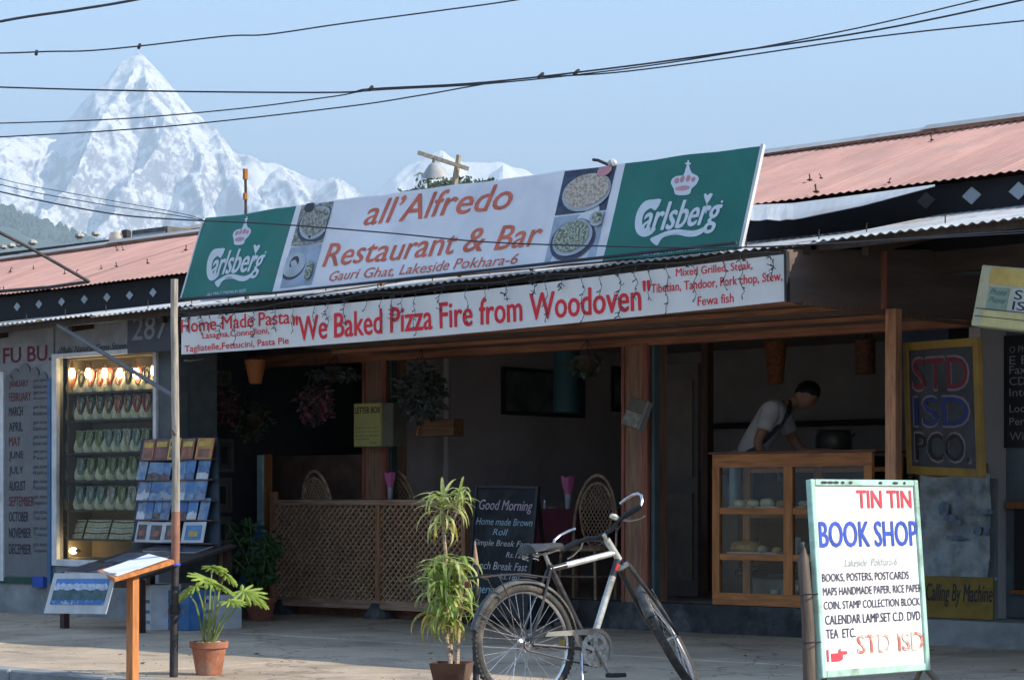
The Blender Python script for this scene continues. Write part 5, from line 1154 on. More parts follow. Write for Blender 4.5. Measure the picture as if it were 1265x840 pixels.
q = P(700, 512, 16.2)
tag(MB().tube([(q.x, 16.2, q.z + .02), (q.x, 16.2, q.z + .62)], .13, n=16).build('teal_reflection_tube', mat('teal_reflection', (.025, .085, .10), rough=.6)), 'dark teal cylinder added before the framed picture as its bluish reflection', 'lampshade')  # solid cylinder added to imitate a bluish reflection in the picture
MB().tube([(q.x, 16.2, q.z + .62), (q.x, 16.2, 2.78)], .006, n=5).build('cord', m_cable, bpy.data.objects['teal_reflection_tube'])
# news holder on the pillar
q = PT(771, 524, 18.2); 
nh, nw_, nhh = quad_sign('newspaper_holder', 'tilted pale holder with folded newspaper fixed to the right brown pillar', 'holder', PT(767, 524, 18.9), PT(788, 531, 18.75), PT(779, 489, 18.9))
MB().box(0, nw_, .0, .05, 0, nhh, b=.003).build('holder', mat('holder_grey', (.17, .165, .14)), nh, local=True)
MB().box(.01, nw_ * .95, -.012, -.0005, .01, nhh * .52, b=.002).build('newspaper', mat('newsprint', (.32, .31, .28), rough=.8, var=.3, scale=30), nh, local=True)
MB().box(nw_, nw_ + .02, -.012, .05, 0, nhh).build('pale_edge', mat('pale_edge', (.33, .33, .34)), nh, local=True)
# table and napkins
m_cloth = mat('maroon_cloth', (.13, .025, .04), rough=.8, var=.2, scale=4, bump=.2)
def table(label, px0, px1, py, y, y2, zf):
    a = P(px0, py, y); b = P(px1, py, y); t = thing('dining_table', label, 'table', ((a.x + b.x) / 2, y, zf))
    z = a.z
    MB().box(a.x, b.x, y, y2, z - .02, z, b=.003).build('tabletop', m_wood_d, t)
    vs = []; n = 30
    for k in range(2):
        for j in range(2):
            for i in range(n + 1): x = a.x - .01 + (b.x - a.x + .02) * i / n; vs.append((x, y - .012 - (0 if j else .02) + (.012 * math.sin(i * 1.4) if j == 0 else 0) + k * .003, z + .004 if j else z - .38 + .02 * math.sin(i * .7)))
    m_ = n + 1; fs = [(i, i + 1, m_ + i + 1, m_ + i) for i in range(n)] + [(2 * m_ + i, 3 * m_ + i, 3 * m_ + i + 1, 2 * m_ + i + 1) for i in range(n)]
    vs2 = [(a.x - .01, y - .012, z + .004), (b.x + .01, y - .012, z + .004), (b.x + .01, y2 + .01, z + .004), (a.x - .01, y2 + .01, z + .004), (b.x + .01, y - .02, z - .38), (b.x + .01, y2 + .01, z - .38)]
    mb = MB().add(vs, fs).add(vs2, [(0, 1, 2, 3), (1, 4, 5, 2)]); mb.build('tablecloth_drape', m_cloth, t)
    for x in (a.x + .05, b.x - .05):
        for yy in (y + .05, y2 - .05): MB().box(x - .02, x + .02, yy - .02, yy + .02, zf, z - .021).build('leg', m_wood_d, t)
    return t, z + .006
t1, tz1 = table('dining table with maroon cloth between the chalkboard and the rattan chair', 610, 714, 629, 15.75, 16.5, .235)
t2, tz2 = table('dining table with maroon cloth behind the lattice railing', 448, 545, 617, 15.08, 15.27, .13)
m_nap = mat('pink_napkin', (.62, .16, .36), rough=.7, var=.12); m_gl = glass()
def napkin(label, q, z, s=1.0):
    t = thing('napkin_glass', label, 'napkin glass', (q.x, q.y, z), (0, 0, 0), 'glasses with pink napkins')
    MB().lathe([(.022 * s, 0), (.024 * s, .004), (.03 * s, .12 * s), (.028 * s, .12 * s), (.021 * s, .006)], n=16, cap=False).build('glass', mat('pale_glass', (.40, .42, .46), rough=.15, spec=.8), t, local=True)
    mb = MB(); n = 20; vs = []
    for j, (r, zz) in enumerate(((.012, .08), (.028, .12), (.045, .19), (.055, .25))):
        for i in range(n): a = 2 * math.pi * i / n; k = 1 + (.10 * math.sin(a * 5) if j > 1 else 0); vs.append((r * s * k * math.cos(a), r * s * k * math.sin(a), zz * s + (.022 * abs(math.sin(a * 2.5)) if j == 3 else 0)))
    fs = [(j * n + i, j * n + (i + 1) % n, (j + 1) * n + (i + 1) % n, (j + 1) * n + i) for j in range(3) for i in range(n)]
    mb.sm = True; mb.add(vs, fs).build('napkin', m_nap, t, local=True); return t
napkin('glass with fanned pink napkin on the table beside the rattan chair', P(702, 628, 15.85), tz1, 1.15)
napkin('glass with pink napkin showing above the lattice railing', P(482, 616, 15.17), tz2 - .01, 1.0)
for px, lab in ((667, 'left'), (673, 'right')):
    q = P(px, 628, 15.9); t = thing('shaker', '%s small white shaker on the maroon table' % lab, 'shaker', (q.x, q.y, tz1), (0, 0, 0), 'white shakers on the table')
    MB().lathe([(.014, 0), (.016, .01), (.012, .06), (.013, .065)], n=10).build('body', m_wcard, t, local=True); MB().lathe([(.013, .066), (.012, .078), (.004, .085)], n=10).build('cap', m_chrome, t, local=True)
q = P(684, 628, 15.85); tag(MB().lathe([(.05, 0), (.06, .02), (.055, .02), (.045, .006)], c=(q.x, q.y, tz1), n=16).build('ashtray', mat('straw_ashtray', (.28, .24, .17))), 'shallow straw coloured dish between the shakers and napkin', 'dish')
q = P(601, 600, 15.9); bt_ = MB().lathe([(.03, 0), (.032, .02), (.032, .14), (.012, .19), (.012, .24)], c=(q.x, q.y, tz1), n=14).build('bottle', mat('dark_bottle', (.03, .03, .02), rough=.15)); tag(bt_, 'dark bottle on the table behind the top of the chalkboard', 'bottle')
# rattan chair
m_rat = mat('rattan', (.42, .28, .18), rough=.55, var=.35, scale=20)
def chair(label, loc, rz, group='rattan dining chairs'):
    t = thing('rattan_chair', label, 'chair', loc, (0, 0, R(rz)), group)
    def arc(w_, z0, z1, n=18, lean=.10): return [(w_ * math.cos(a) * (1 if math.sin(a) > 0 else .9), .22 + lean * ((z0 + (z1 - z0) * (.5 + .5 * math.sin(a))) - .45), z0 + (z1 - z0) * (.5 + .5 * math.sin(a))) for a in [2 * math.pi * i / n - math.pi / 2 for i in range(n)]]
    MB().tube([(-.24, .2, 0), (-.245, .21, .45)] + [(.245 * -math.cos(a), .22 + .06 * math.sin(a), .62 + .48 * math.sin(a) + 0) for a in np.linspace(0, math.pi, 13)] + [(.245, .21, .45), (.24, .2, 0)], .016, n=7).build('outer_frame', m_rat, t, local=True)
    MB().tube(arc(.195, .46, 1.03), .013, n=7, closed=True).build('inner_frame', m_rat, t, local=True)
    c = (.745, .285, .195)
    for sgn in (1, -1):
        for k in np.arange(-.42, .43, .042):
            pts = []
            for s in np.linspace(-.5, .5, 21):
                x = k + s * .8 * .7; z = c[0] + sgn * s * .8
                if (x / .195) ** 2 + ((z - c[0]) / .285) ** 2 < 1: pts.append((x, .22 + .10 * (z - .45) + .003 * sgn, z))
            if len(pts) > 1: MB().tube([pts[0], pts[-1]], .006, n=4).build('cane', m_rat, t, local=True)
    MB().lathe([(.20, .42), (.23, .43), (.235, .455), (.22, .47)], n=22).build('seat', m_rat, t, local=True)
    for x in (-.19, .19): MB().tube([(x, -.17, .43), (x * 1.12, -.2, 0)], .015, n=7).build('front_leg', m_rat, t, local=True)
    MB().tube([(-.2, -.18, .2), (.2, -.18, .2)], .009, n=5).tube([(-.2, .2, .2), (-.2, -.18, .2)], .009, n=5).tube([(.2, .2, .2), (.2, -.18, .2)], .009, n=5).build('stretchers', m_rat, t, local=True)
    return t
q = P(740, 740, 15.75); ch = chair('tall oval backed rattan chair in front of the right brown pillar', (q.x, 15.55, .236), 12)
ch.matrix_basis = ch.matrix_basis @ Matrix.Diagonal((.9, .9, 1.03, 1))
for px, lab, rz, y in ((432, 'rattan chair with its arched back above the left half of the lattice', 175, 15.62), (524, 'rattan chair with its arched back left of the striped plant', 188, 15.95)):
    c_ = copy_tree(ch); q = P(px, 610, y); c_.matrix_basis = Matrix.Translation((q.x, y - .2, .33)) @ Matrix.Rotation(R(rz), 4, 'Z'); c_['label'] = lab
# shelves of dark goods in the left bay
for i, z in enumerate((.9, 1.5, 2.1)):
    MB().box(-18.2, XWALL - .1, 18.9, 19.3, z, z + .04).build('bay_shelf', m_wood_d, row)
rnd = random.Random(4)
for i in range(14):
    x = -17.9 + i * .2; z = (.94, 1.54, 2.14)[i % 3]; q = MB().box(x, x + rnd.uniform(.1, .3), 18.95, 19.1, z + .002, z + rnd.uniform(.15, .35), b=.004).build('shelf_box', md[i % 7])
    tag(q, 'dim %s box, %s from the left on the %s dark shelf of the left bay' % ('teal grey sand crimson slate tan ash'.split()[i % 7], 'first second third fourth fifth'.split()[i // 3], ['lowest', 'middle', 'top'][i % 3]), 'box', 'boxes on the dark bay shelves')

# ---------------------------------------------------------------- pastry case
DY = 15.40
x0, x1 = XP(880, DY), XP(1077, DY); zb = .238; zt_ = P(980, 559.5, DY).z; dp = .5
dc = thing('pastry_case', 'orange wooden pastry case with glass panes at the restaurant entrance', 'display case', ((x0 + x1) / 2, DY, zb))
def DZ(py): return P(930, py, DY).z
W1 = .075
MB().box(x0 - .03, x1 + .05, DY - .02, DY + dp + .02, zt_, zt_ + .02, b=.003).build('top', WD('case_top', (.16, .08, .05), stretch=(.6, 6, 6)), dc)
MB().box(x0, x1, DY, DY + .04, DZ(577), zt_ - .001).build('top_rail', m_wood_ox, dc); MB().box(x0, x1, DY, DY + .04, zb, DZ(733)).build('bottom_rail', m_wood_ox, dc)
xm0, xm1 = XP(968, DY), XP(979, DY)
for a, b in ((x0, x0 + W1), (xm0, xm1), (x1 - W1, x1)): MB().box(a, b, DY - .003, DY + .042, DZ(733) + .001, DZ(577) - .001).build('front_post', m_wood_o, dc)
for a in (x0, xm0, x1 - W1):
    MB().box(a, a + W1, DY + dp - .04, DY + dp, zb, zt_ - .001).build('rear_post', m_wood_o, dc)
for a in (DZ(577) - .04, zb + .02, DZ(640), DZ(690)): MB().box(x0 + W1, x1 - W1, DY + dp - .035, DY + dp - .005, a, a + .04).build('rear_rail', m_wood_ox, dc)
for a, b in ((635, 627), (692, 684)):
    MB().box(x0 + W1, xm0, DY + .002, DY + .038, DZ(a), DZ(b)).build('shelf_rail', m_wood_ox, dc); MB().box(xm1, x1 - W1, DY + .002, DY + .038, DZ(a), DZ(b)).build('shelf_rail', m_wood_ox, dc)
    MB().box(x0 + .02, x1 - .02, DY + .045, DY + dp - .045, DZ(b) - .015, DZ(b) - .0).build('shelf_board', mat('case_shelf', (.40, .36, .30)), dc)
MB().box(x0 + .02, x1 - .02, DY + .045, DY + dp - .045, zb + .03, zb + .05).build('floor_board', m_wood_d, dc)
for a, b, c, d in ((x0 + W1, xm0, DZ(733), DZ(692)), (x0 + W1, xm0, DZ(684), DZ(635)), (x0 + W1, xm0, DZ(627), DZ(577)), (xm1, x1 - W1, DZ(733), DZ(692)), (xm1, x1 - W1, DZ(684), DZ(635)), (xm1, x1 - W1, DZ(627), DZ(577))):
    MB().box(a, b, DY + .018, DY + .021, c, d).build('glass_pane', glass(), dc)
m_br = mat('bread_crust', (.55, .30, .12), rough=.6, var=.35, scale=14, bump=.2); m_crm = mat('pale_dough', (.78, .68, .45), rough=.7, var=.25, scale=18); m_tray = mat('tray_white', (.75, .76, .76), rough=.4)
def loaf(c, r, m, seed, twist=0):
    mb = MB(); rr = random.Random(seed); n = 14; prof = [(.0, 0), (.75, .0), (1, .25), (.95, .6), (.7, .88), (.0, 1)]
    mb.lathe([(max(.001, p) * r[0], q * r[2]) for p, q in prof], n=n); mb.v = [(a * (1 + .12 * math.sin(a * 40 + seed)), b * r[1] / r[0] * (1 + .1 * math.sin(a * 30)), c_) for a, b, c_ in mb.v]
    mb.xf(Matrix.Translation(c) @ Matrix.Rotation(rr.uniform(-.5, .5), 4, 'Z')); return mb
def tray(px0, px1, zz, lab, items, gp):
    a = XP(px0, DY + .15); b = XP(px1, DY + .15)
    t = thing('tray', lab, 'tray', ((a + b) / 2, DY + .2, zz)); MB().box(a, b, DY + .07, DY + .36, zz + .001, zz + .012, b=.003).build('plate', m_tray, t)
    for k, (f, rx, rz, m, nm, l2) in enumerate(items):
        o = loaf((a + (b - a) * f, DY + .17 + .05 * (k % 2), zz + .013), (rx, rx * .7, rz), m, k + int(px0)).build(nm, m); tag(o, l2, 'pastry')
z1_, z2_, z3_ = DZ(627), DZ(684), zb + .05
tray(905, 935, z1_, 'white tray with round buns, left on the upper case shelf', [(.2, .06, .06, m_crm, 'bun', 'pale left bun on the upper left tray'), (.5, .07, .07, m_br, 'bun', 'brown middle bun on the upper left tray'), (.82, .06, .055, m_crm, 'bun', 'pale right bun on the upper left tray')], '')
tray(938, 966, z1_, 'white tray with pastries, right on the upper case shelf', [(.3, .08, .07, m_crm, 'pastry', 'large pale pastry beside the post on the upper shelf'), (.8, .05, .05, m_br, 'pastry', 'small brown pastry beside the post on the upper shelf')], '')
tray(984, 1000, z1_, 'white tray half hidden by the book shop sign on the upper shelf', [(.5, .05, .05, m_crm, 'pastry', 'pale pastry just left of the book shop sign')], '')
tray(904, 946, z2_, 'white tray with a big braided loaf on the lower case shelf', [(.42, .15, .10, m_br, 'braided_loaf', 'big glossy braided loaf on the lower case shelf'), (.62, .11, .06, m_crm, 'flat_loaf', 'pale flat loaf beside the braided loaf')], '')
tray(949, 966, z2_, 'small white tray right of the braided loaf', [(.5, .05, .045, m_br, 'bun', 'single brown bun right of the braided loaf')], '')
for i, (px, z, h__, m) in enumerate(((985, z2_, .14, m_wcard), (993, z2_, .10, m_chrome), (958, z3_, .08, m_wcard), (985, z3_, .13, m_chrome), (970, z3_ , .05, m_wcard))):
    q = XP(px, DY + .2); t = MB().lathe([(.03, 0), (.045, h__ * .4), (.04, h__), (.036, h__), (.03, .02)], c=(q, DY + .2, z + .002), n=14).build('cup', m)
    tag(t, ['tall white cup by the middle post on the lower shelf', 'dull metal cup right of the tall white one', 'low white cup on the floor of the case', 'metal jug on the floor of the case', 'smallest white cup on the floor of the case'][i], 'cup')
q = XP(913, DY + .46); tag(MB().lathe([(.05, 0), (.055, .1), (.05, .42), (.025, .5), (.0, .5)], c=(q, DY + .40, z1_ + .002), n=14).build('pale_jar', mat('pale_bluish_jar', (.30, .38, .40), rough=.3)), 'tall pale bluish jar at the back of the upper case shelf', 'jar')

# things behind the counter
q = P(1030, 530, 17.6)
pt = thing('cooking_pot', 'dim rounded metal pot standing behind the counter right of the man', 'pot', (q.x, 17.6, 1.55)); MB().lathe([(.12, 0), (.17, .06), (.17, .2), (.15, .24), (.18, .25)], c=(q.x, 17.6, 1.55), n=20).build('body', mat('dull_pot', (.16, .15, .13), rough=.4, metal=.5), pt); MB().tube([(q.x + .17, 17.6, 1.72), (q.x + .26, 17.55, 1.76)], .012, n=6).build('handle', m_chrome, pt)
tag(MB().box(q.x - .9, q.x + .6, 17.3, 18.0, .44, 1.545, b=.01).build('kitchen_counter', mat('dark_red_counter', (.07, .022, .02), rough=.6)), 'dark red kitchen counter behind the man', 'counter')

# ---------------------------------------------------------------- the man behind the case
def skin(name, joints, edges, radii, root, m, parent, lv=2):
    me = bpy.data.meshes.new(name); me.from_pydata([tuple(j) for j in joints], edges, []); o = bpy.data.objects.new(name, me); COL.objects.link(o)
    md_ = o.modifiers.new('s', 'SKIN'); md_.use_smooth_shade = True
    sv = me.skin_vertices[0].data
    for i, r in enumerate(radii): sv[i].radius = (r if isinstance(r, tuple) else (r, r)); sv[i].use_root = (i == root)
    if lv: mm = o.modifiers.new('u', 'SUBSURF'); mm.levels = lv; mm.render_levels = lv
    dg = bpy.context.evaluated_depsgraph_get(); m2 = bpy.data.meshes.new_from_object(o.evaluated_get(dg)); bpy.data.objects.remove(o)
    m2.name = name; m2.materials.clear(); m2.materials.append(m); ob = bpy.data.objects.new(name, m2); COL.objects.link(ob); ob.parent = parent
    for p in m2.polygons: p.use_smooth = True
    return ob
m_skin = mat('brown_skin', (.44, .24, .16), rough=.5, var=.1, scale=12); m_shirt = mat('grey_white_tshirt', (.70, .69, .72), rough=.85, var=.14, scale=6, bump=1.0, bscale=7); m_trous = mat('dark_trousers', (.03, .035, .06), rough=.8); m_hair = mat('black_hair', (.012, .01, .01), rough=.45, var=.4, scale=40, bump=.5, bscale=80)
hipp = P(938, 575, 16.35)
# local axes: x = the way he faces (to the right in the photo, slightly away), y = his left, z up
fz = .44
man = thing('person', 'man in a grey white t-shirt with dark shoulder strap bending over behind the pastry case', 'person', (P(923, 600, 16.35).x, 16.35, fz), (0, 0, R(-SA * 0 + 40.7 - 6)))
sc_ = (P(945, 497, 16.35).z - fz) / 1.42
man.matrix_basis = man.matrix_basis @ Matrix.Scale(sc_, 4)
J = [(0, 0, .93), (.05, 0, 1.06), (.13, 0, 1.20), (.22, 0, 1.33), (.31, 0, 1.40), (.37, 0, 1.43), (.41, 0, 1.455),       # 0-6 pelvis, spine, neck, skull base
     (.22, -.18, 1.36), (.13, -.24, 1.20), (.08, -.27, 1.09), (.13, -.22, .98), (.20, -.19, .90), (.23, -.185, .87),        # 7-12 right arm
     (.27, .18, 1.36), (.36, .24, 1.16), (.44, .22, 1.04), (.56, .16, 1.02), (.66, .10, 1.03), (.70, .09, 1.03),          # 13-18 left arm
     (-.01, -.10, .86), (.04, -.11, .48), (-.02, -.11, .09), (.10, -.12, .03), (-.01, .10, .86), (.05, .11, .48), (-.01, .11, .09), (.11, .12, .03)]
E = [(0, 1), (1, 2), (2, 3), (3, 4), (4, 5), (5, 6), (3, 7), (7, 8), (8, 9), (9, 10), (10, 11), (11, 12), (3, 13), (13, 14), (14, 15), (15, 16), (16, 17), (17, 18), (0, 19), (19, 20), (20, 21), (21, 22), (0, 23), (23, 24), (24, 25), (25, 26)]
rad = [(.13, .11), (.12, .10), (.125, .10), (.14, .10), (.075, .07), (.056, .056), (.06, .06), .06, .048, .042, .038, .028, .03, .06, .048, .042, .038, .028, .03, .085, .06, .04, .035, .085, .06, .04, .035]
# fingers: five chains from each wrist
def fingers(base, d, u, s_):
    out = []
    d = Vector(d).normalized(); u = Vector(u).normalized(); s2 = d.cross(u)
    for k, (off, ln) in enumerate(((-.030, .062), (-.010, .075), (.010, .080), (.028, .070), (.036, .050))):
        if k == 4: a = Vector(base) + s2 * .036 * s_; pts = [a, a + (d * .6 + s2 * s_ * .6) * .04, a + (d * .8 + s2 * s_ * .4) * .07 - u * .012]
        else: a = Vector(base) + s2 * off * .85 + d * .03; pts = [a, a + d * ln * .5 - u * .006, a + d * ln * .85 - u * .028]
        out.append(pts)
    return out
hand_r = []
for base_i, dv, uv, sgn in ((12, (.5, .2, -.8), (.8, 0, .5), 1), (18, (1, -.2, -.25), (.2, 0, 1), -1)):
    for pts in fingers(J[base_i], dv, uv, sgn):
        i0 = len(J); J += [tuple(p) for p in pts]; E += [(base_i, i0), (i0, i0 + 1), (i0 + 1, i0 + 2)]; rad += [.0095, .0085, .0075]
body = skin('body', J, E, rad, 0, m_skin, man)
# head: shaped from a sphere, tilted down
hd = MB(); n, m_ = 26, 20; vs = []
def headr(th, ph):
    # direction: x forward, z up ; returns point
    d = Vector((math.sin(th) * math.cos(ph), math.sin(th) * math.sin(ph), math.cos(th)))
    r = Vector((d.x * .098, d.y * .077, d.z * .118))
    if d.z < 0: r.x *= 1 - .10 * -d.z; r.y *= 1 + .32 * d.z; r.x += .012 * -d.z
    if d.x < 0 and d.z < .1: r.x *= .92
    fa = max(0, d.x)
    g = lambda z0, y0, sz, sy, a: a * math.exp(-((d.z - z0) / sz) ** 2 - ((d.y - y0) / sy) ** 2) * (fa > .2)
    r.x += g(-.22, 0, .10, .13, .026) + g(-.05, 0, .13, .10, .012) + g(.18, 0, .07, .5, .005) + g(-.52, 0, .05, .2, .007) + g(-.64, 0, .05, .2, .006) + g(-.86, 0, .10, .22, .010) - g(.04, .36, .09, .16, .010) - g(.04, -.36, .09, .16, .010) - g(-.58, 0, .025, .22, .006)
    return r
for i in range(1, 40):
    for k in range(48): vs.append(headr(math.pi * i / 40, 2 * math.pi * k / 48))
top_, bot_ = headr(0, 0), headr(math.pi, 0); nn = len(vs); vs += [top_, bot_]
fs = [(i * 48 + k, (i + 1) * 48 + k, (i + 1) * 48 + (k + 1) % 48, i * 48 + (k + 1) % 48) for i in range(38) for k in range(48)]
fs += [(nn, k, (k + 1) % 48) for k in range(48)] + [(nn + 1, 38 * 48 + (k + 1) % 48, 38 * 48 + k) for k in range(48)]
HM = Matrix.Translation((.475, 0, 1.485)) @ Matrix.Rotation(R(48), 4, 'Y')
hd.sm = True; hd.add(vs, fs); hd.xf(HM); head = hd.build('head', m_skin, man, local=True)
for sy in (-1, 1):
    MB().lathe([(.002, 0), (.011, .003), (.002, .006)], n=10, M=Matrix.Rotation(R(90), 3, 'Y')).xf(HM @ Matrix.Translation((.086, sy * .03, .004))).build('eye', mat('eye_white', (.3, .28, .27), rough=.2), head, local=True)
    MB().tube([(.088, sy * .045, .022), (.094, sy * .03, .027), (.096, sy * .014, .024)], .004, n=5).xf(HM).build('eyebrow', m_hair, head, local=True)
    MB().lathe([(.012, 0), (.026, .006), (.03, .014), (.02, .018)], n=12, M=Matrix.Rotation(R(90), 3, 'X') @ Matrix.Diagonal((.65, 1.15, 1))).xf(HM @ Matrix.Translation((-.005, sy * .074 + (.004 if sy > 0 else .012), -.01))).build('ear', m_skin, head, local=True)
hr = MB(); vs = []; hn = 48
rows_ = 20
for i in range(rows_):
    for k in range(hn):
        ph = 2 * math.pi * k / hn; fr = .5 + .5 * math.cos(ph); lim = math.pi * (.70 - .37 * fr ** .8) + .05 * math.sin(ph * 9) + .03 * math.sin(ph * 23)
        th = lim * (i + .3) / rows_; p = headr(th, ph) * (1.08 + .02 * math.sin(ph * 17 + i * 2.3) - (.05 * (i / rows_) ** 6)); vs.append(p)
nn = len(vs); vs.append(headr(0, 0) * 1.1)
fs = [(i * hn + k, (i + 1) * hn + k, (i + 1) * hn + (k + 1) % hn, i * hn + (k + 1) % hn) for i in range(rows_ - 1) for k in range(hn)] + [(nn, k, (k + 1) % hn) for k in range(hn)]
hr.sm = True; hr.add(vs, fs); hr.xf(HM).build('hair', m_hair, head, local=True)
# clothes
TJ = [(-.0, 0, .90), (.05, 0, 1.06), (.13, 0, 1.20), (.215, 0, 1.33), (.30, 0, 1.405), (.20, -.19, 1.355), (.145, -.235, 1.24), (.125, -.25, 1.18), (.265, .19, 1.355), (.33, .235, 1.23), (.355, .25, 1.17)]
TE = [(0, 1), (1, 2), (2, 3), (3, 4), (3, 5), (5, 6), (6, 7), (3, 8), (8, 9), (9, 10)]
skin('t_shirt', TJ, TE, [(.165, .145), (.15, .13), (.155, .13), (.165, .125), (.085, .085), .085, .078, .078, .085, .078, .078], 0, m_shirt, man)
skin('trousers', [(0, 0, .93), (-.01, -.10, .84), (.04, -.11, .48), (-.02, -.11, .08), (-.01, .10, .84), (.05, .11, .48), (-.01, .11, .08)], [(0, 1), (1, 2), (2, 3), (0, 4), (4, 5), (5, 6)], [(.15, .13), .105, .08, .065, .105, .08, .065], 0, m_trous, man)
for sy in (-1, 1): MB().box(-.1, .17, sy * .115 - .045, sy * .115 + .045, .0, .07, b=.02).build('shoe', m_black, man, local=True)
# strap across the back and chest
sp_ = [(.335, .02, 1.45), (.35, -.08, 1.40), (.33, -.135, 1.33), (.25, -.155, 1.22), (.15, -.165, 1.12), (.06, -.155, 1.04), (-.04, -.13, .99), (-.13, -.05, .97)]
sp_ = [Vector(p) + Vector((0, -.012, 0)) for p in sp_]
sb_ = MB()
for a, b in zip(sp_[:-1], sp_[1:]): sb_.bar(a, b, .02, .038, up=(0, 0, 1))
sb_.build('shoulder_strap', m_black, man, local=True)
# ================================================================ BICYCLE
bk0 = PGND(650, 871)
BA = math.atan2(.57, .82) + math.atan2(SA, CA)
bk = thing('bicycle', 'black and silver bicycle leaning on its stand on the sunlit pavement', 'bicycle', bk0, (0, 0, BA))
bk.matrix_basis = bk.matrix_basis @ Matrix.Rotation(R(-3), 4, 'X')
m_fr_s = mat('silver_frame_paint', (.60, .61, .57), rough=.35, metal=.35, var=.25, scale=14, dirt=(.25, .22, .18), dscale=9); m_fr_b = mat('black_frame_paint', (.03, .03, .035), rough=.3, var=.3, spec=.6, dirt=(.09, .08, .07), dscale=10)
m_guard = mat('dusty_mudguard', (.07, .07, .068), rough=.5, var=.3, scale=14, dirt=(.20, .18, .15), dscale=8); m_leather = mat('black_saddle', (.03, .03, .03), rough=.35, var=.3, dirt=(.10, .09, .08), dscale=12)
RW = .335
BB = Vector((.45, 0, .29)); RH = Vector((0, 0, RW)); FHu = Vector((1.08, 0, RW)); HT, HB = Vector((.5985, 0, .901)), Vector((.672, 0, .80)); ST = Vector((.185, 0, .745))
ax = (HT - HB).normalized()
def T_(pts, r, m, name, par=bk, n=10): return MB().tube(pts, r, n=n).build(name, m, par, local=True)
T_([ST + Vector((0, 0, .03)), BB], .0175, m_fr_b, 'seat_tube'); TT = HB + ax * .04
T_([ST, ST.lerp(TT, .25)], .0172, m_fr_b, 'top_tube_rear'); T_([ST.lerp(TT, .25), TT], .0175, m_fr_s, 'top_tube')
T_([HB, HB.lerp(BB, .42)], .019, m_fr_b, 'down_tube_upper'); T_([HB.lerp(BB, .2), BB], .0198, m_fr_s, 'down_tube'); T_([HT + ax * .01, HB - ax * .01], .020, m_fr_s, 'head_tube')
MB().box(-.022, .022, -.008, .012, -.011, .011, b=.003).xf(Matrix.Translation(HB.lerp(BB, .10) + Vector((0, -.012, 0))) @ Matrix.Rotation(R(-60), 4, 'Y')).build('red_badge', mat('red_badge', (.5, .03, .03), rough=.4), bk, local=True)
for s in (-1, 1):
    T_([BB + Vector((0, s * .03, 0)), RH + Vector((.02, s * .055, 0))], .009, m_fr_b, 'chain_stay', n=7); T_([ST + Vector((0, s * .015, 0)), ST.lerp(RH, .5) + Vector((0, s * .05, 0)), RH + Vector((0, s * .055, 0))], .008, m_fr_b, 'seat_stay', n=7)
MB().lathe([(.028, -.035), (.028, .035)], c=BB, n=16, M=Matrix.Rotation(R(90), 3, 'X')).build('bottom_bracket', m_chrome, bk, local=True)
T_([ST + Vector((0, 0, .03)), ST + Vector((-.03, 0, .095))], .012, m_chrome, 'seat_post')
# saddle
sv = []; prof = [(-.13, .075, .0), (-.12, .092, .012), (-.06, .088, .012), (.0, .05, .008), (.07, .026, .006), (.125, .018, .0), (.135, .010, -.008)]
n = 12; mb = MB()
for (x, w_, zz) in prof:
    for k in range(n): a = 2 * math.pi * k / n; sv.append((x, w_ * math.cos(a), zz + (.014 if math.sin(a) > 0 else .028) * math.sin(a) - (.03 * (abs(math.cos(a)) ** 3) * (w_ / .09))))
mb.sm = True; mb.add(sv, [(i * n + k, i * n + (k + 1) % n, (i + 1) * n + (k + 1) % n, (i + 1) * n + k) for i in range(len(prof) - 1) for k in range(n)] + [tuple(range(n - 1, -1, -1)), tuple(range((len(prof) - 1) * n, len(prof) * n))])
sd_ = ST + Vector((-.035, 0, .125)); mb.xf(Matrix.Translation(sd_) @ Matrix.Rotation(R(-4), 4, 'Y')); sad = mb.build('saddle', m_leather, bk, local=True)
for s in (-1, 1):
    T_([sd_ + Vector((-.1, s * .05, -.02)), sd_ + Vector((-.02, s * .025, -.045)), sd_ + Vector((.1, s * .01, -.015))], .004, m_chrome, 'saddle_rail', sad, 6)
    sp2 = [sd_ + Vector((-.09 + .016 * math.cos(a), s * .05 + .016 * math.sin(a), -.02 - a * .0028)) for a in np.linspace(0, 19, 50)]; T_(sp2, .003, m_chrome, 'saddle_spring', sad, 5)
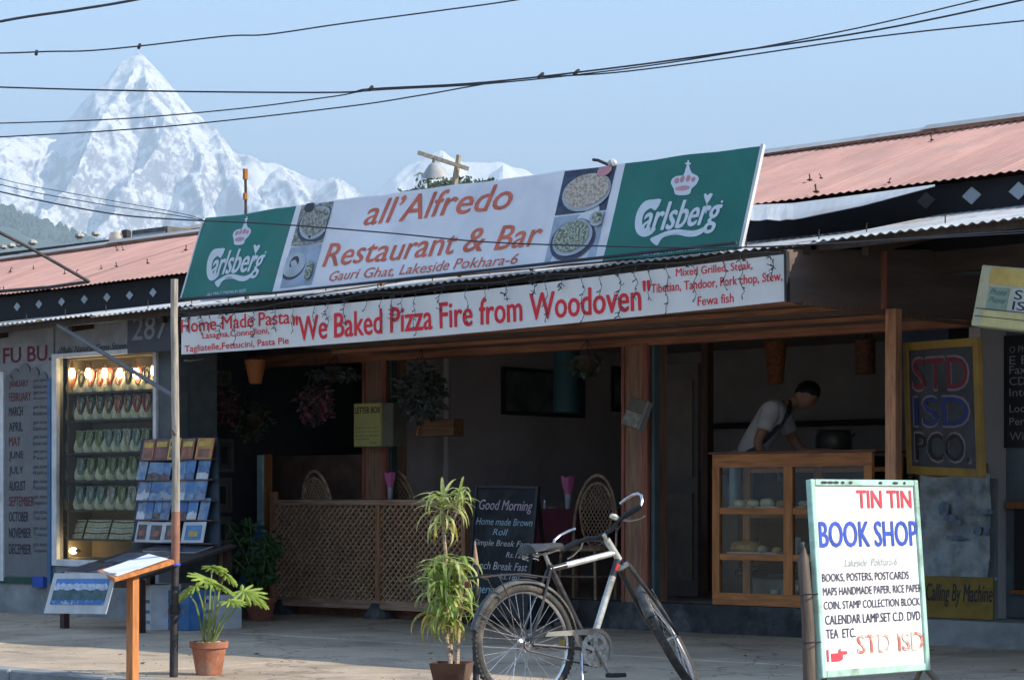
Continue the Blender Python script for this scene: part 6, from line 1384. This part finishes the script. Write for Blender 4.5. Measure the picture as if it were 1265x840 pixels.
def wheel(c, M, lab):
    wt = bpy.data.objects.new('wheel', None); COL.objects.link(wt); wt.parent = bk; wt.matrix_basis = Matrix.Translation(c) @ M
    def ring(r, prof_r, y=0, nn=56): return [(r * math.cos(2 * math.pi * i / nn), y, r * math.sin(2 * math.pi * i / nn)) for i in range(nn)]
    mb = MB(); mb.tube(ring(RW - .024, 0), .0245, n=10, closed=True)
    nk_ = 74
    for i in range(nk_):
        a = 2 * math.pi * i / nk_
        for s in (-1, 1):
            b = a + (s * .02); cc = Vector((math.cos(b) * (RW - .004), s * .010, math.sin(b) * (RW - .004))); d = Vector((-math.sin(b), 0, math.cos(b)))
            mb.bar(cc - d * .009, cc + d * .009, .014, .009, up=Vector((math.cos(b), 0, math.sin(b))))
    mb.build('tyre', m_rubber, wt, local=True)
    vs = []; pr_ = [(RW - .045, -.013), (RW - .036, -.015), (RW - .036, .015), (RW - .045, .013), (RW - .054, .006), (RW - .054, -.006)]; nn = 56
    for i in range(nn):
        a = 2 * math.pi * i / nn
        for r, y in pr_: vs.append((r * math.cos(a), y, r * math.sin(a)))
    m2 = MB(); m2.sm = True; m2.add(vs, [(i * 6 + k, i * 6 + (k + 1) % 6, ((i + 1) % nn) * 6 + (k + 1) % 6, ((i + 1) % nn) * 6 + k) for i in range(nn) for k in range(6)]).build('rim', mat('bright_rim', (.66, .67, .68), rough=.25, metal=.9, var=.15, scale=20), wt, local=True)
    MB().lathe([(.012, -.05), (.016, -.036), (.03, -.034), (.03, -.030), (.014, -.026), (.013, .026), (.03, .03), (.03, .034), (.016, .036), (.012, .05)], n=16, M=Matrix.Rotation(R(90), 3, 'X')).build('hub', m_chrome, wt, local=True)
    spk = None
    for i in range(36):
        s = 1 if i % 2 else -1; a = 2 * math.pi * i / 36; b = a + (.95 if (i // 2) % 2 else -.95)
        p = Vector((.029 * math.cos(b), s * .032, .029 * math.sin(b))); q = Vector(((RW - .05) * math.cos(a), 0, (RW - .05) * math.sin(a)))
        if spk is None: spk = MB().tube([(0, 0, 0), (0, 0, 1)], .0017, n=5).build('spoke', m_chrome, wt, local=True); o = spk
        else: o = spk.copy(); COL.objects.link(o); o.parent = wt
        d = q - p; o.matrix_basis = Matrix.Translation(p) @ d.to_track_quat('Z', 'Y').to_matrix().to_4x4() @ Matrix.Diagonal((1, 1, d.length, 1))
    MB().bar((RW - .075, .0, .02), (RW - .075, .006, -.02), .02, .03).build('reflector', mat('amber_reflector', (.4, .3, .08), rough=.2), wt, local=True) if lab == 'r' else None
    return wt
wheel(RH, Matrix.Identity(4), 'r')
STEER = R(50)
Fpt = HB
SM = Matrix.Translation(Fpt) @ Matrix.Rotation(STEER, 4, ax) @ Matrix.Translation(-Fpt)
wf = wheel(FHu, Matrix.Identity(4), 'f'); wf.matrix_basis = SM @ wf.matrix_basis
CR = HB + (FHu - HB).normalized() * .06
def FS(mb, name, m, par=bk): return mb.xf(SM).build(name, m, par, local=True)
for s in (-1, 1): FS(MB().tube([CR + Vector((0, s * .03, 0)), CR.lerp(FHu, .5) + Vector((-.01, s * .05, 0)), FHu + Vector((0, s * .056, 0))], [.014, .012, .008], n=9), 'fork_blade', m_fr_b)
FS(MB().tube([CR + Vector((0, -.035, .0)), CR + Vector((0, .035, .0))], .017, n=9), 'fork_crown', m_chrome)
def guard(c, a0, a1, name, par_M=None, r=RW + .022):
    vs = []; n = 26
    for i in range(n + 1):
        a = a0 + (a1 - a0) * i / n
        for (dr, y) in ((-.016, -.030), (0, -.020), (.006, 0), (0, .020), (-.016, .030)): vs.append(c + Vector(((r + dr) * math.cos(a), y, (r + dr) * math.sin(a))))
    vs2 = [v + (c - v).normalized() * .003 for v in vs]; N = len(vs)
    fs = [(i * 5 + k, (i + 1) * 5 + k, (i + 1) * 5 + k + 1, i * 5 + k + 1) for i in range(n) for k in range(4)]
    fs += [tuple(N + q for q in f[::-1]) for f in fs]
    mb = MB(); mb.sm = True; mb.add(vs + vs2, fs)
    if par_M: mb.xf(par_M)
    return mb.build(name, m_guard, bk, local=True)
guard(RH, R(10), R(165), 'rear_mudguard'); guard(FHu, R(50), R(165), 'front_mudguard', SM)
for s in (-1, 1):
    T_([RH + Vector((0, s * .06, 0)), RH + Vector(((RW + .02) * math.cos(R(150)), s * .03, (RW + .02) * math.sin(R(150))))], .0025, m_chrome, 'mudguard_stay', n=5)
    FS(MB().tube([FHu + Vector((0, s * .06, 0)), FHu + Vector(((RW + .02) * math.cos(R(75)), s * .03, (RW + .02) * math.sin(R(75))))], .0025, n=5), 'mudguard_stay', m_chrome)
# handlebar
top = HT + ax * .035
hm = lambda f, l, u: top + Vector((f, l, u))
FS(MB().tube([HT, HT + ax * .045], .012, n=9).tube([HT + ax * .035, hm(.035, 0, .015)], .013, n=9), 'stem', m_chrome)
hp_ = [hm(.03, 0, .02)]
for s in (-1, 1):
    FS(MB().tube([hm(.035, 0, .02), hm(.035, s * .05, .022), hm(.03, s * .10, .045), hm(.02, s * .17, .052), hm(.005, s * .265, .05)], .0125, n=9), 'handlebar', m_black)
    FS(MB().tube([hm(.022, s * .15, .052), hm(.006, s * .255, .05)], .018, n=10), 'grip', m_black)
    be = smooth2([(.004, .262, .05), (.02, .285, .085), (.06, .275, .135), (.11, .22, .165), (.14, .15, .165)], 1, closed=False) if False else [(.004, .262, .05), (.01, .282, .075), (.03, .29, .11), (.06, .275, .14), (.09, .24, .158), (.12, .19, .165), (.14, .15, .163)]
    FS(MB().tube([hm(a, s * b, c) for a, b, c in be], .0085, n=8), 'bar_end', m_chrome)
    FS(MB().tube([hm(.035, s * .13, .045), hm(.05, s * .16, .02), hm(.045, s * .22, .0), hm(.035, s * .255, -.002)], [.009, .007, .0055, .006], n=6), 'brake_lever', m_chrome)
    FS(MB().tube([hm(.04, s * .13, .04), hm(.12, s * .12, .06), hm(.13, s * .05, .02), hm(.07, s * .02, -.07), HB + Vector((.05, 0, -.03))], .0038, n=5), 'brake_cable', m_cable)
FS(MB().lathe([(.006, 0), (.028, .004), (.032, .02), (.018, .032), (.002, .036)], c=hm(.03, -.085, .065), n=14, M=Matrix.Rotation(R(50), 3, 'X')), 'bell', mat('cream_bell', (.62, .58, .48), rough=.3, metal=.3))
# chain set
my = lambda p, y: Vector(p) + Vector((0, y, 0))
Rc = .095
mb = MB(); nn = 40
vs = []
for i in range(nn):
    a = 2 * math.pi * i / nn; k = .005 if i % 2 else 0
    for r, y in ((Rc - .026, -.05), (Rc + k, -.05), (Rc + k, -.055), (Rc - .026, -.055)): vs.append(BB + Vector((r * math.cos(a), y, r * math.sin(a))))
mb.add(vs, [(i * 4 + k, i * 4 + (k + 1) % 4, ((i + 1) % nn) * 4 + (k + 1) % 4, ((i + 1) % nn) * 4 + k) for i in range(nn) for k in range(4)])
for k in range(5): a = k * 1.2566 + .3; mb.bar(my(BB, -.052), BB + Vector(((Rc - .012) * math.cos(a), -.052, (Rc - .012) * math.sin(a))), .026, .008, up=(0, 1, 0))
mb.build('chainring', m_chrome, bk, local=True)
MB().tube([BB + Vector((Rc * math.cos(a) * 1.02, -.047, Rc * math.sin(a) * 1.02)) for a in np.linspace(math.pi / 2, -math.pi / 2, 12)] + [RH + Vector((.035 * math.cos(a), -.047, .035 * math.sin(a))) for a in np.linspace(-math.pi / 2, -3 * math.pi / 2, 10)], .005, n=5, closed=True).build('chain', m_iron, bk, local=True)
cg = MB(); cgo = [(BB.x + .12 * math.cos(a), BB.z + .12 * math.sin(a)) for a in np.linspace(-.6, 1.75, 12)] + [(.12, RW + .065), (.10, RW + .04), (BB.x - .02, BB.z + .085)] + [(BB.x + .098 * math.cos(a), BB.z + .098 * math.sin(a)) for a in np.linspace(1.6, -.6, 10)]
cg.poly(cgo, -.062, -.058).build('chain_guard', mat('dull_steel_guard', (.30, .29, .26), rough=.45, metal=.6, dirt=(.18, .15, .12), dscale=9), bk, local=True)
for s, a in ((-1, R(-62)), (1, R(118))):
    e = BB + Vector((.165 * math.cos(a), s * .075, .165 * math.sin(a))); MB().bar(BB + Vector((0, s * .07, 0)), e, .013, .022, up=(0, 1, 0)).build('crank', m_chrome, bk, local=True)
    MB().box(e.x - .045, e.x + .045, e.y + (s * .015 if s > 0 else -.10), e.y + (.10 if s > 0 else -.015), e.z - .012, e.z + .012, b=.004).build('pedal', m_black, bk, local=True)
# rack, stand, dynamo bits
for s in (-1, 1):
    T_([Vector((.14, s * .05, .70)), Vector((-.05, s * .06, .725)), Vector((-.32, s * .06, .71))], .005, m_iron, 'rack_rail', n=6)
    T_([Vector((-.20, s * .06, .715)), RH + Vector((-.005, s * .062, .02))], .0045, m_iron, 'rack_strut', n=6)
T_([Vector((-.32, -.06, .71)), Vector((-.36, 0, .705)), Vector((-.32, .06, .71))], .005, m_iron, 'rack_end', n=6)
for x in (-.25, -.12, .0): T_([Vector((x, -.06, .722)), Vector((x, .06, .722))], .004, m_iron, 'rack_bar', n=6)
MB().box(-.375, -.36, -.02, .02, .655, .69, b=.004).build('rear_lamp', mat('dull_red_lens', (.16, .02, .02), rough=.3), bk, local=True)
T_([Vector((.36, -.04, .28)), Vector((.30, -.12, .13)), Vector((.28, -.17, .012))], [.011, .010, .012], m_chrome, 'kickstand')

# ================================================================ PLANTS IN FRONT
def pot(t, c, r0, r1, h_, m, rim=True, n=26):
    pr = [(r0, 0), (r0 * 1.02, .005), (r1 * .95, h_ * .80), (r1 * 1.06, h_ * .81), (r1 * 1.08, h_), (r1 * .96, h_), (r1 * .93, h_ * .9)]
    MB().lathe(pr, c=c, n=n, cap=False).build('pot', m, t)
    MB().lathe([(r1 * .93, h_ * .88), (.001, h_ * .9)], c=c, n=n, cap=False).build('soil', mat('soil', (.06, .045, .03), rough=1, bump=.8, bscale=60), t)
    MB().lathe([(.001, .004), (r0, .004)], c=c, n=n, cap=False).build('pot_base', m, t)
m_phil = L_('philodendron_leaf', (.32, .43, .08), rough=.4, var=.25, back=.45); m_stem = L_('green_stem', (.20, .26, .08), back=0)
c = PGND(258, 832.5)
t = thing('potted_plant', 'terracotta pot with split leaf philodendron standing in sun beside the pole', 'potted plant', c)
pot(t, c, .082, .118, .215, m_terra)
for i in range(9): a = i * .7; p = c + Vector((.07 * math.cos(a), .07 * math.sin(a), .2)); MB().lathe([(.012, -.01), (.02, 0), (.012, .012), (.002, .016)], c=p, n=6).build('pebble', mat('pale_pebble', (.5, .47, .42)), t)
def lobed(sz):
    """deeply cut leaf, length along +x"""
    mb = MB(); 
    def lobe(a, l, w_, ox):
        d = Vector((math.cos(a), math.sin(a), 0)); e = Vector((-d.y, d.x, 0)); o = Vector((ox, 0, 0)); pts = []
        cross = [(0, .012), (.25, w_ * .7), (.5, w_), (.62, w_ * .75), (.78, w_ * .9), (1, .002)]
        base = len(mb.v)
        for f, w2 in cross:
            z = -.35 * (f * l) ** 2 / sz + .0; m_ = o + d * (f * l)
            pts += [m_ + e * w2 + Vector((0, 0, z - .008 * sz)), m_ + Vector((0, 0, z + .006)), m_ - e * w2 + Vector((0, 0, z - .008 * sz))]
        fs = []
        for i in range(len(cross) - 1):
            for k in (0, 1): q = i * 3 + k; fs.append((q, q + 1, q + 4, q + 3))
        mb.add(pts, fs)
    for k, (a, l) in enumerate(((0, .5), (.32, .48), (-.32, .48), (.68, .44), (-.68, .44), (1.1, .40), (-1.1, .40), (1.6, .34), (-1.6, .34), (2.15, .26), (-2.15, .26))):
        lobe(a, l * sz, .045 * sz, .06 * sz * math.cos(a) )
    return mb
rnd = random.Random(31)
leafs = [(255, 714, .46, -.05), (243, 724, .34, .06), (268, 722, .40, -.06), (300, 730, .42, .0), (232, 731, .26, .02), (283, 742, .30, -.1), (311, 738, .30, .04), (262, 700, .3, .08), (278, 708, .30, .1)]
for i, (px, py, sz, dt) in enumerate(leafs):
    e = PT(px, py, 14.1 + dt * 1.5); b = c + Vector((rnd.uniform(-.03, .03), rnd.uniform(-.03, .03), .19)); mid = b.lerp(e, .55) + Vector((0, 0, .05 + .05 * rnd.random()))
    MB().tube([b, b.lerp(mid, .5) + Vector((0, 0, .02)), mid, e], [.009, .007, .006, .004], n=6).build('stem', m_stem, t)
    d = (e - c); az = math.atan2(d.y, d.x) + rnd.uniform(-.4, .4)
    lobed(sz * .8).xf(Matrix.Translation(e) @ Matrix.Rotation(az, 4, 'Z') @ Matrix.Rotation(rnd.uniform(.1, .6), 4, 'Y') @ Matrix.Rotation(rnd.uniform(-.5, .5), 4, 'X')).build('leaf', m_phil, t)
# shaded potted shrub
c = PGND(322, 766.5)
t = thing('potted_plant', 'reddish pot with leafy green shrub in shade left of the lattice', 'potted plant', c)
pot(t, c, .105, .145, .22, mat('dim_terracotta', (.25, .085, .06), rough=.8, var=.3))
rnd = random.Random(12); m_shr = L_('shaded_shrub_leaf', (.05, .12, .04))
for i in range(16):
    a = rnd.uniform(0, 6.28); e = c + Vector((rnd.uniform(-.34, .22), rnd.uniform(-.2, .2), rnd.uniform(.45, 1.02))); b = c + Vector((0, 0, .2)); mid = b.lerp(e, .5) + Vector((rnd.uniform(-.05, .05), 0, .06))
    MB().tube([b, mid, e], [.007, .005, .003], n=5).build('stem', m_stem, t)
    for k in range(11):
        f = .3 + .7 * k / 10; p = b.lerp(mid, f * 2) if f < .5 else mid.lerp(e, f * 2 - 1)
        leafcloud(MB(), 3, p, (.05, .05, .04), .10, rnd).build('leaf_sprig', m_shr, t)
# striped dracaena
m_dr = [L_('striped_leaf_a', (.52, .60, .14), rough=.4, col2=(.72, .74, .36), stretch=(14, 14, 1), scale=4, back=.45), L_('striped_leaf_b', (.36, .50, .10), rough=.4, col2=(.60, .65, .24), stretch=(14, 14, 1), scale=4, back=.45), L_('yellowing_leaf', (.55, .38, .07), rough=.5, back=.45), L_('green_strap_leaf', (.24, .40, .07), rough=.4, col2=(.38, .50, .13), back=.45)]
c = PGND(558, 862)
t = thing('potted_plant', 'brown square pot with tall striped dracaena beside the bicycle rear wheel', 'potted plant', c)
pw_, ph_ = .095, .205
vs = []
for z, r in ((0, pw_ * .72), (ph_, pw_ * 1.12), (ph_, pw_ * .98), (.03, pw_ * .6)):
    for a in range(4): an = math.pi / 4 + a * math.pi / 2 + .5; vs.append(c + Vector((r * 1.414 * math.cos(an), r * 1.414 * math.sin(an), z)))
MB().add(vs, [(i * 4 + k, i * 4 + (k + 1) % 4, (i + 1) * 4 + (k + 1) % 4, (i + 1) * 4 + k) for i in range(3) for k in range(4)] + [(3, 2, 1, 0), (12, 13, 14, 15)]).build('pot', mat('brown_glazed_pot', (.13, .055, .03), rough=.3, var=.3, dirt=(.25, .14, .08), dscale=7), t)
MB().lathe([(.08, 0), (.001, .01)], c=c + Vector((0, 0, ph_ - .03)), n=14, cap=False).build('soil', mat('soil', ()), t)
TC = 12.55
trunks = [[c + Vector((.0, 0, .16)), PT(552, 790, TC), PT(548, 720, TC), PT(551, 690, TC), PT(548, 655, TC), PT(546, 628, TC)], [c + Vector((.03, .01, .16)), PT(566, 790, TC), PT(569, 740, TC), PT(566, 710, TC)], [c + Vector((-.02, .01, .16)), PT(557, 795, TC + .05), PT(556, 740, TC + .05)]]
for tr in trunks: MB().tube(tr, [.014, .012, .012, .011, .010, .009][:len(tr)], n=8).build('trunk', mat('ringed_trunk', (.36, .27, .19), rough=.8, var=.35, scale=6, stretch=(1, 1, 18)), t)
def strap(L_, w_, droop, curl):
    pts = []; n = 7
    for i in range(n + 1):
        f = i / n; ang = curl - droop * f
        pts.append((f, ang))
    x = z = 0; vs = []
    for i, (f, ang) in enumerate(pts):
        if i: x += L_ / n * math.cos(ang); z += L_ / n * math.sin(ang)
        ww = w_ * (1 - f ** 2.5) * (.55 + .45 * min(1, f * 4)) + .001
        vs += [(x, -ww, z + ww * .35), (x, 0, z), (x, ww, z + ww * .35)]
    return MB().add(vs, [(i * 3 + k, i * 3 + k + 1, i * 3 + 4 + k, i * 3 + 3 + k) for i in range(n) for k in (0, 1)])
protos = {}
rnd = random.Random(77)
def leaf(p, az, v, mi, s):
    key = (v, mi)
    if key not in protos:
        L0, dr, cu = [(.24, 1.5, .9), (.26, 2.2, .7), (.22, 2.8, .4), (.25, 1.0, 1.2), (.27, 2.6, 1.0)][v]
        o = strap(L0, .0125, dr, cu).build('leaf', m_dr[mi], t, local=True, smooth=True); protos[key] = o
    else: o = protos[key].copy(); COL.objects.link(o); o.parent = t
    o.matrix_basis = chain(t).inverted() @ Matrix.Translation(p) @ Matrix.Rotation(az, 4, 'Z') @ Matrix.Rotation(rnd.uniform(-.15, .15), 4, 'X') @ Matrix.Scale(s, 4)
for i in range(44):                                # top crown
    f = rnd.random(); p = PT(546 + 2 * f, 650 - 38 * f, TC)
    leaf(p, rnd.uniform(0, 6.28), rnd.choice([0, 0, 3, 1]) if f > .4 else rnd.choice([2, 1, 2]), rnd.choice([0, 0, 1]) if f > .25 else rnd.choice([2, 2, 0]), rnd.uniform(.65, .95))
for i in range(22): p = PT(569 - rnd.random() * 3, 628 - rnd.random() * 20, TC - .06); leaf(p, rnd.uniform(0, 6.28), rnd.choice([0, 1, 3]), rnd.choice([0, 1]), rnd.uniform(.45, .75))
MB().tube([PT(549, 660, TC), PT(560, 645, TC - .03), PT(568, 620, TC - .06)], .007, n=6).build('branch', mat('ringed_trunk', ()), t)
for i in range(215):                               # lower mass
    f = rnd.random(); px = rnd.choice([544, 552, 563]) + rnd.uniform(-9, 9); p = PT(px, 690 + 85 * f, TC + rnd.uniform(-.09, .09))
    leaf(p, rnd.uniform(0, 6.28), rnd.choice([1, 2, 4, 2, 0]), rnd.choice([1, 3, 1, 3, 0]) if f < .8 else rnd.choice([3, 2, 1]), rnd.uniform(.7, 1.08))
# pointed dark stake
b = PGND(588, 858); 
stk = thing('stake', 'dark upright stake with bare pointed tip between the plant and bicycle', 'stake', b)
MB().tube([b, PT(587.5, 780, 12.75), PT(588, 697, 12.75)], [.018, .019, .017], n=9).build('dark_shaft', m_iron, stk)
MB().tube([PT(588, 697, 12.75), PT(587.5, 688, 12.75), PT(586.5, 668, 12.75)], [.0172, .013, .003], n=9).build('bare_tip', mat('bare_tip_wood', (.45, .27, .20), rough=.7), stk)
MB().tube([PT(583, 790, 12.72), PT(588, 785, 12.72), PT(594, 783, 12.72)], .006, n=5).build('wire_tie', m_cable, stk)

# ================================================================ OVERHEAD
q = PT(563, 236, 21)
lp = thing('lamp_post', 'weathered wooden post with crossbar and hanging lamp behind the banner', 'lamp', (q.x, q.y, 3.3))
m_pp = WD('pale_post', (.34, .30, .22))
MB().tube([(q.x - .03, q.y, 3.3), PT(560, 236, 21), PT(567, 192, 21)], [.035, .032, .026], n=9).build('post', m_pp, lp)
MB().bar(PT(516, 188.5, 20.9), PT(579, 209, 20.95), .035, .035).build('crossbar', WD('grey_bar', (.26, .24, .19), stretch=(.6, 6, 6)), lp)
s_ = PT(537, 211, 20.85); MB().tube([PT(536, 196, 20.9), PT(535, 205, 20.87)], .014, n=7).build('lamp_stem', m_iron, lp)
MB().lathe([(.03, .075), (.05, .06), (.085, .02), (.135, -.055), (.13, -.055), (.08, .012), (.028, .06)], c=s_, n=24, M=Matrix.Rotation(R(14), 3, 'X') @ Matrix.Rotation(R(5), 3, 'Y')).build('lamp_shade', mat('grey_enamel', (.34, .34, .33), rough=.4, dirt=(.22, .2, .17)), lp)
q = PT(303, 270, 27)
th = thing('thin_pole', 'thin distant pole with rusty top rising against the snow mountain', 'pole', (q.x, q.y, 3.0))
MB().tube([(q.x, q.y, 3.0), PT(303.5, 240, 27), PT(303, 209, 27)], .018, n=7).build('shaft', m_iron, th)
MB().tube([PT(303, 222, 27), PT(303, 209, 27)], .034, n=7).build('rusty_top', mat('rusty_orange', (.36, .15, .04), rough=.9), th); MB().tube([PT(303, 247, 27), PT(303, 239, 27)], .03, n=7).build('rusty_joint', mat('rusty_orange', ()), th)
def cable(label, pts, t0, t1, r, name='cable'):
    n = len(pts); P_ = []
    sm = smooth2(pts, 6, closed=False) + [pts[-1]]
    for i, (x, y) in enumerate(sm): P_.append(PT(x, y, t0 + (t1 - t0) * (x + 100) / 1500))
    a, b = P_[0] - P_[3], P_[-1] - P_[-4]
    P_ = ([P_[0] + a.normalized() * 16] if pts[0][0] < -50 else []) + P_ + ([P_[-1] + b.normalized() * 16] if pts[-1][0] > 1280 or pts[-1][1] < 0 else [])      # on to the next poles, out of view
    tag(MB().tube(P_, r * .6, n=6).build(name, m_cable), label, 'cable', 'overhead cables')
cable('thick cable crossing the top left corner of the sky', [(-160, 62), (0, 27), (90, 13), (168, 0), (300, -28)], 12, 12, .0125)
cable('cable rising from left to leave at the top centre of the sky', [(-100, 66), (0, 66), (60, 64), (110, 63), (175, 57), (280, 45), (330, 43), (420, 30), (540, 14), (640, 0), (760, -22)], 13, 12, .0075)
cable('nearly level upper cable crossing the snow peak', [(-100, 103), (0, 108), (200, 113), (415, 114.5), (460, 110), (600, 102), (760, 84), (900, 65), (1080, 38), (1265, 0), (1400, -30)], 13, 10, .0080)
cable('middle cable crossing the mountain shoulder and joining the others', [(-100, 155), (0, 152.5), (150, 147), (300, 134), (415, 119), (460, 112), (600, 104), (760, 87), (900, 66), (1060, 35), (1210, 0), (1300, -22)], 13.2, 10.1, .0062)
cable('lower cable crossing the mountain and running to the right edge', [(-100, 174), (0, 169.5), (200, 157), (420, 133), (520, 118), (640, 98), (760, 90), (900, 72), (1080, 46), (1265, 26), (1400, 12)], 13.4, 10.3, .0066)
cable('cable sagging over the left roof and across the big banner', [(-120, 205), (0, 237), (130, 263), (215, 271), (340, 277), (480, 288), (600, 299), (740, 304), (900, 306), (1040, 300), (1160, 292), (1400, 276)], 12.0, 10.6, .0065)
cable('thin cable fanning to the banner corner, middle one', [(-120, 190), (0, 228), (110, 250), (215, 266), (250, 272)], 12.3, 12.7, .0042)
cable('thin cable fanning to the banner corner, topmost one', [(-120, 182), (0, 221), (110, 243), (215, 262), (250, 271)], 12.5, 12.8, .0034)
cable('thin cable running beneath the right awning edge', [(940, 306), (1060, 299), (1210, 291), (1400, 280)], 11.8, 11.0, .005)
# connector sleeves where the cables are tied
for i, (px, py, tt) in enumerate(((458, 110, 12.0), (668, 94, 11.5), (712, 90, 11.4), (45, 66, 12.9), (172, 58, 12.8))):
    q = PT(px, py, tt); tag(MB().tube([q - Vector((.03, -.02, 0)), q + Vector((.03, -.02, .004))], .010, n=6).build('cable_clip', m_cable), ['cable clip in mid sky where three cables meet', 'cable clip above the banner name, left of a pair', 'cable clip above the banner name, right of a pair', 'cable clip near the left edge of the sky', 'cable clip above the snow peak'][i], 'clip')
# trees beyond the shops, seen over the banner
rnd = random.Random(19); m_tree = [L_('hazed_leaf_a', (.12, .16, .12), back=.2), L_('hazed_leaf_b', (.17, .21, .15), back=.2)]  # leaf colours lightened, distance haze put into them
for i, (px, py, r) in enumerate(((532, 246, .5), (549, 240, .7), (572, 238, .8), (596, 240, .6))):
    e = PT(px, py, 62); g = Vector((e.x, e.y, -.13))
    tt = thing('tree', '%s bushy green tree from the left rising behind the banner beside the lamp post' % ordn[i], 'tree', g, group='trees behind the banner')
    MB().tube([g, g.lerp(e, .6) + Vector((.2, 0, 0)), e - Vector((0, 0, r * .5))], [.22, .16, .06], n=7).build('trunk', m_bark, tt)
    for k in range(5): a = k * 1.26; MB().tube([g.lerp(e, .6), e + Vector((math.cos(a) * r * .8, math.sin(a) * r * .8, -r * .6))], [.07, .02], n=5).build('limb', m_bark, tt)
    for k in (0, 1):
        mb = MB()
        for _ in range(7):
            cc = e + Vector((rnd.uniform(-1, 1) * r, rnd.uniform(-1, 1) * r, rnd.uniform(-1.3, .45) * r)); leafcloud(mb, 110, cc, (r * .55, r * .55, r * .45), .2, rnd)
        tag(mb.build('crown', m_tree[k], tt), kind='stuff')
# grit, leaves and scraps on the pavement
rnd = random.Random(91); gm = MB()
for i in range(1100):
    y = 9.0 + rnd.random() ** .8 * 6; a = XP(-40 + rnd.random() * 1350, y); r = rnd.uniform(.002, .007)
    gm.lathe([(r, 0), (r * .8, r * .7), (.0003, r)], c=(a, y, .003), n=5, cap=False)
tag(gm.build('grit', mat('grit', (.28, .23, .18), rough=1, var=.6, scale=3), local=True), 'small stones and grit scattered over the pavement', 'grit', kind='stuff')
sc = MB()
for i in range(70):
    y = 9.1 + rnd.random() * 5.8; a = XP(-20 + rnd.random() * 1300, y); leafcloud(sc, 1, (a, y, .012), (.001, .001, .001), .05, rnd, droop=0)
for k in range(len(sc.v)): v = sc.v[k]; sc.v[k] = (v[0], v[1], max(.004, min(.02, v[2])))
tag(sc.build('fallen_leaves', mat('dry_leaf', (.22, .14, .06), rough=.9, var=.5, scale=3), local=True), 'dry fallen leaves scattered over the pavement', 'fallen leaves', kind='stuff')
